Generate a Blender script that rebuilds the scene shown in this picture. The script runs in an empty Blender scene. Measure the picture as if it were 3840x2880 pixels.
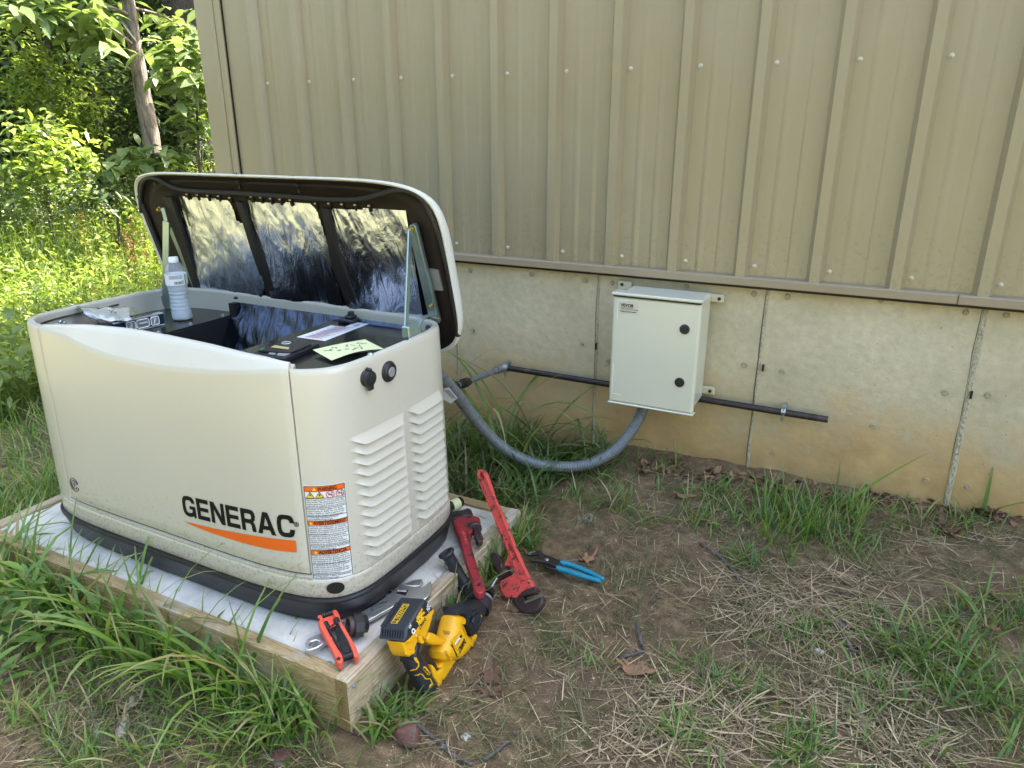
import bpy, bmesh, math, random
import numpy as np
from mathutils import Vector
from mathutils import noise as mnoise
RNG = np.random.default_rng(7)
random.seed(7)
scene = bpy.context.scene
COL = scene.collection
rad = math.radians

# ------------------------------------------------------------ camera
CP = np.array([1.5133, -2.4791, 1.1750]); YAW, PITCH, ROLL, FOC = -0.4733, -0.3357, -0.0015, 2709.05
_cy, _sy, _cp, _sp = math.cos(YAW), math.sin(YAW), math.cos(PITCH), math.sin(PITCH)
FWD = np.array([_sy*_cp, _cy*_cp, _sp]); _r0 = np.array([_cy, -_sy, 0.]); _u0 = np.cross(_r0, FWD)
RGT = math.cos(ROLL)*_r0 + math.sin(ROLL)*_u0; UPV = -math.sin(ROLL)*_r0 + math.cos(ROLL)*_u0
cam = bpy.data.cameras.new('camera'); camo = bpy.data.objects.new('camera', cam); COL.objects.link(camo)
from mathutils import Matrix
camo.matrix_world = Matrix(((RGT[0], UPV[0], -FWD[0], CP[0]), (RGT[1], UPV[1], -FWD[1], CP[1]), (RGT[2], UPV[2], -FWD[2], CP[2]), (0, 0, 0, 1)))
cam.sensor_fit = 'HORIZONTAL'; cam.sensor_width = 36.; cam.lens = 36.*FOC/3840.
cam.clip_start = .02; cam.clip_end = 1000
scene.camera = camo

# ------------------------------------------------------------ sky, sun, exposure
SUN_EL, SUN_AZ = 50., 28.      # elevation; azimuth from +y toward +x
sd = Vector((math.sin(rad(SUN_AZ))*math.cos(rad(SUN_EL)), math.cos(rad(SUN_AZ))*math.cos(rad(SUN_EL)), math.sin(rad(SUN_EL))))
world = bpy.data.worlds.new('World'); scene.world = world; world.use_nodes = True
wt = world.node_tree; wt.nodes.clear()
wo = wt.nodes.new('ShaderNodeOutputWorld'); bg = wt.nodes.new('ShaderNodeBackground'); sk = wt.nodes.new('ShaderNodeTexSky')
sk.sky_type = 'NISHITA'; sk.sun_disc = False; sk.sun_elevation = rad(SUN_EL); sk.sun_rotation = rad(SUN_AZ)
sk.air_density = 1.0; sk.dust_density = 4.5; sk.ozone_density = 0.6; sk.altitude = 100
tn = wt.nodes.new('ShaderNodeMix'); tn.data_type = 'RGBA'; tn.blend_type = 'MULTIPLY'; tn.inputs[0].default_value = 1; tn.inputs[7].default_value = (.97, 1.0, 1.0, 1)
wt.links.new(sk.outputs[0], tn.inputs[6]); wt.links.new(tn.outputs[2], bg.inputs[0]); bg.inputs[1].default_value = .15; wt.links.new(bg.outputs[0], wo.inputs[0])
sl = bpy.data.lights.new('sun', 'SUN'); sl.energy = 4.0; sl.angle = rad(.6); sl.color = (1, .93, .80)
so = bpy.data.objects.new('sun', sl); COL.objects.link(so); so.rotation_euler = sd.to_track_quat('Z', 'Y').to_euler(); so.location = (3, 3, 8)
scene.view_settings.view_transform = 'Standard'; scene.view_settings.look = 'None'
scene.view_settings.exposure = 2.96; scene.view_settings.gamma = 1
scene.cycles.max_bounces = 8; scene.cycles.diffuse_bounces = 3; scene.cycles.glossy_bounces = 4
scene.cycles.transmission_bounces = 8; scene.cycles.transparent_max_bounces = 12
scene.cycles.sample_clamp_indirect = 4; scene.cycles.use_denoising = True
scene.cycles.caustics_refractive = False; scene.cycles.caustics_reflective = False

# ------------------------------------------------------------ helpers
def hit(p, axis, val):
    d = FWD + RGT*(p[0]-1920)/FOC - UPV*(p[1]-1440)/FOC
    return CP + d*(val-CP[axis])/d[axis]
def hitp(p, P0, N):
    d = FWD + RGT*(p[0]-1920)/FOC - UPV*(p[1]-1440)/FOC
    return CP + d*(np.dot(np.asarray(P0)-CP, N)/np.dot(d, N))
def crop(ox, oy, s): return lambda p: (ox+p[0]*s, oy+p[1]*s)
def nrm(v): v = np.asarray(v, float); return v/np.linalg.norm(v)
def A(*v): return np.array(v, float)

def rawmesh(name, V, F, smooth=False):
    V = np.asarray(V, np.float32).reshape(-1, 3)
    me = bpy.data.meshes.new(name)
    if isinstance(F, np.ndarray):
        n, k = F.shape
        me.vertices.add(len(V)); me.vertices.foreach_set('co', V.ravel())
        me.loops.add(n*k); me.loops.foreach_set('vertex_index', F.astype(np.int32).ravel())
        me.polygons.add(n); me.polygons.foreach_set('loop_start', np.arange(0, n*k, k, dtype=np.int32))
        me.update(calc_edges=True)
    else:
        me.from_pydata(V.tolist(), [], [list(f) for f in F])
    if smooth: me.polygons.foreach_set('use_smooth', np.ones(len(me.polygons), bool))
    me.update()
    return me
ORG = {}
def obj(name, V, F, mat, parent=None, smooth=False, sharp=None, loc=None, fixn=False):
    V = np.asarray(V, float).reshape(-1, 3)
    if parent is not None: L = ORG[parent.name]
    elif loc is not None: L = np.asarray(loc, float)
    else: L = np.array([V[:, 0].mean(), V[:, 1].mean(), V[:, 2].min()])
    me = rawmesh(name, V-L, F, smooth)
    if fixn:
        bm = bmesh.new(); bm.from_mesh(me); bmesh.ops.recalc_face_normals(bm, faces=bm.faces); bm.to_mesh(me); bm.free()
    if smooth and sharp: me.set_sharp_from_angle(angle=rad(sharp))
    o = bpy.data.objects.new(name, me); COL.objects.link(o)
    if mat: me.materials.append(mat)
    if parent is not None: o.parent = parent; ORG[o.name] = L
    else: o.location = L; ORG[o.name] = L
    return o
def tag(o, label=None, cat=None, group=None, kind=None):
    if label: o['label'] = label
    if cat: o['category'] = cat
    if group: o['group'] = group
    if kind: o['kind'] = kind
    return o
def thing(name, loc, label, cat, group=None):
    o = bpy.data.objects.new(name, None); COL.objects.link(o); o.location = loc; o.empty_display_size = .05
    ORG[o.name] = np.asarray(loc, float); return tag(o, label, cat, group)

class MB:
    def __init__(s): s.V = []; s.F = []
    def add(s, V, F):
        n = len(s.V); s.V += [tuple(v) for v in V]; s.F += [tuple(i+n for i in f) for f in F]; return s
    def box(s, a, b, bev=0.0):
        a, b = np.minimum(a, b), np.maximum(a, b)
        return s.fbox((a+b)/2, A(1, 0, 0), A(0, 1, 0), A(0, 0, 1), (b-a)/2, bev)
    def fbox(s, c, X, Y, Z, h, bev=0.0):
        c = np.asarray(c, float); h = np.asarray(h, float)
        if bev <= 0:
            V = [c+X*h[0]*i+Y*h[1]*j+Z*h[2]*k for k in (-1, 1) for j in (-1, 1) for i in (-1, 1)]
            return s.add(V, [(0, 2, 3, 1), (4, 5, 7, 6), (0, 1, 5, 4), (2, 6, 7, 3), (0, 4, 6, 2), (1, 3, 7, 5)])
        bev = min(bev, h.min()*.9)
        pts = []
        for k in (-1, 1):
            for j in (-1, 1):
                for i in (-1, 1):
                    pts.append(c+X*(h[0])*i+Y*(h[1]-bev)*j+Z*(h[2]-bev)*k)
                    pts.append(c+X*(h[0]-bev)*i+Y*(h[1])*j+Z*(h[2]-bev)*k)
                    pts.append(c+X*(h[0]-bev)*i+Y*(h[1]-bev)*j+Z*(h[2])*k)
        bm = bmesh.new()
        vs = [bm.verts.new(p) for p in pts]
        bmesh.ops.convex_hull(bm, input=vs)
        bm.verts.index_update()
        V = [tuple(v.co) for v in bm.verts]; F = [[v.index for v in f.verts] for f in bm.faces]
        bm.free(); return s.add(V, F)
    def tube(s, P, r, n=12, cap=True, closed=False):
        P = np.asarray(P, float); m = len(P); r = np.broadcast_to(np.asarray(r, float), (m,))
        T = np.gradient(P, axis=0) if not closed else (np.roll(P, -1, 0)-np.roll(P, 1, 0))
        T /= np.linalg.norm(T, axis=1)[:, None]+1e-12
        up = A(0, 0, 1) if abs(T[0][2]) < .9 else A(1, 0, 0)
        X = nrm(np.cross(up, T[0])); V = []
        for i in range(m):
            X = X-T[i]*np.dot(X, T[i]); X = nrm(X); Y = np.cross(T[i], X)
            for k in range(n):
                a = 2*math.pi*k/n; V.append(P[i]+r[i]*(X*math.cos(a)+Y*math.sin(a)))
        F = []
        for i in range(m if closed else m-1):
            j = (i+1) % m
            for k in range(n):
                F.append((i*n+k, i*n+(k+1) % n, j*n+(k+1) % n, j*n+k))
        if cap and not closed: F += [tuple(range(n-1, -1, -1)), tuple((m-1)*n+k for k in range(n))]
        return s.add(V, F)
    def lathe(s, O, ax, prof, n=24, cap=True, fn=None):
        ax = nrm(ax); up = A(0, 0, 1) if abs(ax[2]) < .9 else A(1, 0, 0)
        X = nrm(np.cross(up, ax)); Y = np.cross(ax, X); V = []
        for h, r in prof:
            for k in range(n):
                a = 2*math.pi*k/n; rr = r if fn is None else r*fn(a, h)
                V.append(np.asarray(O)+ax*h+rr*(X*math.cos(a)+Y*math.sin(a)))
        F = [(i*n+k, i*n+(k+1) % n, (i+1)*n+(k+1) % n, (i+1)*n+k) for i in range(len(prof)-1) for k in range(n)]
        if cap: F += [tuple(range(n-1, -1, -1)), tuple((len(prof)-1)*n+k for k in range(n))]
        return s.add(V, F)
    def build(s, name, mat, parent=None, smooth=False, sharp=35, loc=None, fixn=False):
        return obj(name, s.V, s.F, mat, parent, smooth, sharp, loc, fixn)

def smoothc(P, k=8, closed=False):
    P = np.asarray(P, float); n = len(P); out = []
    for i in range(n if closed else n-1):
        p0 = P[(i-1) % n] if (closed or i > 0) else 2*P[0]-P[1]
        p1 = P[i]; p2 = P[(i+1) % n]
        p3 = P[(i+2) % n] if (closed or i+2 < n) else 2*P[-1]-P[-2]
        for t in np.linspace(0, 1, k, endpoint=False):
            out.append(.5*((2*p1)+(-p0+p2)*t+(2*p0-5*p1+4*p2-p3)*t*t+(-p0+3*p1-3*p2+p3)*t**3))
    if not closed: out.append(P[-1])
    return np.array(out)

def curve_mesh(cu):
    o = bpy.data.objects.new('tmp', cu); COL.objects.link(o)
    dg = bpy.context.evaluated_depsgraph_get(); me = bpy.data.meshes.new_from_object(o.evaluated_get(dg))
    V = np.array([v.co[:] for v in me.vertices]).reshape(-1, 3); Fc = [tuple(p.vertices) for p in me.polygons]
    bpy.data.objects.remove(o); bpy.data.curves.remove(cu); bpy.data.meshes.remove(me)
    return V, Fc
def shape2d(loops, half, bevel=0.0, res=2):
    cu = bpy.data.curves.new('c', 'CURVE'); cu.dimensions = '2D'; cu.fill_mode = 'BOTH'
    cu.extrude = max(half-bevel, 1e-5); cu.bevel_depth = bevel; cu.bevel_resolution = res if bevel > 0 else 0; cu.offset = -bevel
    for L in loops:
        sp = cu.splines.new('POLY'); sp.points.add(len(L)-1)
        for q, p in zip(sp.points, L): q.co = (p[0], p[1], 0, 1)
        sp.use_cyclic_u = True
    return curve_mesh(cu)
class Frame:
    """O origin, X,Y in plane, N normal toward viewer"""
    def __init__(s, P1, P2, P3):
        P1, P2, P3 = map(lambda q: np.asarray(q, float), (P1, P2, P3))
        s.O = P1; s.X = nrm(P2-P1); N = nrm(np.cross(P2-P1, P3-P1))
        if np.dot(N, CP-P1) < 0: N = -N
        s.N = N; s.Y = np.cross(N, s.X)
    def px(s, p, off=0.0):
        Q = hitp(p, s.O+s.N*off, s.N)-s.O; return (np.dot(Q, s.X), np.dot(Q, s.Y))
    def w(s, V): V = np.asarray(V); return s.O+V[:, :1]*s.X+V[:, 1:2]*s.Y+V[:, 2:3]*s.N
def plate(fr, name, loops_px, n0, n1, mat, parent, cr=None, bevel=.002, smooth_k=0, off=None, sharp=40, res=2):
    """trace pixel loops on the frame's plane at height `off`, extrude from n0 to n1 along the normal"""
    off = n1 if off is None else off
    loops = []
    for L in loops_px:
        Q = [fr.px(cr(p) if cr else p, off) for p in L]
        if smooth_k: Q = smoothc(np.array(Q), smooth_k, True)
        loops.append(Q)
    V, Fc = shape2d(loops, (n1-n0)/2, bevel, res)
    V[:, 2] += (n0+n1)/2
    return obj(name, fr.w(V), Fc, mat, parent, True, sharp)
def text_mesh(s, size=1., bold=0.0, ext=.0004, sx=1., align='LEFT', sp=1.):
    cu = bpy.data.curves.new('t', 'FONT'); cu.body = s; cu.size = size; cu.extrude = ext; cu.offset = bold
    cu.resolution_u = 3; cu.align_x = align; cu.space_character = sp
    V, Fc = curve_mesh(cu)
    if len(V): V[:, 0] *= sx
    return V, Fc
def text(name, s, mapf, mat, parent, size, **k):
    V, Fc = text_mesh(s, size, **k)
    return obj(name, [mapf(v) for v in V], Fc, mat, parent)

# ------------------------------------------------------------ materials
def newmat(name):
    m = bpy.data.materials.new(name); m.use_nodes = True; nt = m.node_tree; nt.nodes.clear()
    out = nt.nodes.new('ShaderNodeOutputMaterial'); b = nt.nodes.new('ShaderNodeBsdfPrincipled')
    nt.links.new(b.outputs[0], out.inputs[0]); return m, nt, b, out
def N(nt, t, ins=None, **at):
    n = nt.nodes.new('ShaderNode'+t)
    for k, v in at.items(): setattr(n, k, v)
    for k, v in (ins or {}).items():
        if isinstance(v, bpy.types.NodeSocket): nt.links.new(v, n.inputs[k])
        else: n.inputs[k].default_value = v
    return n
def ramp(nt, fac, stops):
    r = nt.nodes.new('ShaderNodeValToRGB'); nt.links.new(fac, r.inputs[0]); e = r.color_ramp.elements
    while len(e) < len(stops): e.new(.5)
    for q, (p, c) in zip(e, stops): q.position = p; q.color = (*c, 1) if len(c) == 3 else c
    return r
def mixc(nt, fac, a, b, blend='MIX'):
    m = nt.nodes.new('ShaderNodeMix'); m.data_type = 'RGBA'; m.blend_type = blend
    for k, v in ((0, fac), (6, a), (7, b)):
        if isinstance(v, bpy.types.NodeSocket): nt.links.new(v, m.inputs[k])
        else: m.inputs[k].default_value = v if k == 0 else ((*v, 1) if len(v) == 3 else v)
    return m.outputs[2]
def coords(nt): return N(nt, 'TexCoord').outputs['Object']
def noise(nt, scale, detail=4, rough=.55, vec=None, dist=0.):
    return N(nt, 'TexNoise', {'Vector': vec if vec is not None else coords(nt), 'Scale': scale, 'Detail': detail, 'Roughness': rough, 'Distortion': dist})
def bump(nt, b, h, strength=.3, dist=.01):
    bp = N(nt, 'Bump', {'Height': h, 'Strength': strength, 'Distance': dist}); nt.links.new(bp.outputs[0], b.inputs['Normal']); return bp
def paint(name, c, rough=.4, var=.08, scale=8, metal=0., bstr=0., bscale=200, dirt=None, coat=0.):
    m, nt, b, _ = newmat(name); v = coords(nt)
    n = noise(nt, scale, 5, .6, v)
    lo = tuple(x*(1-var) for x in c); hi = tuple(min(1, x*(1+var)) for x in c)
    cc = ramp(nt, n.outputs[0], [(.1, lo), (.9, hi)]).outputs[0]
    if dirt:
        d = noise(nt, dirt[1], 8, .7, v); f = ramp(nt, d.outputs[0], [(dirt[2], (0, 0, 0)), (dirt[2]+dirt[3], (1, 1, 1))]).outputs[0]
        cc = mixc(nt, f, cc, dirt[0])
    nt.links.new(cc, b.inputs['Base Color'])
    rr = N(nt, 'MapRange', {0: n.outputs[0], 1: .1, 2: .9, 3: max(0.02, rough*.85), 4: min(1, rough*1.15)})
    nt.links.new(rr.outputs[0], b.inputs['Roughness']); b.inputs['Metallic'].default_value = metal
    if coat: b.inputs['Coat Weight'].default_value = coat; b.inputs['Coat Roughness'].default_value = .22
    if bstr:
        bn = noise(nt, bscale, 4, .6, v); bump(nt, b, bn.outputs[0], bstr, .002)
    return m
def leafmat(name, c1, c2, trans=.35, rough=.45, tip=None, spec=.5, tcol=1.5, dead=None):
    m, nt, b, out = newmat(name)
    a = N(nt, 'Attribute', attribute_name='rnd'); t = N(nt, 'Attribute', attribute_name='tt')
    c = ramp(nt, a.outputs['Fac'], [(0, c1), (1, c2)] if not dead else [(0, c1), (.84, c2), (.90, dead), (1, tuple(x*1.4 for x in dead))]).outputs[0]
    if tip: c = mixc(nt, N(nt, 'MapRange', {0: t.outputs['Fac'], 1: .6, 2: 1., 3: 0., 4: .8}).outputs[0], c, tip)
    nt.links.new(c, b.inputs['Base Color']); b.inputs['Roughness'].default_value = rough; b.inputs['Specular IOR Level'].default_value = spec
    tr = N(nt, 'BsdfTranslucent'); yc = mixc(nt, 1., c, (1.2*tcol, 1.25*tcol, .62*tcol), 'MULTIPLY'); nt.links.new(yc, tr.inputs[0])
    mx = N(nt, 'MixShader', {0: trans, 1: b.outputs[0], 2: tr.outputs[0]}); nt.links.new(mx.outputs[0], out.inputs[0])
    return m

M = {}
M['cream'] = paint('cream_paint', (.56, .525, .43), .3, .015, 3, coat=.6, bstr=.03, bscale=260, dirt=((.30, .27, .2), 150, .70, .1))
_m = M['cream']; nt = _m.node_tree; b = nt.nodes['Principled BSDF']; old = b.inputs['Base Color'].links[0].from_socket; v = coords(nt)
zs = N(nt, 'SeparateXYZ', {0: v}).outputs[2]; spn = noise(nt, 110, 5, .7, v); big = noise(nt, 6, 4, .6, v); zf = N(nt, 'MapRange', {0: zs, 1: .30, 2: .07, 3: 0., 4: .17}).outputs[0]; s1 = N(nt, 'Math', {0: spn.outputs[0], 1: zf}, operation='ADD'); s2 = N(nt, 'Math', {0: big.outputs[0], 1: .12, 2: s1.outputs[0]}, operation='MULTIPLY_ADD')
nt.links.new(mixc(nt, N(nt, 'MapRange', {0: s2.outputs[0], 1: .70, 2: .84, 3: 0., 4: .65}).outputs[0], old, (.27, .21, .13)), b.inputs['Base Color'])
M['white'] = paint('white_paint', (.66, .65, .58), .35, .03, 3, bstr=.03, bscale=260, dirt=((.3, .27, .2), 70, .72, .1))
M['blackpl'] = paint('black_plastic', (.014, .014, .016), .42, .3, 30, bstr=.08, bscale=300, dirt=((.12, .11, .10), 45, .68, .12))
M['blackmetal'] = paint('black_enamel', (.012, .012, .011), .22, .2, 12, bstr=.05, bscale=60)
M['liner'] = paint('dark_liner', (.020, .015, .012), .55, .15, 10, bstr=.06, bscale=180)
M['liner'].node_tree.nodes['Principled BSDF'].inputs['Specular IOR Level'].default_value = .2
M['rubber'] = paint('rubber', (.02, .02, .018), .6, .2, 40)
M['void'] = paint('dark_inside', (.004, .004, .004), .6, .1, 10)
M['steel'] = paint('zinc_steel', (.42, .46, .44), .3, .15, 25, metal=.9, bstr=.05)
M['zinc'] = paint('zinc_strut', (.33, .42, .38), .3, .15, 20, metal=.8, bstr=.03)
M['brass'] = paint('brass', (.6, .45, .15), .3, .1, 20, metal=1)
M['chrome'] = paint('satin_chrome', (.68, .69, .68), .42, .12, 40, metal=1, bstr=.05, bscale=400)
M['iron'] = paint('black_iron', (.035, .028, .025), .45, .3, 30, metal=.4, bstr=.15, bscale=150, dirt=((.13, .08, .055), 20, .55, .15))
M['wrenchred'] = paint('worn_red', (.72, .085, .07), .42, .1, 20, bstr=.12, bscale=160, dirt=((.07, .045, .04), 45, .55, .04))
M['wrenchred2'] = paint('dark_worn_red', (.30, .022, .03), .4, .15, 20, bstr=.12, bscale=160, dirt=((.045, .028, .025), 30, .52, .08))
M['jaw'] = paint('jaw_steel', (.075, .05, .045), .5, .3, 40, metal=.5, bstr=.2, bscale=200)
M['hexred'] = paint('orange_red_handle', (.72, .09, .045), .45, .08, 30, bstr=.1, dirt=((.1, .05, .04), 50, .62, .1))
M['hexkey'] = paint('black_oxide', (.035, .035, .035), .35, .2, 40, metal=.6)
M['yellow'] = paint('tool_yellow', (.80, .40, .008), .38, .05, 15, bstr=.05, bscale=250, dirt=((.25, .15, .03), 70, .68, .1))
M['toolblack'] = paint('tool_black', (.022, .024, .028), .45, .25, 30, bstr=.1, bscale=250, dirt=((.16, .15, .14), 60, .66, .12))
M['teal'] = paint('teal_grip', (.008, .20, .28), .4, .12, 30, bstr=.06, dirt=((.03, .06, .07), 60, .62, .1))
M['pvc'] = paint('grey_pvc', (.135, .148, .15), .28, .08, 20, dirt=((.22, .22, .20), 14, .56, .2))
M['galv'] = paint('galvanised', (.30, .31, .30), .45, .2, 30, metal=.6, bstr=.1)
M['box'] = paint('box_polyester', (.62, .60, .46), .22, .03, 4, coat=.3, dirt=((.3, .28, .2), 90, .74, .08))
M['boxtab'] = paint('tab_plastic', (.55, .50, .33), .4, .05, 10)
M['ink'] = paint('black_ink', (.012, .012, .012), .45, .05)
M['inkred'] = paint('red_ink', (.55, .03, .05), .5, .05)
M['orange'] = paint('orange_vinyl', (.78, .13, .01), .4, .03, 5)
M['vinyl'] = paint('white_vinyl', (.78, .78, .76), .4, .03, 10)
M['amber'] = paint('yellow_vinyl', (.85, .55, .03), .4, .03)
M['note'] = paint('note_paper', (.66, .68, .36), .7, .04, 20)
M['navy'] = paint('navy_level', (.012, .03, .06), .3, .1, 20, metal=.3)
M['silver'] = paint('silver_trim', (.6, .6, .6), .3, .1, 20, metal=.8)
M['whitepl'] = paint('white_plastic', (.8, .8, .78), .35, .03)
M['blue'] = paint('blue_print', (.02, .12, .5), .4, .05)
M['green'] = paint('green_print', (.02, .3, .1), .4, .05)
M['grey'] = paint('grey_print', (.25, .25, .25), .4, .05)
M['gold'] = paint('gold_print', (.5, .4, .15), .4, .05)
def foil(name, col=(.54, .60, .70), strength=.5, rough=.2):
    m, nt, b, _ = newmat(name); v = coords(nt)
    mp = N(nt, 'Mapping', {'Vector': v, 'Rotation': (0, rad(20), 0), 'Scale': (16, 5, 6)})
    n1 = noise(nt, 1.3, 7, .55, mp.outputs[0], 1.2); n2 = noise(nt, 26, 3, .5, v, .5); n3 = noise(nt, 4, 2, .5, v)
    mm = N(nt, 'Math', {0: n1.outputs[0], 1: .6}, operation='MULTIPLY'); ab = N(nt, 'Math', {0: n2.outputs[0], 1: .1}, operation='MULTIPLY')
    h = N(nt, 'Math', {0: mm.outputs[0], 1: ab.outputs[0]}, operation='ADD')
    h2 = N(nt, 'Math', {0: n3.outputs[0], 1: 1.2, 2: h.outputs[0]}, operation='MULTIPLY_ADD')
    b.inputs['Base Color'].default_value = (*col, 1); b.inputs['Metallic'].default_value = 1; b.inputs['Roughness'].default_value = rough
    bump(nt, b, h2.outputs[0], strength, .018); return m
M['foil'] = foil('crinkled_foil')
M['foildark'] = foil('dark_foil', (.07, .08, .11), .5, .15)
def glassy(name, col, rough, trans=1., ior=1.33, alpha=1.):
    m, nt, b, _ = newmat(name); b.inputs['Base Color'].default_value = (*col, 1); b.inputs['Roughness'].default_value = rough
    b.inputs['Transmission Weight'].default_value = trans; b.inputs['IOR'].default_value = ior; b.inputs['Alpha'].default_value = alpha; return m
M['pet'] = glassy('clear_plastic', (.95, .97, .98), .05, 0., 1.45, .16)
M['frost'] = glassy('frosty_water', (.62, .68, .70), .4, .35, 1.2)
M['bag'] = glassy('bag_film', (.9, .92, .95), .12, 1., 1.1, .38)

# metal wall sheet
m, nt, b, _ = newmat('tan_steel'); v = coords(nt); n = noise(nt, 1.2, 4, .5, v)
c = ramp(nt, n.outputs[0], [(.3, (.29, .24, .14)), (.7, (.32, .265, .158))]).outputs[0]
mp = N(nt, 'Mapping', {'Vector': v, 'Scale': (30, 30, .6)}); st = noise(nt, 1, 4, .6, mp.outputs[0])
c = mixc(nt, N(nt, 'MapRange', {0: st.outputs[0], 1: .55, 2: .75, 3: 0., 4: .05}).outputs[0], c, (.2, .18, .12))
nt.links.new(c, b.inputs['Base Color']); b.inputs['Roughness'].default_value = .33; b.inputs['Coat Weight'].default_value = .25; b.inputs['Coat Roughness'].default_value = .25
bw = noise(nt, 2.6, 3, .5, v); bump(nt, b, bw.outputs[0], .5, .03); M['sheet'] = m
zs = N(nt, 'SeparateXYZ', {0: v}).outputs[2]; spn = noise(nt, 70, 6, .7, v); zf = N(nt, 'MapRange', {0: zs, 1: 1.05, 2: .72, 3: 0., 4: .13}).outputs[0]; sf = N(nt, 'Math', {0: spn.outputs[0], 1: zf}, operation='ADD')
nt.links.new(mixc(nt, N(nt, 'MapRange', {0: sf.outputs[0], 1: .64, 2: .74, 3: 0., 4: .5}).outputs[0], c, (.22, .17, .10)), b.inputs['Base Color'])
M['trim'] = paint('trim_steel', (.30, .235, .15), .45, .06, 3)
# concrete wall
m, nt, b, _ = newmat('stained_concrete'); v = coords(nt); sep = N(nt, 'SeparateXYZ', {0: v})
n1 = noise(nt, 3, 6, .6, v); n2 = noise(nt, 40, 6, .65, v); n3 = noise(nt, 9, 5, .6, v)
base = ramp(nt, n1.outputs[0], [(.3, (.47, .395, .24)), (.7, (.64, .55, .37))]).outputs[0]
base = mixc(nt, N(nt, 'MapRange', {0: n2.outputs[0], 1: .35, 2: .7, 3: 0., 4: .45}).outputs[0], base, (.33, .29, .185))
zz0 = N(nt, 'Math', {0: n1.outputs[0], 1: -.50, 2: sep.outputs[2]}, operation='MULTIPLY_ADD'); zz = N(nt, 'Math', {0: n3.outputs[0], 1: -.32, 2: zz0.outputs[0]}, operation='MULTIPLY_ADD')
st = N(nt, 'MapRange', {0: zz.outputs[0], 1: .05, 2: -.33, 3: 0., 4: .95}, interpolation_type='SMOOTHSTEP').outputs[0]
base = mixc(nt, st, base, ramp(nt, n3.outputs[0], [(.3, (.36, .215, .075)), (.7, (.52, .345, .14))]).outputs[0])
sp = noise(nt, 130, 2, .5, v); base = mixc(nt, ramp(nt, sp.outputs[0], [(.73, (0, 0, 0)), (.79, (1, 1, 1))]).outputs[0], base, (.10, .085, .06))
nt.links.new(base, b.inputs['Base Color']); b.inputs['Roughness'].default_value = .85
hh = N(nt, 'Math', {0: n2.outputs[0], 1: n3.outputs[0]}, operation='ADD'); bump(nt, b, hh.outputs[0], .35, .006); M['concrete'] = m
# pad concrete
m, nt, b, _ = newmat('pad_concrete'); v = coords(nt); n1 = noise(nt, 9, 6, .65, v); n2 = noise(nt, 160, 4, .6, v)
base = ramp(nt, n1.outputs[0], [(.3, (.48, .445, .375)), (.65, (.74, .68, .575))]).outputs[0]
base = mixc(nt, ramp(nt, n2.outputs[0], [(.64, (0, 0, 0)), (.72, (1, 1, 1))]).outputs[0], base, (.36, .33, .28))
nt.links.new(base, b.inputs['Base Color']); b.inputs['Roughness'].default_value = .8; bump(nt, b, n2.outputs[0], .5, .003); M['padc'] = m
# lumber
def lumber(name, axis, c0, c1, c2):
    m, nt, b, _ = newmat(name); v = coords(nt)
    sc = {'x': (1.2, 22, 22), 'y': (22, 1.2, 22), 'end': (22, 22, 22)}[axis]
    mp = N(nt, 'Mapping', {'Vector': v, 'Scale': sc})
    w = noise(nt, 1.2, 3, .5, mp.outputs[0], 1.0)
    wv = N(nt, 'Math', {0: w.outputs[0], 1: 16.}, operation='MULTIPLY'); fr = N(nt, 'Math', {0: wv.outputs[0]}, operation='FRACT')
    c = ramp(nt, fr.outputs[0], [(0, c0), (.55, c1), (.92, c2), (1, c0)]).outputs[0]
    g = noise(nt, 60, 5, .7, v); c = mixc(nt, N(nt, 'MapRange', {0: g.outputs[0], 1: .4, 2: .75, 3: 0., 4: .5}).outputs[0], c, c2)
    big = noise(nt, 5, 4, .6, v); c = mixc(nt, N(nt, 'MapRange', {0: big.outputs[0], 1: .52, 2: .72, 3: 0., 4: .7}).outputs[0], c, (.55, .52, .45))
    nt.links.new(c, b.inputs['Base Color']); b.inputs['Roughness'].default_value = .75; bump(nt, b, fr.outputs[0], .25, .002); return m
M['lumx'] = lumber('lumber_long', 'x', (.46, .35, .18), (.38, .27, .12), (.22, .14, .055))
M['lumy'] = lumber('lumber_side', 'y', (.56, .47, .32), (.46, .36, .22), (.26, .18, .10))
M['lumend'] = lumber('lumber_endgrain', 'end', (.34, .24, .10), (.28, .19, .075), (.16, .095, .035))
# bark
def bark(name, a, bb):
    m, nt, b, _ = newmat(name); v = coords(nt); mp = N(nt, 'Mapping', {'Vector': v, 'Scale': (9, 9, 2)})
    n = noise(nt, 4, 8, .7, mp.outputs[0], .6); nt.links.new(ramp(nt, n.outputs[0], [(.35, a), (.65, bb)]).outputs[0], b.inputs['Base Color'])
    b.inputs['Roughness'].default_value = .9; bump(nt, b, n.outputs[0], .8, .03); return m
M['barkpale'] = bark('pale_bark', (.09, .07, .055), (.34, .28, .235)); M['barkdark'] = bark('dark_bark', (.03, .022, .016), (.12, .09, .065))
M['twig'] = bark('twig_bark', (.06, .05, .045), (.24, .21, .19))
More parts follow.
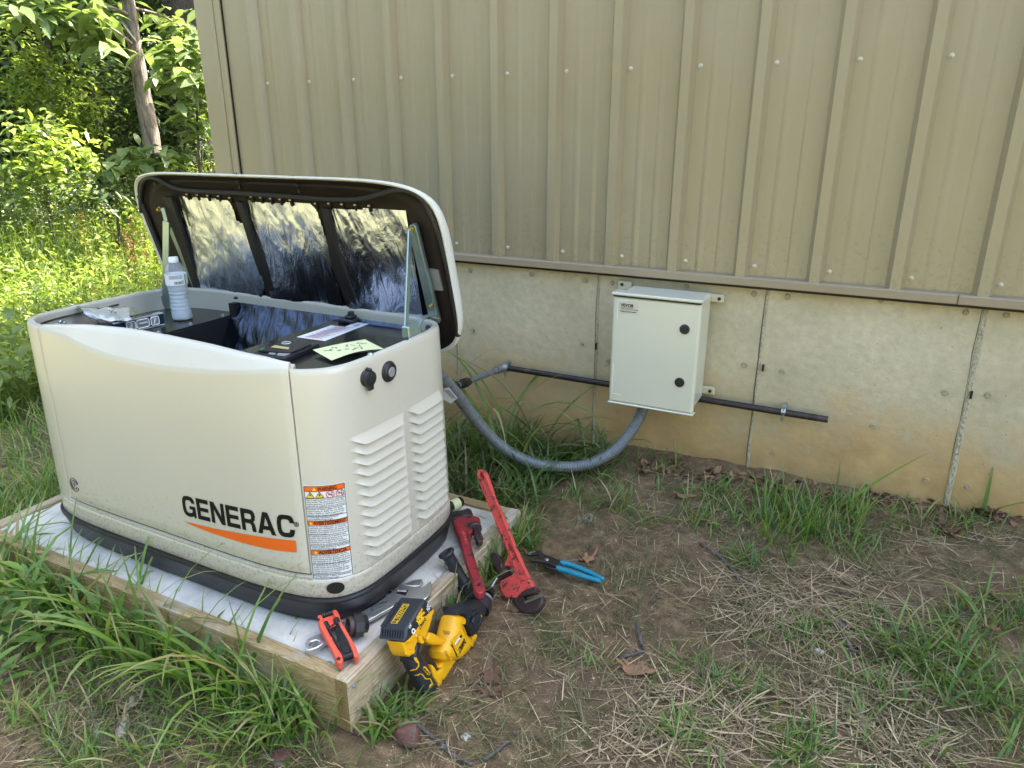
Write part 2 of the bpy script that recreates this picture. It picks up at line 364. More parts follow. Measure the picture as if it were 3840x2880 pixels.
# soil
m, nt, b, _ = newmat('soil'); v = coords(nt); n1 = noise(nt, 2.2, 6, .6, v); n2 = noise(nt, 28, 8, .7, v); n3 = noise(nt, 220, 3, .6, v); n4 = noise(nt, 5.5, 5, .65, v)
c = ramp(nt, n2.outputs[0], [(.25, (.06, .038, .021)), (.5, (.19, .118, .055)), (.78, (.42, .28, .145))]).outputs[0]
c = mixc(nt, N(nt, 'MapRange', {0: n1.outputs[0], 1: .55, 2: .72, 3: 0., 4: .5}).outputs[0], c, (.17, .10, .075))
c = mixc(nt, N(nt, 'MapRange', {0: n4.outputs[0], 1: .52, 2: .68, 3: 0., 4: .7}).outputs[0], c, (.075, .085, .018))
c = mixc(nt, ramp(nt, n3.outputs[0], [(.70, (0, 0, 0)), (.74, (1, 1, 1))]).outputs[0], c, (.34, .28, .2))
sp_ = N(nt, 'SeparateXYZ', {0: v}); gy1 = N(nt, 'Math', {0: n1.outputs[0], 1: 1.2, 2: sp_.outputs[1]}, operation='MULTIPLY_ADD')
gm = N(nt, 'MapRange', {0: gy1.outputs[0], 1: -1.75, 2: -2.15, 3: 0., 4: 1.}).outputs[0]; gx1 = N(nt, 'Math', {0: n1.outputs[0], 1: 1.2, 2: sp_.outputs[0]}, operation='MULTIPLY_ADD')
gm2 = N(nt, 'MapRange', {0: gx1.outputs[0], 1: -.55, 2: -1.0, 3: 0., 4: 1.}).outputs[0]; gmm = N(nt, 'Math', {0: gm, 1: gm2}, operation='MAXIMUM').outputs[0]
c = mixc(nt, gm2, c, ramp(nt, n2.outputs[0], [(.3, (.08, .075, .03)), (.7, (.16, .15, .06))]).outputs[0]); c = mixc(nt, gm, c, ramp(nt, n2.outputs[0], [(.3, (.19, .175, .075)), (.7, (.29, .265, .13))]).outputs[0])  # unseen ground behind the camera coloured pale tan to bounce warm light
nt.links.new(c, b.inputs['Base Color']); nt.links.new(N(nt, 'MapRange', {0: n1.outputs[0], 1: .3, 2: .7, 3: .6, 4: .95}).outputs[0], b.inputs['Roughness'])
h = N(nt, 'Math', {0: n2.outputs[0], 1: .7, 2: n3.outputs[0]}, operation='MULTIPLY_ADD'); bump(nt, b, h.outputs[0], .9, .012); M['soil'] = m
M['seamc'] = paint('seam_grit', (.42, .375, .25), .9, .5, 160, bstr=.8, bscale=300)
M['crack'] = paint('seam_dark', (.10, .085, .055), .9, .3, 60)  # dark brown for the thin seam lines and the trim joint
M['rockred'] = paint('red_rock', (.13, .055, .04), .85, .35, 18, bstr=.8, bscale=60, dirt=((.12, .09, .07), 14, .5, .1))
M['stone'] = paint('pale_stone', (.42, .38, .31), .85, .2, 30, bstr=.5, bscale=90)
M['deadleaf'] = leafmat('dead_leaf', (.10, .055, .035), (.36, .19, .10), .15, .7, tcol=.7)
M['paleleaf'] = leafmat('pale_dead_leaf', (.30, .25, .16), (.42, .36, .25), .1, .7, tcol=.7)
M['straw'] = leafmat('straw', (.13, .088, .048), (.62, .47, .27), .1, .6, tcol=.6)
M['grass'] = leafmat('grass_blades', (.05, .12, .02), (.19, .31, .055), .35, .45, tip=(.28, .27, .09), dead=(.30, .24, .12))
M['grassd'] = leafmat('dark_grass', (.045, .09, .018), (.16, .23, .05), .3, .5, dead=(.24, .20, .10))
M['grassdry'] = leafmat('olive_grass', (.07, .09, .03), (.24, .22, .09), .2, .6)
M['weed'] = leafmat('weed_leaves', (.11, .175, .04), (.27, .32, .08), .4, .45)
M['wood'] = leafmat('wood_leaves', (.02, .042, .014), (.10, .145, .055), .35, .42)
M['bigleaf'] = leafmat('big_leaves', (.11, .16, .06), (.22, .28, .12), .35, .28)
M['yardleaf'] = leafmat('yard_leaves', (.09, .10, .035), (.20, .20, .08), .3, .5)
M['berry'] = leafmat('red_seed', (.10, .018, .015), (.22, .06, .04), .2, .5, tcol=.8)
M['flower'] = leafmat('white_flower', (.6, .6, .5), (.8, .8, .7), .3, .6, tcol=.6)

# ============================================================ GROUND
def vnoise(x, y, seed=0):
    """smooth value noise, vectorised"""
    xi = np.floor(x).astype(int); yi = np.floor(y).astype(int); fx = x-xi; fy = y-yi
    fx = fx*fx*(3-2*fx); fy = fy*fy*(3-2*fy)
    def h(a, b):
        n = (a*374761393+b*668265263+seed*69069) & 0x7fffffff
        n = ((n ^ (n >> 13))*1274126177) & 0x7fffffff
        return ((n ^ (n >> 16)) & 0xffff)/65535.
    return (h(xi, yi)*(1-fx)+h(xi+1, yi)*fx)*(1-fy)+(h(xi, yi+1)*(1-fx)+h(xi+1, yi+1)*fx)*fy
def fbm(x, y, o=4, seed=0):
    s = 0; a = 1; t = 0
    for i in range(o): s = s+a*vnoise(x*2**i, y*2**i, seed+i); t += a; a *= .5
    return s/t-.5
def gz(x, y):
    x = np.asarray(x, float); y = np.asarray(y, float)
    z = np.interp(y, [-60, -4, -2.5, -1.5, -.6, -.25, 0, 1, 8, 30, 60], [-.6, -.33, -.24, -.145, -.075, -.025, .035, -.02, -.05, .5, 1.2])
    w = 1/(1+np.exp(-(x-.2)*4)); z = z*w+(1-w)*np.interp(y, [-60, -4, -1.5, -.5, 0, 8, 30, 60], [-.6, -.3, -.15, -.11, -.10, -.1, .5, 1.2])
    near = np.exp(-((x-.5)**2+(y+1.2)**2)/16)
    z = z+near*(.035*fbm(x*2.3, y*2.3, 3, 3)+.022*fbm(x*11, y*11, 3, 9)+.010*fbm(x*45, y*45, 2, 5))
    return z+(1-near)*.15*fbm(x*.35, y*.35, 3, 11)
def axis_grid(lo, a, b, hi, fine, nc):
    l = a-(np.geomspace(fine, a-lo, nc))[::-1]; r = b+np.geomspace(fine, hi-b, nc)
    return np.concatenate([l, np.arange(a, b, fine), r])
gx = axis_grid(-80, -2.2, 2.7, 80, .016, 60); gy = axis_grid(-80, -2.35, .0, 80, .016, 60)
GX, GY = np.meshgrid(gx, gy); GZ = gz(GX, GY)
nx_, ny_ = len(gx), len(gy); ii = np.arange(nx_*ny_).reshape(ny_, nx_)
Fq = np.stack([ii[:-1, :-1].ravel(), ii[:-1, 1:].ravel(), ii[1:, 1:].ravel(), ii[1:, :-1].ravel()], 1)
g = obj('ground', np.stack([GX.ravel(), GY.ravel(), GZ.ravel()], 1), Fq, M['soil'], None, True, loc=(0, 0, 0)); tag(g, kind='structure')
def ground_at(p, lift=0.):
    """pixel (source px) to a point on the ground surface"""
    z = -.1
    for _ in range(12):
        Q = hit(p, 2, z+lift); z = .5*z+.5*float(gz(Q[0], Q[1]))
    Q = hit(p, 2, z+lift); return Q

M['screwpaint'] = paint('screw_paint', (.5, .47, .38), .4, .05)
# ============================================================ METAL-CLAD BUILDING
X0, X1, YB, ZT = -1.25, 7.0, 7.5, 3.7
bl = thing('metal_building', (X0, 0, 0), 'tan ribbed metal building on a bare concrete foundation wall', 'building')
RIBX = 0.2286; rib0 = -.04
prof = []
k0 = int(math.ceil((X0+.10-rib0)/RIBX)); k1 = int((X1-rib0)/RIBX)
def screw_x(i): return RIBX*i
prof.append((X0+.10, 0))
for k in range(k0, k1+1):
    c = rib0+RIBX*k
    for dx, h in ((-.027, 0), (-.0145, .026), (.0145, .026), (.027, 0), (.075-.004, 0), (.081, .002), (.087, .002), (.099, 0), (.138, 0), (.144, .002), (.150, .002), (.162, 0)):
        if c+dx > X0+.105 and c+dx < X1: prof.append((c+dx, h))
prof.append((X1, 0))
V = [(x, -.004-h, z) for z in (.722, ZT) for x, h in prof]; n = len(prof)
obj('wall_sheet', V, [(i, i+1, n+i+1, n+i) for i in range(n-1)], M['sheet'], bl)
mb = MB(); mb.box(A(X0, .0, .70), A(X0+.02, YB, ZT)); mb.box(A(X0, YB-.02, .7), A(X1, YB, ZT)); mb.box(A(X1-.02, 0.01, .7), A(X1, YB-.03, ZT)); mb.build('side_wall', M['sheet'], bl)
mb = MB(); mb.box(A(X0-.022, -.026, .70), A(X0+.085, -.003, ZT), .004); mb.box(A(X0+.085, -.020, .70), A(X0+.122, -.005, ZT), .003); mb.box(A(X0-.024, -.003, .70), A(X0-.002, .12, ZT)); mb.build('corner_trim', M['sheet'], bl); mb = MB(); mb.box(A(X0+.1225, -.012, .72), A(X0+.1245, -.003, ZT)); mb.build('trim_shadow_line', M['void'], bl)  # last box: black strip drawn as the shadow gap beside the trim
mb = MB()
V = []; pr = [(.0, .7245), (-.030, .7225), (-.034, .719), (-.034, .6965), (-.028, .6935), (.004, .6925)]
for x in (X0-.02, X1): V += [(x, y, z) for y, z in pr]
mb.add(V, [(i, i+1, 6+i+1, 6+i) for i in range(5)]); mb.build('base_trim', M['trim'], bl)
mb = MB(); mb.box(A(1.728, -.0355, .695), A(1.7305, -.029, .7235)); mb.build('trim_joint', M['crack'], bl)
mb = MB(); mb.box(A(X0, -.010, .683), A(X1, .02, .6928)); mb.build('trim_shade_strip', M['void'], bl)  # near-black strip puts the shade under the base trim into colour
mb = MB(); mb.box(A(X0-.15, -.28, ZT-.02), A(X1+.3, YB+.3, ZT+.08), .01); mb.build('roof', M['sheet'], bl)
# screws
for zrow, lo in ((.757, 0), (1.3705, -6)):
    for i in range(-5, 18):
        x = screw_x(i)
        if x < X0+.02 or x > 3.1: continue
        mb = MB(); O = A(x, -.004, zrow)
        mb.lathe(O, A(0, -1, 0), [(0, .0075), (.0015, .0075), (.002, .0065)], 14); mb.lathe(O+A(0, -.002, 0), A(0, -1, 0), [(0, .0048), (.004, .0045), (.005, .003)], 6)
        mb.build('screw', M['screwpaint'], bl, True, 30)
# concrete wall as a finely displaced sheet with form seams
cx = np.arange(-1.27, 2.9, .008); cx = np.concatenate([cx, [3.2, 3.8, 5, X1]]); cz = np.arange(-.35, .694, .008)
CX, CZ = np.meshgrid(cx, cz)
CYv = .006+.0035*fbm(CX*3, CZ*3, 3, 21)-.0012*fbm(CX*60, CZ*60, 2, 22)
seams = [(.601, .602, .010, .004), (1.193, 1.193, .011, .005), (1.807, 1.817, .019, .008), (-.012, -.012, .010, .004), (-.62, -.62, .01, .004), (2.42, 2.42, .01, .004)]
for xt, xb, w, h in seams:
    xc = xt+(xb-xt)*(.69-CZ)/.69+.004*fbm(CZ*6, CZ*0+xt, 2, 31)
    d = np.abs(CX-xc); rough = .6+1.2*vnoise(CX*90, CZ*60, 44)
    CYv -= np.where(d < w, 0*h*rough*(1-(d/w)**4)*1.3, 0); CYv -= .002*np.exp(-(d/(w*1.6))**2)
for q in range(26):
    hx, hz = RNG.uniform(-.6, 2.6), RNG.uniform(.1, .68); rr = RNG.uniform(.002, .007)
    CYv += .004*np.exp(-((CX-hx)**2+(CZ-hz)**2)/rr**2)
nn, mm_ = len(cx), len(cz); ii = np.arange(nn*mm_).reshape(mm_, nn)
Fq = np.stack([ii[:-1, :-1].ravel(), ii[:-1, 1:].ravel(), ii[1:, 1:].ravel(), ii[1:, :-1].ravel()], 1)
obj('foundation_wall', np.stack([CX.ravel(), CYv.ravel(), CZ.ravel()], 1), Fq, M['concrete'], bl, True)
for xt, xb, w, h in seams:
    nz = 260; zz_ = np.linspace(-.05, .69, nz); xc = xt+(xb-xt)*(.69-zz_)/.69+.004*fbm(zz_*6, zz_*0+xt, 2, 31); w2 = w*.42*(1+.6*fbm(zz_*9, zz_*0+xt*3, 2, 41)); V = []
    for k, q in enumerate((-1, -.6, -.2, .2, .6, 1)):
        V.append(np.stack([xc+w2*q, .004-(.0045 if abs(q) < .9 else 0)*(.4+1.3*vnoise(zz_*110+k*7.3, zz_*0+k*3.1+xt, 55)), zz_], 1))
    V = np.stack(V, 1).reshape(-1, 3); obj('form_seam', V, [(i*6+j, i*6+j+1, (i+1)*6+j+1, (i+1)*6+j) for i in range(nz-1) for j in range(5)], M['seamc'], bl, False)
    mb = MB()
    mb.tube(np.stack([xc-w2*1.15-.001, np.full(nz, .0035), zz_], 1)[::4], .0011*np.clip(.2+1.3*vnoise(zz_[::4]*16, zz_[::4]*0+xt, 57), .2, 1.5), 5); mb.build('seam_crack', M['crack'], bl)
mb = MB(); mb.box(A(X0-.02, .02, -.5), A(X0+.0, YB, .69)); mb.box(A(X0, .03, -.5), A(X1, .05, .688)); mb.build('foundation_side', M['concrete'], bl)
C5 = crop(1600, 900, 1300/2157); C4b = crop(2700, 900, 1140/1891)
marks = [C5(p) for p in ((270, 190), (652, 215), (988, 252), (1155, 268), (1620, 290), (288, 558), (965, 645), (1128, 755), (2037, 335), (1980, 778))]+[C4b(p) for p in ((422, 352), (1000, 378), (1530, 450), (1782, 468), (386, 820), (1400, 950), (1283, 1493), (952, 1158), (1670, 965), (332, 1325), (1543, 1535), (150, 778), (210, 335))]
M['mark'] = paint('form_mark', (.33, .29, .185), .9, .2, 60)
for p in marks:
    Q = hit(p, 1, .004); r = RNG.uniform(.006, .0085); mb = MB()
    pts = [Q+A(math.cos(a)*r*RNG.uniform(.85, 1.15), -.0045, math.sin(a)*r*RNG.uniform(.85, 1.15)) for a in np.linspace(0, 2*math.pi, 15)[:-1]]
    mb.add([Q+A(0, -.003, 0)]+pts+[Q+(q-Q)*1.25+A(0, .006, 0) for q in pts], [(0, 1+i, 1+(i+1) % 14) for i in range(14)]+[(1+i, 15+i, 15+(i+1) % 14, 1+(i+1) % 14) for i in range(14)])
    mb.build('form_mark', M['mark'], bl, True, 60)
for p in (C5((1055, 660)), C4b((268, 795)), C4b((1562, 962))):
    Q = hit(p, 1, -.002); mb = MB(); mb.box(Q+A(-.003, -.006, -.012), Q+A(.003, .003, .012)); mb.build('tie_slot', M['void'], bl)

# ============================================================ EQUIPMENT PAD
XR, YF, YBk, XL = .5806, -1.4761, -.5909, -.885
pad = thing('equipment_pad', (-.15, -1.03, -.16), 'white concrete pad framed in weathered lumber boards under the generator', 'pad')
gxp = np.linspace(XL+.038, XR-.038, 190); gyp = np.linspace(YF+.038, YBk-.038, 110); PX, PY = np.meshgrid(gxp, gyp)
edge = np.minimum(np.minimum(PX-gxp[0], gxp[-1]-PX), np.minimum(PY-gyp[0], gyp[-1]-PY))
PZ = -.003+.003*fbm(PX*7, PY*7, 3, 61)+.0016*fbm(PX*50, PY*50, 2, 62)-.010*np.exp(-edge/.006)*(.5+vnoise(PX*25, PY*25, 63))
ii = np.arange(PX.size).reshape(PX.shape)
Fq = np.stack([ii[:-1, :-1].ravel(), ii[:-1, 1:].ravel(), ii[1:, 1:].ravel(), ii[1:, :-1].ravel()], 1)
obj('concrete_slab', np.stack([PX.ravel(), PY.ravel(), PZ.ravel()], 1), Fq, M['padc'], pad, True)
def board(a, b, mats, name='frame_board'):
    mb = MB(); mb.box(a, b, .0025); o = mb.build(name, mats[0], pad)
    if len(mats) > 1:
        o.data.materials.append(mats[1])
        for p in o.data.polygons:
            if abs(p.normal[mats[2]]) > .9: p.material_index = 1
    return o
board(A(XL, YF, -.145), A(XR-.0385, YF+.038, 0), [M['lumx']])
board(A(XR-.038, YF, -.1455), A(XR, YBk, .0015), [M['lumy'], M['lumend'], 1])
board(A(XL+.0385, YBk-.038, -.14), A(XR-.0385, YBk, 0), [M['lumx']])
board(A(XL, YF+.0385, -.14), A(XL+.038, YBk, 0.001), [M['lumy']])
C4 = crop(1000, 1750, 1300/2157)
for p in ((540, 1360), (565, 1505)):
    Q = hit(C4(p), 0, XR); mb = MB(); mb.lathe(Q-A(.001, 0, 0), A(1, 0, 0), [(0, .0068), (.003, .0066), (.0055, .005)], 6); mb.lathe(Q+A(.0045, 0, 0), A(1, 0, 0), [(0, .003), (.002, .0025)], 8); mb.build('screw_head', M['galv'], pad, True, 30)

# ============================================================ GENERATOR
GCX, GCY = -.135, -1.045
th = np.linspace(0, 2*np.pi, 20001)
def unit_outline(a, b, n=6., bow=.02):
    x = a*np.sign(np.cos(th))*np.abs(np.cos(th))**(2/n); y = b*np.sign(np.sin(th))*np.abs(np.sin(th))**(2/n)
    x = x*(1-bow*(y/b)**2); y = y*(1-bow*.9*(x/a)**4); return x, y
NS = 260
def outline(a, b, n=6., bow=.02, N_=NS):
    x, y = unit_outline(a, b, n, bow); L = np.concatenate([[0], np.cumsum(np.hypot(np.diff(x), np.diff(y)))]); s = np.linspace(0, L[-1], N_+1)[:-1]
    return np.stack([np.interp(s, L, x), np.interp(s, L, y)], 1)
def ab(z): t = z/.67; return .6175-.0145*t, .3305-.0125*t
_U0 = outline(*ab(0)); _U0[:, 0] = np.where(_U0[:, 0] < 0, _U0[:, 0]*.945, _U0[:, 0]); _U0[:, 1] = np.where(_U0[:, 1] > 0, _U0[:, 1]*.905, _U0[:, 1]); _N0 = np.stack([np.roll(_U0, -1, 0)[:, 1]-np.roll(_U0, 1, 0)[:, 1], -(np.roll(_U0, -1, 0)[:, 0]-np.roll(_U0, 1, 0)[:, 0])], 1)
_N0 /= np.linalg.norm(_N0, axis=1)[:, None]
PER = np.hypot(*(np.roll(_U0, -1, 0)-_U0).T).sum()
def body(u, z, off=0.):
    """u: arc fraction 0..1 starting at +x end, counter-clockwise (end centre -> rear -> left -> front)"""
    i = (u % 1)*NS; k = int(i) % NS; t = i-int(i); k2 = (k+1) % NS
    p = _U0[k]*(1-t)+_U0[k2]*t; nn = _N0[k]*(1-t)+_N0[k2]*t; nn = nn/np.hypot(*nn)
    sx, sy = ab(z); a0, b0 = ab(0); p = p*A(sx/a0, sy/b0)+nn*off
    return A(GCX+p[0], GCY+p[1], z)
def u_front(x):
    """arc fraction on the front side (y<0) with world x"""
    best = None
    cand = [(k, (_U0[k][0]+GCX)) for k in range(NS) if _U0[k][1] < -.12]
    ks = np.array([c[0] for c in cand]); xs = np.array([c[1] for c in cand]); o = np.argsort(xs)
    return float(np.interp(x, xs[o], ks[o]))/NS
def u_end(y):
    k = np.arange(int(.75*NS), int(1.25*NS)) % NS
    kk = np.arange(int(.75*NS), int(1.25*NS)); ys = _U0[k][:, 1]+GCY; sel = _U0[k][:, 0] > .4
    return float(np.interp(y, ys[sel], kk[sel]))/NS
gen = thing('standby_generator', (GCX, GCY, 0), 'cream standby generator with its lid propped open on the pad', 'generator')
RIM = .668
# black base pan
mb = MB(); lv = [(0., .602, .316), (.004, .606, .320), (.03, .6115, .3255), (.058, .6195, .3325), (.066, .6235, .3365), (.072, .6235, .3365), (.0765, .621, .334), (.0775, .600, .31)]
V = []
for z, a, b in lv: V += [(GCX+(x*.945 if x < 0 else x), GCY+(y*.905 if y > 0 else y), z+.001) for x, y in outline(a, b, 6, .022, 160)]
F = [(i*160+k, i*160+(k+1) % 160, (i+1)*160+(k+1) % 160, (i+1)*160+k) for i in range(len(lv)-1) for k in range(160)]
mb.add(V, F).build('base_pan', M['blackpl'], gen, True, 50)
# door bounds
DX0, DX1, DZ0 = -.541, .380, .148
ud0, ud1 = u_front(DX0), u_front(DX1)
C1 = crop(0, 500, 1300/2212)
arc = [hit(C1(p), 1, -1.372) for p in ((215, 1245), (390, 1292), (500, 1352), (700, 1428), (1000, 1490), (1300, 1520), (1600, 1535), (1750, 1535), (1870, 1560))]
arx = [q[0] for q in arc]; arz = [q[2] for q in arc]
top = [hit(C1(p), 1, -1.345) for p in ((240, 1225), (300, 1215), (500, 1225), (800, 1268), (1300, 1360), (1600, 1425), (1730, 1450), (1800, 1480), (1915, 1500))]
def rimz(u):
    return RIM
# housing shell (outer) with shallow recess behind the door
us = np.arange(NS)/NS
zl = [.0768, .083, .12, .1265, .129, .1315, .138, .146, .17, .3, .45, .6, .655, .662, RIM, RIM+.001]
offs = [-.004, 0, .0005, .0003, -.0012, .0, .0002, .0, 0, 0, 0, 0, 0, -.0008, -.003, -.007]
V = []
for z, of in zip(zl, offs):
    for u in us:
        o_ = of
        if ud0+.004 < u < ud1-.004 and z > .144: o_ = -.045 if z > .5 else -.012
        elif ud0 < u < ud1 and z > .144: o_ = -.012
        V.append(body(u, z, o_))
n = NS; F = [(i*n+k, i*n+(k+1) % n, (i+1)*n+(k+1) % n, (i+1)*n+k) for i in range(len(zl)-1) for k in range(n)]
# flange inward and inner wall
inner = [(RIM+.001, -.018), (RIM-.006, -.021), (RIM-.010, -.020), (.58, -.022)]
base = len(zl)
for z, of in inner:
    for u in us:
        o_ = of
        if ud0 < u < ud1: o_ = of-.034
        V.append(body(u, z, o_))
F += [((base-1+i)*n+k, (base-1+i)*n+(k+1) % n, (base+i)*n+(k+1) % n, (base+i)*n+k) for i in range(4) for k in range(n)]
obj('housing', V, F, M['cream'], gen, True, 40)
# door with scooped top
NU = 90; du = np.linspace(ud0+.0012, ud1-.0012, NU)
xs = [body(u, .3)[0] for u in du]
topz = np.interp(xs, [q[0] for q in top], [q[2] for q in top]); topz = np.clip(topz, .66, .70)
azs = np.interp(xs, arx, arz)
ker = np.ones(5)/5; azs = np.convolve(np.pad(azs, 2, 'edge'), ker, 'valid'); topz = np.convolve(np.pad(topz, 3, 'edge'), np.ones(7)/7, 'valid')
azs = np.minimum(azs, topz-.004)
fr_ = list(np.linspace(0, 1, 14)); V = []; rows = 0
def offz(z, za):
    d = z-za; return .004 if d < -.008 else .004-.62*max(0, (d+.008)) + (.62*.006 if d > 0.004 else .62*(d+.008)*.5)
grid = []
for j, (u, tz, za) in enumerate(zip(du, topz, azs)):
    col = []
    zz = [DZ0, DZ0+.004]+list(np.linspace(DZ0+.03, za-.012, 6))+[za-.008, za-.004, za, za+.004]+list(np.linspace(za+.006, max(tz-.003, za+.007), 5))
    col.append(body(u, DZ0, -.014)); col.append(body(u, DZ0, .001)); 
    for z in zz[1:]:
        z = min(z, tz-.0005)
        o_ = offz(z, za)
        if j in (0, NU-1): o_ -= .004
        col.append(body(u, z, o_))
    oe = offz(tz-.001, za)
    col.append(body(u, tz, oe-.003)); col.append(body(u, tz+.0005, oe-.012)); col.append(body(u, tz-.006, oe-.014)); col.append(body(u, tz-.03, oe-.015))
    grid.append(col)
m_ = len(grid[0])
side0 = [body(du[0], p[2], -.016) for p in grid[0]]; side1 = [body(du[-1], p[2], -.016) for p in grid[-1]]
grid = [side0]+grid+[side1]
V = [p for c_ in grid for p in c_]; F = [(i*m_+j, (i+1)*m_+j, (i+1)*m_+j+1, i*m_+j+1) for i in range(len(grid)-1) for j in range(m_-1)]
obj('front_door', V, F, M['cream'], gen, True, 50)
def doormap(off=.0052):
    def f(x, z):
        return body(u_front(x), z, off)
    return f
dm = doormap()
# lettering on the door
C7 = crop(600, 1750, 600/2212)
pa = hit(C7((330, 545)), 1, -1.372); pb = hit(C7((1830, 880)), 1, -1.372)
zl0 = hit(C7((380, 680)), 1, -1.374)[2]; zl1 = hit(C7((1770, 1005)), 1, -1.37)[2]; zt0 = hit(C7((380, 410)), 1, -1.374)[2]
xa = hit(C7((335, 550)), 1, -1.372)[0]; xb = hit(C7((1832, 900)), 1, -1.368)[0]
# custom bold letters in a unit box (w varies, h=1), stroke .22
def rr(pts): return pts
G_ = [[(.98, .68), (.74, .68), (.70, .76), (.60, .80), (.40, .80), (.28, .74), (.25, .62), (.25, .38), (.28, .26), (.40, .20), (.60, .20), (.74, .25), (.76, .38), (.55, .38), (.55, .54), (1.0, .54), (1.0, .0), (.84, .0), (.80, .09), (.66, .01), (.40, .0), (.20, .04), (.06, .16), (.01, .35), (.01, .65), (.06, .84), (.20, .96), (.40, 1.0), (.62, 1.0), (.82, .96), (.94, .86)]]
E_ = [[(0, 0), (.92, 0), (.92, .2), (.25, .2), (.25, .41), (.86, .41), (.86, .59), (.25, .59), (.25, .8), (.9, .8), (.9, 1), (0, 1)]]
N_L = [[(0, 0), (.24, 0), (.24, .66), (.72, 0), (1, 0), (1, 1), (.76, 1), (.76, .36), (.28, 1), (0, 1)]]
R_ = [[(0, 0), (.25, 0), (.25, .36), (.55, .36), (.66, .30), (.70, .0), (.95, .0), (.93, .25), (.88, .38), (.80, .45), (.92, .54), (.96, .70), (.93, .86), (.82, .97), (.66, 1), (0, 1)], [(.25, .55), (.25, .8), (.60, .8), (.69, .76), (.71, .68), (.69, .59), (.60, .55)]]
A_ = [[(-.02, 0), (.25, 0), (.33, .2), (.75, .2), (.83, 0), (1.1, 0), (.70, 1), (.38, 1)], [(.40, .38), (.68, .38), (.54, .78)]]
C_ = [[(.99, .36), (.99, .36), (.97, .2), (.88, .06), (.72, 0), (.36, 0), (.18, .04), (.06, .16), (.01, .35), (.01, .65), (.06, .84), (.18, .96), (.36, 1), (.72, 1), (.88, .95), (.97, .82), (.99, .65), (.74, .65), (.70, .77), (.60, .8), (.40, .8), (.28, .74), (.25, .62), (.25, .38), (.28, .26), (.40, .2), (.60, .2), (.70, .23), (.74, .36)]]
cur = 0; tot = 0; LT = [(G_, 1.0), (E_, .92), (N_L, 1.0), (E_, .92), (R_, .96), (A_, 1.08), (C_, .99)]
tot = sum(w for _, w in LT)+.13*6
sc_ = (xb-xa)/tot; mb = MB(); hL = (zt0-zl0)
for L, w in LT:
    V, Fc = shape2d(L, .0001, 0)
    W = []
    for v in V:
        fx = (cur+v[0])/tot; W.append(dm(xa+fx*(xb-xa), zl0+(zl1-zl0)*fx+v[1]*hL))
    mb.add(W, Fc); cur += w+.13
mb.build('lettering', M['ink'], gen)
# registered mark
Q = hit(C7((1850, 815)), 1, -1.362); mb = MB(); ringp = [dm(Q[0]+.005+.0055*math.cos(a), Q[2]+.0055*math.sin(a)) for a in np.linspace(0, 2*np.pi, 25)[:-1]]
mb.tube(ringp, .0009, 4, closed=True); V, Fc = text_mesh('R', .009, bold=.0003, align='CENTER'); mb.add([dm(Q[0]+.005+v[0], Q[2]-.0032+v[1]) for v in V], Fc); mb.build('registered_mark', M['ink'], gen)
# swoosh
P_ = [(365, 740), (800, 845), (1300, 945), (1835, 1060), (1853, 1222), (1550, 1150), (1200, 1050), (800, 918), (500, 805)]
W = [hit(C7(p), 1, -1.370) for p in P_]; W2 = [(q[0], q[2]) for q in W]
L2 = []
for i in range(len(W2)):
    a_, b_ = W2[i], W2[(i+1) % len(W2)]
    for t in np.linspace(0, 1, 8)[:-1]: L2.append((a_[0]+(b_[0]-a_[0])*t, a_[1]+(b_[1]-a_[1])*t))
topc = [q for q in L2]
mb = MB()
n_ = 24; up_ = smoothc(np.array([W2[0], W2[1], W2[2], W2[3]]), 8); lo_ = smoothc(np.array([W2[0], W2[8], W2[7], W2[6], W2[5], W2[4]]), 8)
xsn = np.linspace(W2[0][0], W2[3][0], n_); up_z = np.interp(xsn, up_[:, 0], up_[:, 1]); lo_z = np.interp(xsn, lo_[:, 0], lo_[:, 1])
V = [dm(x, z) for x, z in zip(xsn, up_z)]+[dm(x, z) for x, z in zip(xsn, lo_z)]
mb.add(V, [(n_+i, n_+i+1, i+1, i) for i in range(n_-1)]).build('orange_swoosh', M['orange'], gen)
# small round decal at left
C3 = crop(0, 1700, 1300/2157)
Q = hit(C3((495, 180)), 1, -1.355); mb = MB()
for r_ in (.021, .0135): mb.tube([dm(Q[0]+r_*math.cos(a), Q[2]+r_*math.sin(a)) for a in np.linspace(0.3, 2*np.pi-.3, 30)], .0011, 4)
mb.add([dm(Q[0]+a, Q[2]+b) for a, b in ((.003, .011), (-.006, -.001), (0, -.001), (-.003, -.011), (.006, .002), (0.001, .002))], [(0, 1, 2, 5), (2, 3, 4, 5)])
mb.build('round_decal', M['ink'], gen)
# black tubes in the door seams, standing in for their shadow gap
mb = MB(); mb.tube([body(u, DZ0-.0012, -.0005) for u in np.linspace(ud0, ud1, 60)], .0016, 5); mb.build('door_seam_shadow', M['void'], gen)
for uu in (ud0, ud1):
    mb = MB(); mb.tube([body(uu, z, -.006) for z in np.linspace(DZ0, .655, 20)], .0022, 5); mb.build('door_seam_shadow', M['void'], gen)
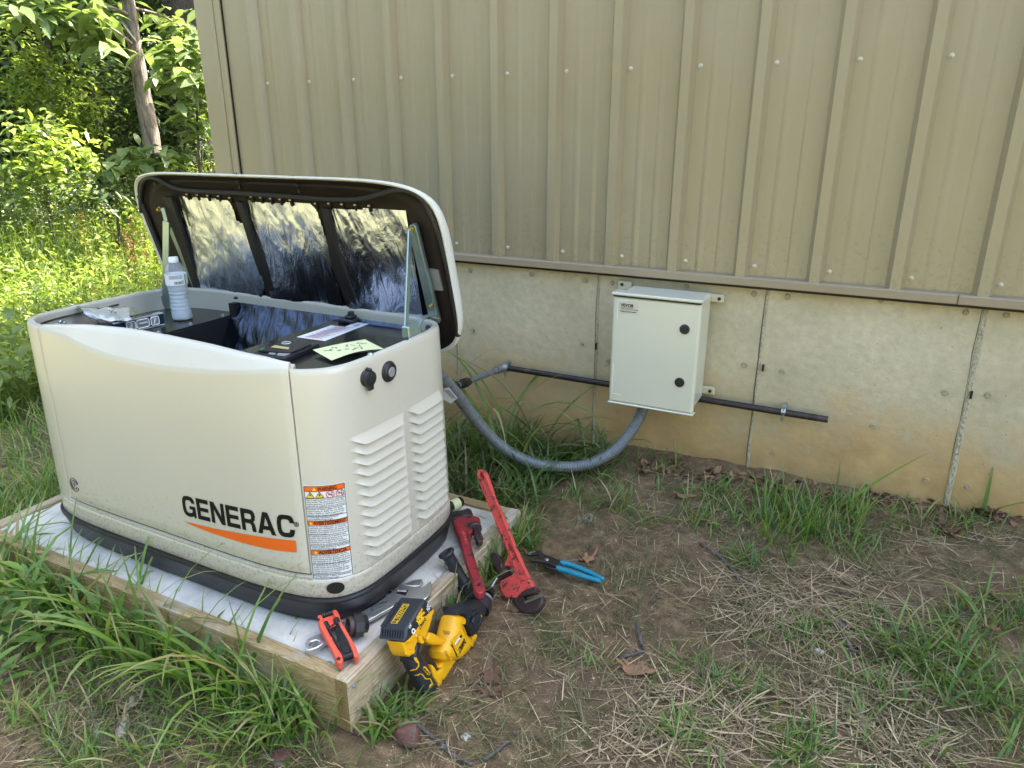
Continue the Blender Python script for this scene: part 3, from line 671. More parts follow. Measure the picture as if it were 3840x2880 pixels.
# louvers on the end panel
def louver(y0, y1, zc, h=.030, bulge=.012):
    ua, ub = u_end(y0), u_end(y1); mb = MB(); nu, nv = 22, 10; V = []
    for j in range(nv+1):
        t = j/nv
        for i in range(nu+1):
            s = i/nu; g = min(1, s/.22, (1-s)/.12); g = g*g*(3-2*g)
            d = bulge*g*(t**1.3); z = zc+h/2-h*t*(.35+.65*g)-(1-g)*.0
            V.append(body(ua+(ub-ua)*s, z, .0004+d))
    for i in range(nu+1):
        s = i/nu; g = min(1, s/.22, (1-s)/.12); g = g*g*(3-2*g)
        z = zc+h/2-h*(.35+.65*g)
        V.append(body(ua+(ub-ua)*s, z+.003*g, .0004+bulge*g*.75-.002*g)); 
    for i in range(nu+1):
        s = i/nu; g = min(1, s/.22, (1-s)/.12); g = g*g*(3-2*g)
        V.append(body(ua+(ub-ua)*s, zc+h/2-h*(.35+.65*g)+.0035*g, .0002))
    F = [(j*(nu+1)+i, j*(nu+1)+i+1, (j+1)*(nu+1)+i+1, (j+1)*(nu+1)+i) for j in range(nv+2) for i in range(nu)]
    return mb.add(V, F).build('louver', M['cream'], gen, True, 50)
for k in range(12):
    zc = .481-.0283*k
    louver(-1.266+.001*k, -1.060, zc, .0262, .0125); louver(-1.043, -.862, zc+.0015, .0262, .0125)
# port cap with tab and round button
def port(y, z, prof, mat, tab=False, name='port_cap'):
    u = u_end(y); O = body(u, z, -.001); nn = nrm(body(u, z, .05)-body(u, z, 0)); mb = MB(); mb.lathe(O, nn, prof, 28)
    if tab:
        tt = nrm(body(u+.004, z)-body(u-.004, z)); mb.fbox(O+nn*.012+A(0, 0, -.020), tt, nn, A(0, 0, 1), (.009, .005, .010), .003); mb.lathe(O+nn*.004+A(0, 0, .021), nn, [(0, .005), (.012, .005), (.014, .003)], 12)
    return mb.build(name, mat, gen, True, 30)
port(-1.196, .625, [(0, .021), (.004, .0215), (.006, .0195), (.012, .0195), (.0165, .018), (.018, .012), (.0182, 0.0005)], M['blackpl'], True)
port(-1.112, .617, [(0, .0265), (.004, .0265), (.006, .024), (.009, .0235), (.012, .019), (.010, .0175), (.010, .0005)], M['blackpl'], name='switch_bezel')
port(-1.112, .617, [(.009, .0125), (.0125, .0125), (.0135, .011), (.0135, .0005)], M['grey'], name='push_button')
for yy, zz in ((-1.24, .664), (-1.125, .664)): pass
# lifting hole
def u_pick(p):
    best = (1e9, 0, 0)
    for u in np.linspace(.72, 1.0, 281):
        for z in (.10, .105, .11, .115):
            q = body(u, z); d = q-CP; zz = np.dot(d, FWD); px = 1920+F_(d, zz)[0]; py = 1440-F_(d, zz)[1]
            e = (px-p[0])**2+(py-p[1])**2
            if e < best[0]: best = (e, u, z)
    return best[1], best[2]
def F_(d, zz): return F_c*np.dot(d, RGT)/zz, F_c*np.dot(d, UPV)/zz
F_c = 2709.05
u_, z_ = u_pick((1258, 2217)); z_ = .108
mb = MB(); mb.add([body(u_, z_, .0035)]+[body(u_+r_*.021*math.cos(a)/PER, z_+r_*.0165*math.sin(a), .0035) for r_ in (.5, 1) for a in np.linspace(0, 2*np.pi, 33)[:-1]], [(0, 1+i, 1+(i+1) % 32) for i in range(32)]+[(1+i, 33+i, 33+(i+1) % 32, 1+(i+1) % 32) for i in range(32)]); mb.build('lifting_hole', M['void'], gen)
# ---- warning label, wrapped on the corner
C8 = crop(1050, 1750, 350/1161)
def surf_pick(p):
    best = (1e9, 0, 0)
    for u in np.linspace(.74, .95, 211):
        q0 = body(u, .3); d = q0-CP
        # solve z along vertical line so py matches
        for z in np.linspace(.08, .5, 106):
            q = body(u, z); d = q-CP; zz = np.dot(d, FWD); px = 1920+F_c*np.dot(d, RGT)/zz; py = 1440-F_c*np.dot(d, UPV)/zz
            e = (px-p[0])**2+(py-p[1])**2
            if e < best[0]: best = (e, u, z)
    return best[1], best[2]
uTL, zTL = surf_pick(C8((318, 235))); uTR, zTR = surf_pick(C8((777, 200))); uBL, zBL = surf_pick(C8((440, 1395))); uBR, zBR = surf_pick(C8((870, 1345)))
u0, u1 = (uTL+uBL)/2-.001, (uTR+uBR)/2+.0015; zt, zb = (zTL+zTR)/2, (zBL+zBR)/2
u0 = max(u0, ud1+.0045/PER); LW, LH = (u1-u0)*PER, zt-zb
def lm(x, y, off=.0012): return body(u0+x/PER, zb+y, off)   # x 0..LW, y 0..LH
def lrect(mb, x0, y0, x1, y1, off, n=14):
    V = [lm(x0+(x1-x0)*i/n, y, off) for y in (y0, y1) for i in range(n+1)]
    return mb.add(V, [(i, i+1, n+1+i+1, n+1+i) for i in range(n)])
lab = lrect(MB(), -.002, -.006, LW+.002, LH+.002, .0006).build('warning_label', M['vinyl'], gen)
def frac(py, L=318, T=235, B=1395): return LH*(1-(py-T)/(B-T))
rows_y = dict(w0=235, w1=297, i1=380, t1=495, t2=598, t3=655, a1=707, a2=828, a3=965, a4=1022, d1=1073, d2=1198, d3=1335, end=1395)
for a_, b_ in ((235, 297), (655, 707), (1022, 1073)): lrect(MB(), 0, frac(b_), LW, frac(a_), .0012).build('label_band', M['orange'], lab)
mb = MB()
for y in (235, 297, 380, 495, 598, 655, 707, 828, 965, 1022, 1073, 1198, 1335, 1393): yy = frac(y); lrect(mb, 0, yy-.0006, LW, yy+.0006, .0016)
for x in (0, LW): lrect(mb, x-.0007, 0, x+.0007, LH, .0016, 2)
mb.build('label_rule', M['ink'], lab)
mb = MB()
def ltext(s, x, py, size, bold=.0, sx=1., fit=0):
    V, Fc = text_mesh(s, size, bold=bold, ext=.0001, sx=sx)
    if fit: V[:, 0] *= fit*LW/V[:, 0].max()
    if V[:, 0].max() > LW-x-.002: V[:, 0] *= (LW-x-.002)/V[:, 0].max()
    mb.add([lm(x+v[0], frac(py)+v[1], .0018) for v in V], Fc)
ltext('WARNING', LW*.33, 288, .0135, .0003, fit=.47); ltext('AVERTISSEMENT', LW*.15, 699, .0118, .0003, fit=.81); ltext('ADVERTENCIA', LW*.21, 1066, .0125, .0003, fit=.70)
body_txt = [(325, ['']), (405, ['Risk of electric shock. No user serviceable', 'parts inside. The control panel for this', 'engine generator is intended to only be', 'operated by qualified service personnel.']),
 (517, ['Explosion of battery gases can cause', 'severe injury or death. Do not smoke,', 'strike a match or cause a spark in the', 'vicinity of this battery compartment.']),
 (618, ['Cancer and reproductive harm', 'www.P65Warnings.ca.gov']),
 (728, ["Risque de choc electrique. Aucune piece", "reparable par l'utilisateur. Le controle", 'panneau de ce generateur de moteur est', 'destine a etre utilise uniquement par un', 'personnel qualifie.']),
 (852, ["L'explosion de gaz de la batterie peut", 'causer des blessures graves ou la mort.', 'Ne pas fumer, ne pas allumer une', 'allumette ni provoquer une etincelle a', 'proximite de ce compartiment de batterie.']),
 (986, ['Cancer et effet nocif sur la reproduction', 'www.P65Warnings.ca.gov']),
 (1094, ['Riesgo de descarga electrica. No hay', 'piezas que el usuario pueda reparar. El', 'control panel para este generador de motor', 'esta destinado a ser operado solamente', 'por personal de servicio calificado.']),
 (1222, ['La explosion de los gases de la bateria', 'puede causar danos severos o la', 'muerte. No fume, ni encienda cerillos', 'ni haga chispas en la vecindad de este', 'compartimiento de baterias.']),
 (1356, ['Produce cancer y danos reproductivos', 'www.P65Warnings.ca.gov'])]
for py, lines in body_txt:
    for k, s in enumerate(lines):
        if s: ltext(s, .0025, py+k*25+2, .0058, .00005, .95)
mb.build('label_text', M['ink'], lab)
mb = MB(); mi = MB(); mr = MB()
for k, x in enumerate((LW*.14, LW*.37)):
    yb, yt = frac(372), frac(306); cx_ = x
    mi.add([lm(cx_-.0105, yb-.001, .0016), lm(cx_+.0105, yb-.001, .0016), lm(cx_, yt+.002, .0016)], [(0, 1, 2)])
    mb.add([lm(cx_-.0085, yb+.0006, .002), lm(cx_+.0085, yb+.0006, .002), lm(cx_, yt-.0006, .002)], [(0, 1, 2)])
    mi.add([lm(cx_+a, yb+b, .0024) for a, b in ((.001, .0125), (-.003, .0065), (0, .0065), (-.001, .002), (.003, .0085), (.0005, .0085))], [(0, 1, 2, 5), (2, 3, 4, 5)])
for x in (LW*.63, LW*.87):
    yc = frac(340)
    mr.tube([lm(x+.0088*math.cos(a), yc+.0088*math.sin(a), .002) for a in np.linspace(0, 2*np.pi, 25)[:-1]], .0009, 4, closed=True)
    mr.tube([lm(x-.006, yc+.006, .002), lm(x+.006, yc-.006, .002)], .0008, 4); mi.tube([lm(x-.005, yc-.001, .0018), lm(x+.005, yc-.001, .0018)], .0011, 4); mi.tube([lm(x+.003, yc+.002, .0018), lm(x+.0045, yc+.005, .0018)], .0008, 4)
for (py, x) in ((266, LW*.25), (681, LW*.08), (1048, LW*.13)):
    yb = frac(py)-.0045; mb.add([lm(x-.0045, yb, .002), lm(x+.0045, yb, .002), lm(x, yb+.009, .002)], [(0, 1, 2)])
mb.build('label_triangle', M['amber'], lab); mi.build('label_symbol', M['ink'], lab); mr.build('prohibition_ring', M['inkred'], lab)

# ---- interior
ZD = .600
def inner_poly(z, off, n=NS): return [body(u, z, off) for u in us]
ip = np.array(inner_poly(ZD, -.0225))
ip[:, 1] = np.maximum(ip[:, 1], -1.318)
XE = -.392; XP = .045; ZP = .632
def clip_poly(P, keep, xc):
    out = []
    for i in range(len(P)):
        a_, b_ = P[i], P[(i+1) % len(P)]; ia, ib = keep(a_[0], xc), keep(b_[0], xc)
        if ia: out.append(tuple(a_))
        if ia != ib:
            t = (xc-a_[0])/(b_[0]-a_[0]); out.append(tuple(a_+(b_-a_)*t))
    return out
L = clip_poly(ip, lambda x, c: x < c, XE); mb = MB(); n = len(L)
mb.add(L+[(p[0], p[1], p[2]-.004) for p in L], [tuple(range(n)), tuple(range(2*n-1, n-1, -1))]+[(i, n+i, n+(i+1) % n, (i+1) % n) for i in range(n)]); mb.build('deck', M['blackmetal'], gen, fixn=True)
Rr = clip_poly(np.array(inner_poly(ZP, -.034)), lambda x, c: x > c, XP); Rr = [(p[0], max(p[1], -1.325), ZP) for p in Rr]; n = len(Rr); mb = MB()
mb.add(Rr+[(p[0], p[1], .30) for p in Rr], [tuple(range(n)), tuple(range(2*n-1, n-1, -1))]+[(i, n+i, n+(i+1) % n, (i+1) % n) for i in range(n)]); mb.build('control_panel', M['blackmetal'], gen, fixn=True)
# black insulation strip along the rim on the end
mb = MB(); mb.tube([body(u, RIM-.012, -.029) for u in np.linspace(u_end(-1.30), u_end(-.80), 40)], .0075, 8); mb.build('rim_seal', M['rubber'], gen, True); mb = MB(); mb.tube([body(u, RIM-.022, -.027) for u in np.linspace(u_front(-.50)-.03-.12, u_front(-.50)-.03, 40)], .003, 6); mb.build('rim_seal', M['rubber'], gen, True)
yB = -.792
V = []; NX, NZ = 90, 50
for j in range(NZ):
    for i in range(NX):
        x = XE+.01+(.36-XE-.01)*i/(NX-1); t = j/(NZ-1); z = .642-.30*t; V.append((x, yB-.004-.17*t+.010*float(fbm(A(x*7+z*3), A(z*6), 2, 81)[0])*min(1, t*6)+.006*float(fbm(A(x*26), A(z*22+x*8), 2, 82)[0]), z))
obj('foil_partition', V, [(j*NX+i, (j+1)*NX+i, (j+1)*NX+i+1, j*NX+i+1) for j in range(NZ-1) for i in range(NX-1)], M['foildark'], gen, True)
mb = MB(); mb.box(A(XE, -1.32, .25), A(XE+.006, yB-.01, ZD-.005)); mb.box(A(XE-.0, -1.33, .22), A(XP, yB-.01, .25)); mb.box(A(XE, -1.33, .25), A(XP, -1.325, .60)); mb.build('well', M['void'], gen)
fo = hit(C1((1480, 1055)), 1, yB); mb = MB(); mb.box(A(XE+.004, yB-.03, .35), A(XE+.028, yB-.0045, .642)); mb.build('partition_post', M['void'], gen)
for p in ((1032, 1280), (1238, 1225), (1440, 1168)):
    Q = hit(C1(p), 2, ZD); Q[0] = XE-.012+.0; mb = MB(); mb.lathe(Q, A(0, 0, 1), [(0, .0085), (.002, .0085), (.002, .006), (.006, .0055), (.0075, .003)], 10); mb.build('deck_bolt', M['steel'], gen, True, 30)
for p in ((880, 460, -1), ):
    pass
FR = lambda p: hit(C2((p)), 2, ZP)
C2 = crop(900, 1000, 850/2203)
class HF:   # horizontal frame at height z
    def __init__(s, z): s.z = z; s.O = A(0, 0, z); s.X = A(1, 0, 0); s.Y = A(0, 1, 0); s.N = A(0, 0, 1)
    def px(s, p, off=0.): Q = hit(p, 2, s.z+off); return (Q[0], Q[1])
    def w(s, V): V = np.asarray(V).copy(); V[:, 2] += s.z; return V
hf = HF(ZP)
# instruction label
lb = plate(hf, 'instruction_label', [[(552, 683), (885, 570), (1020, 585), (1120, 540), (1265, 550), (1100, 612), (825, 720)]], .0, .0008, M['vinyl'], gen, C2, 0)
red = MB()
a0, a1 = np.array(hf.px(C2((610, 690)))), np.array(hf.px(C2((790, 712)))); b0, b1 = np.array(hf.px(C2((930, 582)))), np.array(hf.px(C2((1120, 596))))
for k in range(9):
    t = k/8; p0 = a1+(a0-a1)*1.; s0 = a0+(b0-a0)*(.06+.9*t); s1 = a1+(b1-a1)*(.06+.9*t)
    d_ = nrm(s1-s0); nn = A(-d_[1], d_[0])*.0013
    red.add([(*(s0+nn), ZP+.0014), (*(s0-nn), ZP+.0014), (*(s1-nn), ZP+.0014), (*(s1+nn), ZP+.0014)], [(0, 1, 2, 3)])
red.build('label_line', M['inkred'], lb)
mi = MB()
for k in range(8):
    for r_ in range(3):
        t = (k+.25+.22*r_)/8; s0 = a0+(b0-a0)*(.06+.9*t); s1 = a1+(b1-a1)*(.06+.9*t); s1 = s0+(s1-s0)*RNG.uniform(.6, .9); s0 = s0+(s1-s0)*.12
        d_ = nrm(s1-s0); nn = A(-d_[1], d_[0])*.0004
        mi.add([(*(s0+nn), ZP+.0013), (*(s0-nn), ZP+.0013), (*(s1-nn), ZP+.0013), (*(s1+nn), ZP+.0013)], [(0, 1, 2, 3)])
for s_, p in (('ON', (1180, 556)), ('OFF', (1095, 582))):
    V, Fc = text_mesh(s_, .014, bold=.0004, ext=.0001); o_ = hf.px(C2(p)); 
    mi.add([(o_[0]+v[1]*1., o_[1]-v[0]*.0+v[0]*.0+v[0]*1.-0.0, ZP+.0014) for v in V], Fc)
mi.build('label_print', M['ink'], lb)
# breaker latch
Q = hit(C2((1060, 540)), 2, ZP); mb = MB(); mb.box(Q+A(-.028, -.022, 0), Q+A(.028, .02, .014), .004); mb.box(Q+A(-.005, -.018, .014), Q+A(.022, .016, .024), .004); mb.lathe(Q+A(.010, 0, .022), A(0, 0, 1), [(0, .010), (.010, .010), (.013, .006)], 16); mb.build('latch', M['blackpl'], gen, True, 30)
# controller module
L0 = [(90, 845), (420, 712), (695, 750), (770, 750), (765, 785), (430, 895)]
h2 = HF(ZP)
cm = plate(h2, 'controller', [[(92, 848), (420, 712), (697, 745), (770, 750), (430, 893)]], 0, .014, M['blackpl'], gen, C2, .002)
plate(HF(ZP+.014), 'screen_bezel', [[(180, 815), (420, 718), (690, 752), (500, 830)]], 0, .005, M['blackpl'], cm, C2, .001)
h3 = HF(ZP+.0195)
mb = MB(); c_ = hit(C2((450, 740)), 2, h3.z); mb.tube([c_+A(.011*math.cos(a), .011*math.sin(a), 0) for a in np.linspace(0, 2*np.pi, 25)[:-1]], .0009, 4, closed=True)
V, Fc = text_mesh('G', .013, bold=.0004, ext=.0001, align='CENTER'); mb.add([(c_[0]+v[0], c_[1]-.004+v[1], c_[2]) for v in V], Fc); mb.build('badge', M['whitepl'], cm)
for L_, mt, nm in (([(340, 762), (480, 785), (470, 803), (300, 782)], 'gold', 'display_strip'), ([(215, 790), (275, 797), (255, 818), (190, 808)], 'green', 'key'), ([(280, 800), (330, 805), (312, 826), (265, 820)], 'blue', 'key'), ([(350, 808), (395, 813), (380, 832), (335, 828)], 'inkred', 'key'), ([(285, 832), (350, 838), (335, 856), (275, 850)], 'grey', 'key'), ([(370, 835), (470, 822), (490, 845), (430, 868), (355, 862)], 'grey', 'key')):
    plate(HF(ZP+.0146+(.005 if nm == 'display_strip' else 0)), nm, [L_], 0, .0008, M[mt], cm, C2, 0)
for p in ((30, 828), ):
    Q = hit(C2(p), 2, ZP+.01); Q[1] = max(Q[1], -1.32); mb = MB(); mb.lathe(Q+A(0, 0, -.01), A(0, 0, 1), [(0, .010), (.010, .010), (.014, .006)], 14); mb.build('rubber_bumper', M['rubber'], gen, True, 30)
# rim buttons on the end panel
for p, mt in (((1612, 703), 'blackpl'), ((1268, 850), 'steel')):
    Q = hit(C2(p), 2, RIM+.002); mb = MB(); mb.lathe(Q+A(0, 0, -.003), A(0, 0, 1), [(0, .008), (.003, .008), (.006, .005)], 14); mb.build('rim_fastener', M[mt], gen, True, 30)
# rear rim fastener
Q = hit(C1((1503, 1048)), 2, RIM+.004); mb = MB(); mb.lathe(Q+A(0, 0, -.004), A(0, 0, 1), [(0, .007), (.004, .007), (.007, .004)], 12); mb.build('rim_fastener', M['blackpl'], gen, True, 30)

# ============================================================ LID
TL = rad(15); LP0 = A(0, -.735, .57); Ld = A(0, -math.sin(TL), math.cos(TL)); LN = A(0, math.cos(TL), math.sin(TL))
LU, LV_ = -.142, .2345
def lw(u, v, w=0.):
    bend = max(0., v-.43); bend = -(bend**1.25)*1.0*max(0, 1-abs((u-LU)/.62)**4)
    return LP0+A(1, 0, 0)*u+Ld*v+LN*(w+bend)
def lpx(p, w=0.):
    Q = hitp(p, LP0+LN*w, LN)-LP0; return (Q[0], float(np.dot(Q, Ld)))
lid = obj('lid', [(0, 0, 0)], [], None, gen) if False else None
def lpxb(p, w=0.):
    q = lpx(p, w)
    for _ in range(10):
        b = max(0., q[1]-.43); b = -(b**1.25)*max(0, 1-abs((q[0]-LU)/.62)**4); q2 = lpx(p, w+b); q = (.5*q[0]+.5*q2[0], .5*q[1]+.5*q2[1])
    return q
def lid_ring(a, b, n, w, N_=200, bow=.0):
    return [lw(LU+x, LV_+y, w) for x, y in outline(a, b, n, bow, N_)]
rings = [(.597, .2745, 5.5, .004), (.603, .281, 5.5, .0), (.607, .284, 5.5, .003), (.608, .283, 5.5, .012), (.605, .272, 5.3, .030), (.595, .252, 5., .048), (.56, .215, 4.5, .064), (.44, .14, 4, .076), (.2, .06, 3, .082)]
V = []
for r_ in rings: V += lid_ring(r_[0], r_[1], r_[2], r_[3])
F = [(i*200+k, i*200+(k+1) % 200, (i+1)*200+(k+1) % 200, (i+1)*200+k) for i in range(len(rings)-1) for k in range(200)]+[tuple((len(rings)-1)*200+k for k in range(200))]
lid = obj('lid', V, F, M['white'], gen, True, 45)
rings = [(.597, .2745, 5.5, .004), (.592, .270, 5.5, .006), (.585, .263, 5.5, .016), (.572, .252, 5.2, .018), (.566, .246, 5, .012)]+[(.566*q, .246*q, 5-1.5*(1-q), .012) for q in (.97, .94, .9, .86, .82, .78, .74, .7, .6, .5, .3, .15)]
V = []
for r_ in rings: V += lid_ring(r_[0], r_[1], r_[2], r_[3])
F = [(i*200+(k+1) % 200, i*200+k, (i+1)*200+k, (i+1)*200+(k+1) % 200) for i in range(len(rings)-1) for k in range(200)]+[tuple((len(rings)-1)*200+k for k in range(199, -1, -1))]
obj('lid_liner', V, F, M['liner'], lid, True, 45)
CL = crop(480, 600, 1300/2212)
gas = [(88, 330), (84, 220), (92, 160), (110, 125), (150, 108), (205, 125), (265, 160), (340, 185), (430, 195), (700, 208), (1000, 228), (1250, 246), (1400, 250), (1500, 243), (1600, 218), (1680, 195), (1750, 188), (1820, 205), (1880, 250), (1930, 330), (1975, 440), (2010, 560), (2045, 700), (2075, 860), (2100, 1020), (2108, 1120)]
gp = [lpxb(CL(p), .008) for p in gas]; gp = smoothc(np.array(gp), 6)
mb = MB(); mb.tube([lw(a, b, .006) for a, b in gp], .0075, 8); gl = [(.0-.735, .40), (-.738, .3), (-.738, .15), (-.725, .03), (-.66, -.02), (-.4, -.032), (0, -.032), (.3, -.032)]
mb.tube([lw(LU-.585*1., v, .008) for v in np.linspace(.42, .02, 10)], .007, 8); mb.build('lid_gasket', M['rubber'], lid, True)
# joint lines + keyhole slots in the lip
for (p, q) in (((672, 72), (708, 195)),):
    a_, b_ = lpxb(CL(p)), lpxb(CL(q)); mb = MB(); mb.tube([lw(a_[0]+(b_[0]-a_[0])*t, a_[1]+(b_[1]-a_[1])*t, .0085) for t in np.linspace(.12, .97, 6)], .0014, 5); mb.build('lip_joint', M['void'], lid)
a_, b_ = lpxb(CL((725, 222))), lpxb(CL((738, 255))); mb = MB(); mb.tube([lw(*a_, .0115), lw(*b_, .0115)], .0012, 5); mb.build('lip_joint', M['void'], lid)
a_, b_ = lpxb(CL((1025, 90))), lpxb(CL((1080, 210))); mb = MB(); mb.tube([lw(a_[0]+(b_[0]-a_[0])*t, a_[1]+(b_[1]-a_[1])*t, .0105) for t in np.linspace(.12, .97, 6)], .0012, 5); mb.build('lip_joint', M['liner'], lid)
for p in ((668, 104), (682, 146), (696, 182), (1049, 127), (1063, 167), (1076, 205), (155, 158)):
    a_ = lpxb(CL(p)); O = lw(*a_, .010); mb = MB(); mb.lathe(O, -LN, [(0, .006), (.0012, .006), (.0012, .0005)], 10); mb.build('slot_hole', M['void'], lid)
for k, p in enumerate(((370, 232), (436, 236), (503, 240), (571, 243), (644, 255), (780, 248), (840, 254), (903, 260), (964, 265), (1029, 270), (1190, 292), (1275, 292), (1358, 297), (1443, 302), (1532, 307))):
    a_ = lpxb(CL(p)); O = lw(a_[0], a_[1]-.004, .011); mb = MB(); mb.fbox(O-LN*.003, A(1, 0, 0), Ld, LN, (.0045, .010, .004), .002); mb.build('liner_clip', M['liner'], lid); mb = MB(); mb.fbox(O-LN*.006+Ld*.009, A(1, 0, 0), Ld, LN, (.0035, .0018, .002)); mb.build('clip_tip', M['boxtab'], lid)
# foil panels: wrinkled sheets
def foil_panel(pts, seed):
    Q = np.array([lpx(CL(p), -.006) for p in pts]); lo, hi = Q.min(0), Q.max(0)
    # fine grid clipped to polygon
    st = .004; gu = np.arange(lo[0], hi[0]+st, st); gv = np.arange(lo[1], hi[1]+st, st); GU, GV = np.meshgrid(gu, gv)
    def inside(x, y):
        c_ = np.zeros(x.shape, bool); n = len(Q)
        for i in range(n):
            x1, y1 = Q[i]; x2, y2 = Q[(i+1) % n]
            cond = ((y1 > y) != (y2 > y)) & (x < (x2-x1)*(y-y1)/(y2-y1+1e-12)+x1); c_ ^= cond
        return c_
    cx_, cy_ = (GU[:-1, :-1]+st/2), (GV[:-1, :-1]+st/2); ins = inside(cx_, cy_)
    r1 = GU*.8+GV*.6; r2 = -GU*.6+GV*.8
    sh = GU+.35*GV; W = .030*fbm(sh*5, GV*4, 2, seed)+.012*fbm(sh*22+1.5*fbm(GU*9, GV*9, 2, seed+3), GV*7, 3, seed+5)+.0015*fbm(GU*60, GV*45, 2, seed+8)
    ii = np.arange(GU.size).reshape(GU.shape); jj, kk = np.nonzero(ins)
    F = np.stack([ii[jj, kk+1], ii[jj, kk], ii[jj+1, kk], ii[jj+1, kk+1]], 1)
    W = W*.5-.022+.032*np.clip(GV/.42, 0, 1); V = np.array([lw(a, b, -.002+c_) for a, b, c_ in zip(GU.ravel(), GV.ravel(), W.ravel())])
    used = np.unique(F); mp_ = -np.ones(len(V), int); mp_[used] = np.arange(len(used))
    obj('foil_panel', V[used], mp_[F], M['foil'], lid, True)
foil_panel([(275, 238), (340, 248), (500, 256), (612, 264), (650, 310), (678, 390), (700, 400), (740, 410), (800, 560), (885, 800), (880, 815), (866, 860), (870, 905), (500, 905), (455, 780), (400, 600), (330, 400)], 71)
foil_panel([(735, 266), (770, 276), (1140, 292), (1180, 330), (1215, 410), (1290, 600), (1350, 800), (1392, 985), (965, 985), (925, 870), (860, 660), (790, 440)], 72)
foil_panel([(1270, 312), (1560, 328), (1750, 334), (1830, 660), (1912, 1080), (1475, 1080), (1400, 870), (1340, 640), (1285, 420)], 73)
# black bars between foils
for L_ in ([(222, 235), (275, 238), (470, 830), (480, 850), (430, 850)], [(690, 262), (728, 272), (800, 500), (950, 860), (955, 885), (895, 885), (780, 560)], [(1238, 305), (1275, 312), (1330, 560), (1470, 930), (1475, 950), (1405, 950), (1290, 640)]):
    fr = Frame(lw(0, 0, 0), lw(.1, 0, 0), lw(0, .1, 0)); plate(fr, 'foil_strap', [L_], .0, .014, M['void'], lid, CL, .002, off=.012)
# right prop arm (channel) on the lid
fr = Frame(lw(0, 0, 0), lw(.1, 0, 0), lw(0, .1, 0))
arm = plate(fr, 'prop_channel', [[(1788, 440), (1800, 415), (1825, 412), (1835, 430), (1975, 1000), (1985, 1040), (1930, 1040), (1915, 990)]], -.001, .014, M['zinc'], gen, CL, .001, off=.014)
plate(fr, 'channel_groove', [[(1815, 470), (1825, 470), (1955, 1010), (1943, 1010)]], .0135, .0148, M['steel'], arm, CL, 0, off=.0148)
for p in ((1812, 438), (1938, 925)):
    Q = hitp(CL(p), LP0-LN*.016, LN); mb = MB(); mb.lathe(Q, -LN, [(0, .007), (.003, .007), (.003, .0045), (.010, .0045), (.012, .002)], 8); mb.build('pivot_bolt', M['brass'], arm, True, 30)
Pt = hitp(CL((1800, 445)), LP0-LN*.02, LN); Pb = hit(CL((1772, 1112)), 2, .640); Pb = hit(CL((1772, 1112)), 0, .425)
mb = MB(); d_ = nrm(Pt-Pb); s_ = nrm(np.cross(d_, A(0, 1, 0))); t_ = np.cross(d_, s_); mid = (Pt+Pb)/2; mb.fbox(mid, s_, t_, d_, (.0025, .008, np.linalg.norm(Pt-Pb)/2), .001); mb.build('prop_stay', M['zinc'], gen)
q = [hit(CL(p), 0, .44) for p in ((1835, 1090), (1850, 1045), (1880, 1010), (1925, 993), (1970, 1010))]; q = smoothc(np.array(q), 6); mb = MB()
for a_, b_ in zip(q[:-1], q[1:]):
    d_ = nrm(b_-a_); mb.fbox((a_+b_)/2, A(1, 0, 0), np.cross(A(1, 0, 0), d_), d_, (.009, .0015, np.linalg.norm(b_-a_)/2+.001))
mb.build('curved_hinge', M['zinc'], gen)
Q = hit(CL((1810, 1085)), 0, .435); mb = MB(); mb.fbox(Q, A(1, 0, 0), A(0, 1, 0), A(0, 0, 1), (.012, .030, .016), .003); mb.build('hinge_bracket', M['zinc'], gen, True, 30)
# left prop
fr2 = fr
la = plate(fr, 'prop_channel', [[(255, 440), (275, 430), (440, 830), (420, 835)]], -.001, .012, M['zinc'], gen, CL, .001, off=.012)
Pt = hitp(CL((222, 305)), LP0-LN*.02, LN); Pb = hit(CL((240, 935)), 0, -.665); 
mb = MB(); Pm = Pt+(Pb-Pt)*.13+A(.015, 0, 0)
for a_, b_, wd in ((Pt, Pm, .006), (Pm, Pb, .011)):
    d_ = nrm(b_-a_); s_ = nrm(np.cross(d_, FWD)); t_ = np.cross(d_, s_); mb.fbox((a_+b_)/2, s_, t_, d_, (wd, .0035, np.linalg.norm(b_-a_)/2), .001)
mb.fbox(Pb+A(0, 0, .01), s_, t_, d_, (.014, .004, .03), .002); mb.build('prop_stay', M['zinc'], gen)
Q = hitp(CL((205, 310)), LP0-LN*.018, LN); mb = MB(); mb.lathe(Q, -LN, [(0, .007), (.003, .007), (.003, .0045), (.012, .0045)], 8); mb.build('pivot_bolt', M['brass'], la, True, 30)
Q = lpx(CL((1965, 765)), 0); mb = MB(); fr_s = [(1918, 695), (1978, 705), (2008, 835), (1940, 828)]; plate(fr, 'liner_tab', [fr_s], -.012, -.0105+.004, M['grey'], lid, CL, 0)

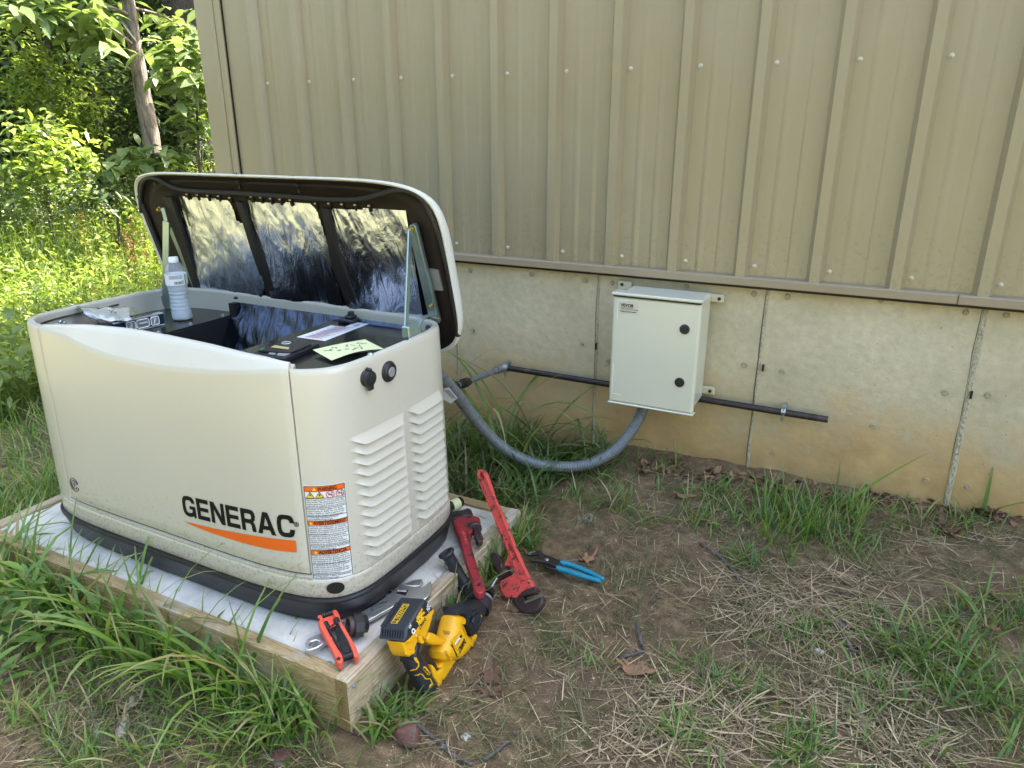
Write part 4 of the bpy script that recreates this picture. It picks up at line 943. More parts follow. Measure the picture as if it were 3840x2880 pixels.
# ============================================================ WALL BOX, PIPES, CONDUIT
bx = thing('electrical_box', (.87, -.09, .26), 'pale grey-green electrical box with two round locks on the concrete wall', 'electrical box')
BX0, BX1, BZ0, BZ1, BY = .722, 1.018, .268, .662, -.172
mb = MB(); mb.box(A(BX0+.012, BY+.03, BZ0+.01), A(BX1-.004, -.012, BZ1-.004), .008); mb.build('cabinet', M['box'], bx, True, 30)
mb = MB(); mb.box(A(BX0-.004, BY, BZ0), A(BX1, BY+.024, BZ1-.012), .007); mb.build('door', M['box'], bx, True, 30)
mb = MB(); mb.box(A(BX0-.008, BY-.006, BZ1-.009), A(BX1+.004, BY+.05, BZ1+.001), .003); mb.build('rain_lip', M['box'], bx, True, 30)
mb = MB(); mb.box(A(BX0-.002, BY-.0025, BZ1-.0135), A(BX1-.001, BY+.02, BZ1-.0085)); mb.build('door_gap', M['void'], bx)
mb = MB(); mb.box(A(BX0-.006, BY-.004, BZ0-.005), A(BX1+.003, BY+.03, BZ0+.001), .002); mb.build('bottom_lip', M['box'], bx, True, 30)
for x, z in ((1.012, .64), (.700, .64), (1.010, .307)):
    mb = MB(); x_ = x if x > .9 else x-.0; mb.box(A(x_-.01, -.016, z-.014), A(x_+.045, -.004, z+.014), .003)
    if x < .9: mb = MB(); mb.box(A(x-.02, -.016, z-.002), A(x+.03, -.004, z+.03), .003)
    tb = mb.build('mount_tab', M['boxtab'], bx, True, 30)
    mb = MB(); cxx = (x_+.030 if x > .9 else x-.004, -.016, z if x > .9 else z+.018); mb.lathe(A(*cxx), A(0, -1, 0), [(0, .0065), (.004, .006), (.005, .004)], 6); mb.build('anchor_bolt', M['iron'], tb, True, 30)
for x, z in ((.970, .562), (.967, .377)):
    mb = MB(); mb.lathe(A(x, BY+.001, z), A(0, -1, 0), [(0, .0165), (.004, .0165), (.006, .014), (.006, .0125), (.0035, .012), (.0035, .006), (.007, .0055), (.0075, .001)], 28); lk = mb.build('lock', M['blackpl'], bx, True, 30)
mb = MB(); mb.box(A(.744, BY-.001, .594), A(.812, BY+.002, .630)); st = mb.build('sticker', paint('sticker', (.62, .57, .43), .5, .03), bx)
def bt(s, x, z, size, mt, nm, bold=0., sx=1.): text(nm, s, lambda v: A(x+v[0], BY-.0016, z+v[1]), M[mt], st, size, bold=bold, ext=.0001, sx=sx)
bt('VEVOR', .747, .6165, .0145, 'ink', 'brand_text', .0005, 1.0)
bt('Electrical Enclosure Box', .747, .6115, .0045, 'inkred', 'fine_text', .0001); bt('Weatherproof polyester 400x300', .747, .6065, .0045, 'inkred', 'fine_text', .0001); bt('Model and serial number', .747, .5985, .0055, 'ink', 'fine_text', .0002)
mb = MB()
for a_, b_ in (((.736, .636), (.736, .57)), ((.736, .636), (.772, .6375)), ((.730, .41), (.730, .30)), ((.730, .30), (.765, .2985))): mb.tube([A(a_[0], BY-.0002, a_[1]), A(b_[0], BY-.0002, b_[1])], .0008, 4)
mb.build('moulding_line', M['whitepl'], bx)
# black gas pipe along the wall
pz = .2795
mb = MB(); mb.tube([A(.215, -.031, pz+.001), A(1.40, -.031, pz-.004)], .0115, 16); gp_ = tag(mb.build('gas_pipe', M['iron'], None, True, 40, loc=(.8, -.03, pz)), 'black iron pipe running along the concrete wall behind the box', 'pipe')
mb = MB(); mb.tube([A(1.398, -.031, pz-.004), A(1.433, -.031, pz-.004)], [.0108, .0112], 16); mb.build('threaded_end', M['jaw'], gp_, True, 40)
sc0 = crop(1600, 900, 1300/2157)
for x in (1.293, .232):
    mb = MB(); mb.lathe(A(x-.007, -.031, pz), A(1, 0, 0), [(0, .0135), (.014, .0135)], 18); mb.box(A(x-.007, -.018, pz+.008), A(x+.007, .0, pz+.022)); mb.lathe(A(x, -.040, pz-.032), A(0, 0, 1), [(0, .003), (.045, .003)], 8); mb.lathe(A(x, -.040, pz-.026), A(0, 0, 1), [(0, .0065), (.004, .0065)], 6)
    mb.build('pipe_clamp', M['steel'], gp_, True, 40)
# grey threaded pipe from generator to the elbow at the wall
p0 = A(.12, -.60, .345); p1 = A(.205, -.055, .283)
p0 = hit(C5((195, 905)), 1, -.34); p1 = hit(C5((445, 808)), 1, -.06); d_ = nrm(p1-p0); far = p0-d_*.40
gl = thing('gas_line', far, 'grey painted pipe with union and elbow joining the generator to the wall pipe', 'pipe')
mb = MB(); mb.tube([far, p0], .010, 12); mb.tube([p0, p1], .0115, 14); mb.build('pipe_run', M['pvc'], gl, True, 40)
L_ = np.linalg.norm(p1-p0)
mb = MB(); mb.lathe(p0+d_*.03*L_, d_, [(0, .015), (.02, .015), (.021, .019), (.045, .019), (.046, .016), (.065, .0155)], 8); mb.build('union', M['iron'], gl, True, 30)
mb = MB(); mb.lathe(p0-d_*.05, d_, [(0, .018), (.04, .018)], 8); mb.build('nut', M['iron'], gl, True, 30)
mb = MB(); mb.lathe(p1-d_*.012, d_, [(0, .0165), (.022, .0165), (.026, .0145)], 16); mb.tube(smoothc([p1, p1+d_*.018+A(.004, 0, 0), A(p1[0]+.02, -.034, pz+.004), A(.232, -.031, pz)], 6), [.0145]*19, 14); mb.lathe(A(.222, -.031, pz), A(1, 0, 0), [(0, .0165), (.02, .0165)], 16); mb.build('elbow', M['galv'], gl, True, 40)
# white hang tag
tq = [hit(C5(p), 1, -.62) for p in ((100, 925), (135, 918), (190, 985), (150, 1018), (100, 990))]
V = tq+[q+A(0, .0015, 0) for q in tq]; n = 5
tg = tag(obj('hang_tag', V, [(0, 1, 2, 3, 4), (9, 8, 7, 6, 5)]+[(i, 5+i, 5+(i+1) % 5, (i+1) % 5) for i in range(5)], M['vinyl']), 'small white printed tag hanging under the grey pipe union', 'tag')
mb = MB()
for k in range(7):
    a_ = hit(C5((106+k*8, 934+k*8)), 1, -.6215); b_ = hit(C5((106+k*8+38-k*1, 926+k*8+10)), 1, -.6215); mb.tube([a_, b_], .0006, 4)
mb.build('tag_print', M['ink'], tg)
# grey flexible conduit
CT = [((40, 800), -.72), ((105, 868), -.62), ((180, 955), -.54), ((260, 1060), -.47), ((340, 1160), -.42), ((440, 1262), -.37), ((560, 1345), -.33), ((690, 1393), -.30), ((820, 1410), -.27), ((950, 1405), -.235), ((1080, 1365), -.20), ((1190, 1290), -.165), ((1280, 1180), -.13), ((1330, 1090), -.11), ((1355, 1010), -.095), ((1362, 960), -.09)]
P = np.array([hit(C5(p), 1, y) for p, y in CT]); P = smoothc(P, 26)
seg = np.concatenate([[0], np.cumsum(np.linalg.norm(np.diff(P, axis=0), axis=1))]); ss = np.arange(0, seg[-1], .0022); P = np.stack([np.interp(ss, seg, P[:, k]) for k in range(3)], 1)
rr_ = .0198+.0008*np.clip(np.sin(ss*2*np.pi/.0095)*1.6, -1, 1)
mb = MB(); mb.tube(P, rr_, 22); tag(mb.build('flexible_conduit', M['pvc'], None, True, 60), 'thick grey ribbed conduit sagging from the generator to the box underside', 'conduit')
mb = MB(); mb.lathe(A(.842, -.092, BZ0-.014), A(0, 0, 1), [(0, .024), (.016, .024)], 8); mb.build('conduit_hub', M['pvc'], bx, True, 30)

# ============================================================ BIG RED PIPE WRENCH
CW = crop(1640, 1700, 460/1174)
def wp(p, z): return hit(CW(p), 2, z)
def wrench_big():
    fr = Frame(wp((870, 1530), -.085), wp((405, 160), .125), wp((510, 970), -.035))
    t = thing('pipe_wrench', wp((800, 1300), -.1), 'bright red worn pipe wrench leaning with its long handle over the pad corner', 'pipe wrench')
    plate(fr, 'handle', [[(372, 185), (385, 158), (412, 148), (440, 158), (456, 190), (480, 260), (540, 440), (610, 590), (740, 920), (775, 985), (800, 1060), (860, 1180), (915, 1265), (925, 1290), (880, 1300), (800, 1330), (760, 1385), (650, 1385), (610, 1330), (592, 1260), (605, 1215), (650, 1190), (720, 1160), (735, 1140), (712, 1095), (690, 1082), (640, 1080), (636, 1060), (660, 1010), (672, 960), (640, 880), (590, 770), (500, 520), (440, 340), (400, 270), (375, 220)],
        [(395, 205), (403, 186), (418, 184), (430, 195), (442, 235), (440, 255), (425, 255), (405, 225)]], -.020, 0, M['wrenchred'], t, CW, .004, 0, 0)
    # raised flange edges of the I-beam
    for L_ in ([(385, 240), (396, 244), (500, 500), (620, 760), (700, 960), (790, 1190), (780, 1196), (690, 970), (606, 765), (490, 505)], [(455, 235), (466, 238), (548, 440), (616, 590), (746, 925), (800, 1050), (872, 1195), (860, 1200), (786, 1052), (732, 925), (604, 590), (536, 440)]):
        plate(fr, 'handle_flange', [L_], 0.0003, .0032, M['wrenchred'], t, CW, .001)
    plate(fr, 'handle_end_groove', [[(790, 1190), (800, 1212), (825, 1215), (848, 1205), (852, 1190), (840, 1180), (800, 1180)]], 0.0003, .003, M['wrenchred'], t, CW, .001)
    plate(fr, 'hook_jaw', [[(705, 1355), (800, 1340), (830, 1395), (860, 1410), (980, 1358), (997, 1375), (1000, 1400), (985, 1450), (950, 1500), (880, 1532), (830, 1530), (780, 1500), (745, 1450)]], -.022, -.001, M['jaw'], t, CW, .0035, 0, 0)
    plate(fr, 'jaw_teeth', [[(828, 1420), (990, 1356), (1000, 1372), (838, 1440)]], -.001, .0015, M['steel'], t, CW, .0005)
    hl = [(800, 1330), (850, 1300), (925, 1272), (942, 1300), (930, 1330)]
    k = np.linspace(0, 1, 15); zz = [(930-118*q+ (0), 1330+32*q+(8 if i % 2 else 0)) for i, q in enumerate(k)]
    plate(fr, 'heel_jaw', [hl+zz+[(800, 1345)]], -.020, .001, M['jaw'], t, CW, .0015)
    sh = [(500, 985), (510, 955), (530, 945), (552, 950), (575, 975)]; tr = []
    for i, q in enumerate(np.linspace(0, 1, 17)): tr.append((580+55*q+(0 if i % 2 else 5), 985+105*q))
    plate(fr, 'jaw_shank', [sh+tr+[(640, 1120), (600, 1140), (575, 1120), (520, 1040)]], -.018, -.001, M['jaw'], t, CW, .002)
    a_ = fr.O+fr.X*fr.px(CW((575, 1160)), -.01)[0]+fr.Y*fr.px(CW((575, 1160)), -.01)[1]-fr.N*.01
    b_ = fr.O+fr.X*fr.px(CW((705, 1120)), -.01)[0]+fr.Y*fr.px(CW((705, 1120)), -.01)[1]-fr.N*.01
    # knurled nut: axis along the shank
    c_ = (a_+b_)/2; axd = nrm(wp((600, 1130), -.04)-wp((545, 1010), -.035)); 
    mb = MB(); L = .0155; mb.lathe(c_-axd*L, axd, [(0, .017), (.002, .0195), (2*L-.002, .0195), (2*L, .017)], 36, fn=lambda a, h: 1+.02*math.cos(a*18)); mb.build('adjusting_nut', M['jaw'], t, True, 30)
    for s_, p in (('24', (563, 620)),): pass
    q0 = fr.px(CW((672, 870)), .001); q1 = fr.px(CW((730, 985)), .001); X_ = nrm(A(*q1)-A(*q0)); Y_ = A(-X_[1], X_[0])
    V, Fc = text_mesh('HEAVY DUTY', .0125, bold=.0003, ext=.0004); V = [fr.O+fr.X*(q0[0]+v[0]*X_[0]+v[1]*Y_[0])+fr.Y*(q0[1]+v[0]*X_[1]+v[1]*Y_[1])+fr.N*(.0006+v[2]) for v in V]
    obj('cast_lettering', V, Fc, M['wrenchred2'], t)
wrench_big()
def wrench_small():
    fr = Frame(wp((150, 600), .04), wp((405, 1290), .045), wp((400, 780), .04))
    t = thing('pipe_wrench', wp((250, 800), .02), 'dark red grimy shorter pipe wrench lying on the pad against the generator base', 'pipe wrench')
    plate(fr, 'handle', [[(150, 640), (200, 610), (290, 592), (350, 590), (400, 610), (415, 640), (405, 680), (385, 672), (345, 660), (305, 672), (300, 690), (340, 715), (335, 745), (310, 770), (318, 830), (330, 900), (370, 1040), (420, 1180), (458, 1250), (462, 1290), (440, 1325), (400, 1335), (365, 1320), (348, 1280), (335, 1200), (290, 1080), (245, 940), (205, 820), (165, 700)], [(376, 1248), (390, 1236), (408, 1240), (412, 1256), (395, 1265), (380, 1262)]], -.022, 0, M['wrenchred2'], t, CW, .004)
    for L_ in ([(185, 680), (198, 678), (262, 930), (300, 1065), (345, 1190), (336, 1195), (288, 1070), (250, 935)], [(300, 700), (312, 760), (330, 900), (372, 1045), (415, 1170), (404, 1175), (360, 1050), (318, 900), (290, 770)]):
        plate(fr, 'handle_flange', [L_], .0003, .003, M['wrenchred2'], t, CW, .001)
    plate(fr, 'hook_jaw', [[(128, 560), (180, 545), (240, 540), (280, 523), (310, 525), (330, 545), (345, 590), (280, 592), (230, 600), (180, 612), (145, 625)]], -.022, -.001, M['jaw'], t, CW, .003)
    plate(fr, 'jaw_teeth', [[(132, 575), (150, 610), (235, 592), (225, 556)]], -.001, .0015, M['iron'], t, CW, .0005)
    for k in range(9):
        x = 142+k*10.5; plate(fr, 'tooth', [[(x, 572-k*1.5), (x+4, 571-k*1.5), (x+14, 600-k*1.5), (x+10, 602-k*1.5)]], .0015, .003, M['jaw'], t, CW, 0)
    plate(fr, 'jaw_shank', [[(345, 715), (395, 700), (425, 760), (438, 810), (425, 832), (395, 840), (372, 825), (355, 770)]], -.020, .001, M['jaw'], t, CW, .003)
    plate(fr, 'shank_slot', [[(375, 725), (392, 722), (408, 790), (392, 795)]], .001, .0018, M['iron'], t, CW, 0)
    c_ = fr.w(np.array([[*fr.px(CW((357, 695)), 0), -.008]]))[0]; axd = nrm(wp((410, 800), .03)-wp((370, 720), .03))
    mb = MB(); mb.lathe(c_-axd*.009, axd, [(0, .019), (.002, .0215), (.016, .0215), (.018, .019)], 32, fn=lambda a, h: 1+.02*math.cos(a*16)); mb.build('adjusting_nut', M['jaw'], t, True, 30)
    q0 = fr.px(CW((232, 745)), .001); q1 = fr.px(CW((300, 965)), .001); X_ = nrm(A(*q1)-A(*q0)); Y_ = A(-X_[1], X_[0])
    V, Fc = text_mesh('HEAVY DUTY', .0125, bold=.0003, ext=.0004); V = [fr.O+fr.X*(q0[0]+v[0]*X_[0]+v[1]*Y_[0])+fr.Y*(q0[1]+v[0]*X_[1]+v[1]*Y_[1])+fr.N*(.0006+v[2]) for v in V]
    obj('cast_lettering', V, Fc, M['wrenchred'], t)
wrench_small()
# ============================================================ PLIERS
def pliers():
    CPp = crop(1600, 1700, 800/2212); zp = -.052
    fr = Frame(hit(CPp((1100, 1060)), 2, zp), hit(CPp((1830, 1310)), 2, zp-.004), hit(CPp((1300, 1180)), 2, zp))
    t = thing('adjustable_pliers', hit(CPp((1400, 1170)), 2, -.085), 'teal handled tongue and groove pliers lying on bare soil', 'pliers')
    plate(fr, 'upper_jaw', [[(1040, 1040), (1060, 1018), (1120, 1000), (1180, 1003), (1215, 1040), (1300, 1075), (1395, 1110), (1400, 1150), (1330, 1165), (1260, 1140), (1190, 1115), (1130, 1110), (1080, 1105), (1072, 1090), (1130, 1082), (1165, 1070), (1140, 1040), (1090, 1048)]], -.008, .001, M['iron'], t, CPp, .0015)
    plate(fr, 'jaw_face', [[(1045, 1040), (1062, 1022), (1120, 1006), (1130, 1016), (1085, 1035), (1070, 1050)]], .001, .003, M['steel'], t, CPp, .0006)
    plate(fr, 'lower_jaw', [[(1190, 1110), (1240, 1128), (1300, 1150), (1370, 1175), (1360, 1205), (1290, 1195), (1240, 1180), (1215, 1150)]], -.014, -.006, M['iron'], t, CPp, .0015)
    Q = fr.w(np.array([[*fr.px(CPp((1245, 1100)), .001), .001]]))[0]; mb = MB(); mb.lathe(Q, fr.N, [(0, .007), (.002, .006), (.003, .003)], 12); mb.build('rivet', M['steel'], t, True, 30)
    for pts, off in (([(1385, 1135), (1470, 1150), (1580, 1190), (1700, 1240), (1790, 1285), (1840, 1308)], -.004), ([(1345, 1190), (1430, 1212), (1540, 1250), (1640, 1280), (1730, 1305), (1808, 1330)], -.009)):
        P = [fr.w(np.array([[*fr.px(CPp(p), off), off]]))[0] for p in pts]; P = smoothc(P, 5); mb = MB(); n = len(P); mb.tube(P, np.interp(np.linspace(0, 1, n), [0, .05, .5, .93, 1], [.008, .0095, .0085, .0068, .004]), 14); mb.build('grip', M['teal'], t, True, 50)
pliers()
# ============================================================ ADJUSTABLE WRENCH, SPANNER, COUPLING, NIPPLE
CA = crop(1000, 2000, 800/2212)
def adjustable():
    z0 = .019; fr = HF(z0)
    t = thing('adjustable_wrench', hit(CA((900, 900)), 2, .002), 'long chrome adjustable wrench lying on the white concrete pad', 'wrench')
    plate(fr, 'handle', [[(395, 1180), (398, 1130), (430, 1090), (500, 1065), (560, 1040), (700, 960), (850, 880), (1000, 800), (1150, 715), (1240, 650), (1290, 610), (1345, 560), (1380, 522), (1440, 528), (1500, 540), (1580, 560), (1640, 545), (1680, 500), (1705, 500), (1712, 560), (1690, 640), (1640, 680), (1560, 690), (1450, 690), (1370, 715), (1290, 770), (1150, 850), (1000, 930), (840, 1000), (700, 1080), (610, 1130), (520, 1185), (440, 1212), (408, 1205)],
        [(440, 1150), (460, 1118), (510, 1105), (545, 1115), (540, 1145), (500, 1170), (455, 1172)]], -.010, 0, M['chrome'], t, CA, .0025)
    plate(fr, 'handle_recess', [[(1080, 765), (1200, 705), (1250, 700), (1256, 720), (1220, 750), (1110, 810), (1075, 800)]], 0, .0005, M['steel'], t, CA, 0)
    plate(fr, 'movable_jaw', [[(1380, 522), (1440, 515), (1500, 488), (1570, 473), (1612, 474), (1618, 495), (1590, 545), (1500, 545)]], -.009, .001, M['chrome'], t, CA, .002)
    plate(fr, 'worm_slot', [[(1345, 620), (1375, 575), (1470, 585), (1440, 645)]], 0, .0006, M['void'], t, CA, 0)
    a_ = hit(CA((1350, 608)), 2, z0-.005); b_ = hit(CA((1455, 615)), 2, z0-.005); ax = nrm(b_-a_); L = np.linalg.norm(b_-a_); pr_ = []
    for k in range(7): pr_ += [(L*(k+.1)/7, .0065), (L*(k+.5)/7, .0085), (L*(k+.9)/7, .0065)]
    mb = MB(); mb.lathe(a_, ax, pr_, 18); mb.build('worm_screw', M['chrome'], t, True, 30)
    V, Fc = text_mesh('375mm', .013, bold=.0003, ext=.0003); o_ = hit(CA((1108, 800)), 2, z0); e_ = hit(CA((1215, 745)), 2, z0); X_ = nrm(e_-o_); Y_ = A(-X_[1], X_[0], 0)
    obj('stamped_text', [o_+X_*v[0]+Y_*v[1]+A(0, 0, .0009+v[2]) for v in V], Fc, M['galv'], t)
adjustable()
def spanner():
    z0 = .008; fr = HF(z0)
    t = thing('combination_spanner', hit(CA((1000, 800)), 2, .001), 'slim chrome ring spanner half hidden under the long adjustable wrench', 'spanner')
    plate(fr, 'shaft', [[(780, 950), (1000, 830), (1225, 655), (1250, 625), (1275, 640), (1240, 690), (1020, 850), (800, 975)]], -.006, 0, M['chrome'], t, CA, .001)
    Q = hit(CA((1275, 620)), 2, z0+.002); mb = MB(); mb.lathe(Q-A(0, 0, .008), A(0, 0, 1), [(0, .0115), (.001, .0125), (.009, .0125), (.010, .0115)], 24); mb.build('ring_end', M['chrome'], t, True, 30)
    mb = MB(); mb.lathe(Q+A(0, 0, .002), A(0, 0, 1), [(0, .0075), (.0006, .0075), (.0006, .0002)], 12); mb.build('ring_hole', M['iron'], t)
    plate(fr, 'open_end', [[(790, 935), (840, 900), (880, 905), (880, 930), (860, 985), (830, 1000), (800, 985)]], -.006, .001, M['chrome'], t, CA, .001)
spanner()
Q = hit(CA((930, 950)), 2, .034); ax = nrm(A(-.30, -.42, .10)); mb = MB()
ct = thing('pipe_union', Q-A(0, 0, .034), 'black octagonal pipe union resting on the adjustable wrench shaft', 'pipe fitting')
mb.lathe(Q-ax*.014, ax, [(0, .021), (.001, .030), (.022, .030), (.024, .028)], 8); mb.build('nut', M['hexkey'], ct, True, 30)
mb = MB(); mb.lathe(Q+ax*.010, ax, [(0, .0225), (.010, .0225), (.011, .021), (.011, .016), (.0, .0145), (-.02, .0145)], 28, cap=False); mb.lathe(Q+ax*.002, ax, [(0, .0145), (.0005, .0005)], 28); mb.build('threaded_socket', M['jaw'], ct, True, 30)
mb = MB(); mb.lathe(Q-ax*.026, ax, [(0, .021), (.013, .0225)], 8); mb.build('back_nut', M['hexkey'], ct, True, 30)
Q = hit(CW((160, 490)), 2, .020); ax = nrm(hit(CW((215, 465)), 2, .02)-hit(CW((115, 510)), 2, .02)); nt_ = thing('pipe_nipple', Q-A(0, 0, .019), 'short black pipe nipple with a cream label on the pad behind the generator end', 'pipe fitting')
mb = MB(); mb.lathe(Q-ax*.032, ax, [(0, .013), (0, .0155), (.003, .0175), (.061, .0175), (.064, .0155), (.064, .013), (.0, .013)], 24, cap=False); mb.build('pipe_body', M['hexkey'], nt_, True, 30)
mb = MB(); mb.lathe(Q-ax*.012, ax, [(0, .0179), (.030, .0179)], 24, cap=False); mb.build('paper_label', M['note'], nt_, True, 30)
mb = MB(); mb.lathe(Q-ax*.028, ax, [(0, .0131), (.0001, .0003)], 24, cap=False); mb.build('dark_bore', M['void'], nt_)
# ============================================================ FOLDING HEX KEY SET
def hexset():
    fr = Frame(hit(CA((540, 880)), 2, .055), hit(CA((760, 1320)), 2, .028), hit(CA((930, 1260)), 2, .028))
    t = thing('folding_hex_key_set', hit(CA((740, 1100)), 2, .002), 'red folding hex key set leaning on the pad beside the hang hole of the wrench', 'hex keys')
    w = lambda p, off: fr.w(np.array([[*fr.px(CA(p), off), off]]))[0]
    plate(fr, 'side_plate', [[(525, 870), (530, 848), (555, 838), (575, 850), (600, 930), (640, 1020), (690, 1110), (740, 1190), (785, 1260), (795, 1300), (785, 1340), (755, 1348), (725, 1330), (705, 1260), (640, 1130), (585, 1030), (545, 950)]], -.022, 0, M['hexred'], t, CA, .003)
    plate(fr, 'side_plate', [[(680, 800), (705, 785), (730, 795), (755, 840), (775, 910), (830, 1000), (880, 1090), (930, 1180), (952, 1240), (945, 1280), (925, 1290), (905, 1270), (890, 1220), (840, 1100), (780, 1000), (735, 910), (700, 850)]], -.022, 0, M['hexred'], t, CA, .003)
    plate(fr, 'cross_plate', [[(575, 880), (700, 840), (735, 905), (700, 925), (610, 985), (590, 930)]], -.020, -.008, M['hexred'], t, CA, .002)
    keys = [((612, 935), (790, 1265), .0030, 1), ((705, 1000), (810, 1275), .0022, 0), ((720, 985), (822, 1270), .0025, 0), ((735, 975), (834, 1268), .0025, 0), ((752, 960), (848, 1268), .0028, 0), ((770, 950), (864, 1262), .003, 0), ((722, 895), (890, 1240), .0034, 1)]
    for a_, b_, r_, sock in keys:
        P0_, P1_ = w(a_, -.004), w(b_, -.006); mb = MB(); mb.tube([P0_, P1_], r_, 6)
        if sock: d_ = nrm(P1_-P0_); mb.lathe(P0_-d_*.002, d_, [(0, r_*1.5), (0, r_*2.1), (.016, r_*2.1), (.02, r_)], 14)
        mb.build('hex_key', M['hexkey'], t, True, 30)
    a_, b_ = w((790, 1290), -.011), w((915, 1250), -.011); ax = nrm(b_-a_); L = np.linalg.norm(b_-a_); mb = MB()
    for k in range(9): mb.lathe(a_+ax*(L*k/9), ax, [(0, .008), (L/9*.15, .0095), (L/9*.75, .0095), (L/9*.9, .008)], 16)
    mb.build('pivot_stack', M['hexkey'], t, True, 30)
    a_, b_ = w((570, 855), -.010), w((690, 820), -.010); ax = nrm(b_-a_); L = np.linalg.norm(b_-a_); mb = MB()
    for k in range(7): mb.lathe(a_+ax*(L*k/7), ax, [(0, .006), (L/7*.15, .0085), (L/7*.75, .0085), (L/7*.9, .006)], 14)
    mb.build('pivot_stack', M['hexkey'], t, True, 30)
    for p in ((745, 1300), (532, 895)):
        Q = w(p, 0.0); mb = MB(); mb.lathe(Q, fr.N, [(0, .005), (.001, .0045), (.001, .0003)], 10); mb.build('pivot_screw', M['hexkey'], t, True, 30)
hexset()
# ============================================================ ROTARY HAMMER
CH = crop(1300, 2150, 600/1991)
def hammer():
    PA = hit(CH((1090, 1530)), 2, -.125); PB = hit(CH((1790, 180)), 2, -.035); PE = hit(CH((760, 700)), 2, .070)
    fr = Frame(PA, PB, PE)
    t = thing('rotary_hammer', (.66, -1.15, -.12), 'yellow and black cordless rotary hammer leaning against the side of the wooden pad frame', 'cordless drill')
    w = lambda p, off: fr.w(np.array([[*fr.px(CH(p), off), off]]))[0]
    P = lambda nm, L, a, b, mt, bev=.004, par=t, off=None, k=0, sh=40: plate(fr, nm, L if isinstance(L[0], list) else [L], a, b, M[mt], par, CH, bev, k, off, sh, 3)
    # handle and spine
    P('grip_core', [(755, 1040), (800, 1040), (850, 1000), (880, 860), (960, 870), (930, 960), (960, 1010), (1030, 1120), (1060, 1190), (1080, 1240), (1150, 1370), (1175, 1400), (1165, 1470), (1120, 1540), (1060, 1555), (1010, 1530), (965, 1450), (900, 1330), (840, 1210), (785, 1100)], -.046, -.012, 'toolblack', .013, off=-.012)
    P('frame_spine', [(1040, 1145), (1080, 1140), (1110, 1170), (1140, 1240), (1185, 1190), (1150, 1170), (1200, 1100), (1280, 1060), (1370, 1010), (1420, 1080), (1480, 1010), (1530, 900), (1560, 860), (1600, 850), (1630, 780), (1600, 750), (1560, 790), (1530, 760), (1560, 820), (1520, 930), (1400, 1100), (1300, 1220), (1240, 1330), (1200, 1310), (1165, 1400), (1165, 1450), (1145, 1455), (1150, 1370), (1090, 1290), (1080, 1220)][:11]+[(1480, 1010), (1540, 880), (1560, 850), (1530, 920), (1440, 1070), (1340, 1180), (1240, 1340), (1200, 1330), (1180, 1460), (1150, 1470), (1150, 1370), (1090, 1290), (1075, 1220)], -.044, -.010, 'yellow', .006, off=-.010)
    P('grip_inlay', [(845, 1045), (870, 1045), (905, 1110), (905, 1160), (870, 1200), (790, 1215), (800, 1205), (865, 1190), (893, 1155), (893, 1125), (870, 1110), (845, 1075)], -.0123, -.0105, 'yellow', .0004, off=-.0105)
    P('grip_inlay', [(955, 1160), (985, 1160), (1045, 1240), (1035, 1268), (1010, 1265), (960, 1200)], -.0123, -.0105, 'yellow', .0004, off=-.0105)
    P('grip_inlay', [(835, 1268), (890, 1262), (915, 1245), (945, 1250), (990, 1310), (1045, 1305), (1078, 1375), (1030, 1428), (1040, 1390), (1062, 1370), (1040, 1318), (985, 1322), (935, 1258), (915, 1256), (890, 1274)], -.0123, -.0105, 'yellow', .0004, off=-.0105)
    q0 = fr.px(CH((968, 1172)), -.0105); q1 = fr.px(CH((1035, 1250)), -.0105); X_ = nrm(A(*q1)-A(*q0)); Y_ = A(-X_[1], X_[0])
    def ht(s, p, q, size, mt, off, bold=.0003, sx=1., nm='tool_lettering', flip=1):
        q0 = A(*fr.px(CH(p), off)); q1 = A(*fr.px(CH(q), off)); X_ = nrm(q1-q0); Y_ = A(-X_[1], X_[0])*flip
        V, Fc = text_mesh(s, size, bold=bold, ext=.0001, sx=sx); wd = V[:, 0].max()-V[:, 0].min(); V[:, 0] = (V[:, 0]-V[:, 0].min())*np.linalg.norm(q1-q0)/wd
        return obj(nm, [fr.O+fr.X*(q0[0]+v[0]*X_[0]+v[1]*Y_[0])+fr.Y*(q0[1]+v[0]*X_[1]+v[1]*Y_[1])+fr.N*(off+v[2]) for v in V], Fc, M[mt], t)
    ht('BRUSHLESS', (1035, 1248), (968, 1176), .006, 'ink', -.0102)
    P('trigger', [(1060, 1130), (1100, 1105), (1125, 1140), (1165, 1190), (1185, 1190), (1150, 1240), (1120, 1200)], -.036, -.018, 'toolblack', .003, off=-.018)
    # battery foot
    P('battery_foot', [(690, 865), (790, 830), (1080, 500), (1075, 560), (1050, 640), (1010, 750), (985, 830), (940, 800), (900, 830), (862, 930), (850, 1000), (800, 1040), (765, 1040), (735, 990), (715, 925)], -.052, -.003, 'yellow', .006, off=-.003)
    P('release_tab', [(740, 975), (840, 940), (858, 965), (845, 1000), (770, 1030), (740, 1010)], -.003, .002, 'yellow', .002)
    P('rail_block', [(895, 790), (935, 770), (970, 850), (950, 885), (915, 860)], -.003, .004, 'yellow', .002)
    bt_ = P('battery', [(740, 705), (960, 350), (985, 320), (1060, 400), (1085, 440), (1082, 470), (770, 850), (720, 845), (735, 780)], -.078, .002, 'toolblack', .007)
    P('battery_trim', [(905, 590), (945, 540), (985, 535), (1083, 440), (1083, 500), (1000, 610), (790, 852), (715, 868), (770, 825), (850, 740), (880, 690), (910, 640)], .0022, .0034, 'yellow', .0005)
    P('battery_trim', [(865, 560), (940, 430), (950, 450), (918, 520), (960, 470), (980, 490), (930, 540), (885, 590)], .0022, .003, 'yellow', .0003)
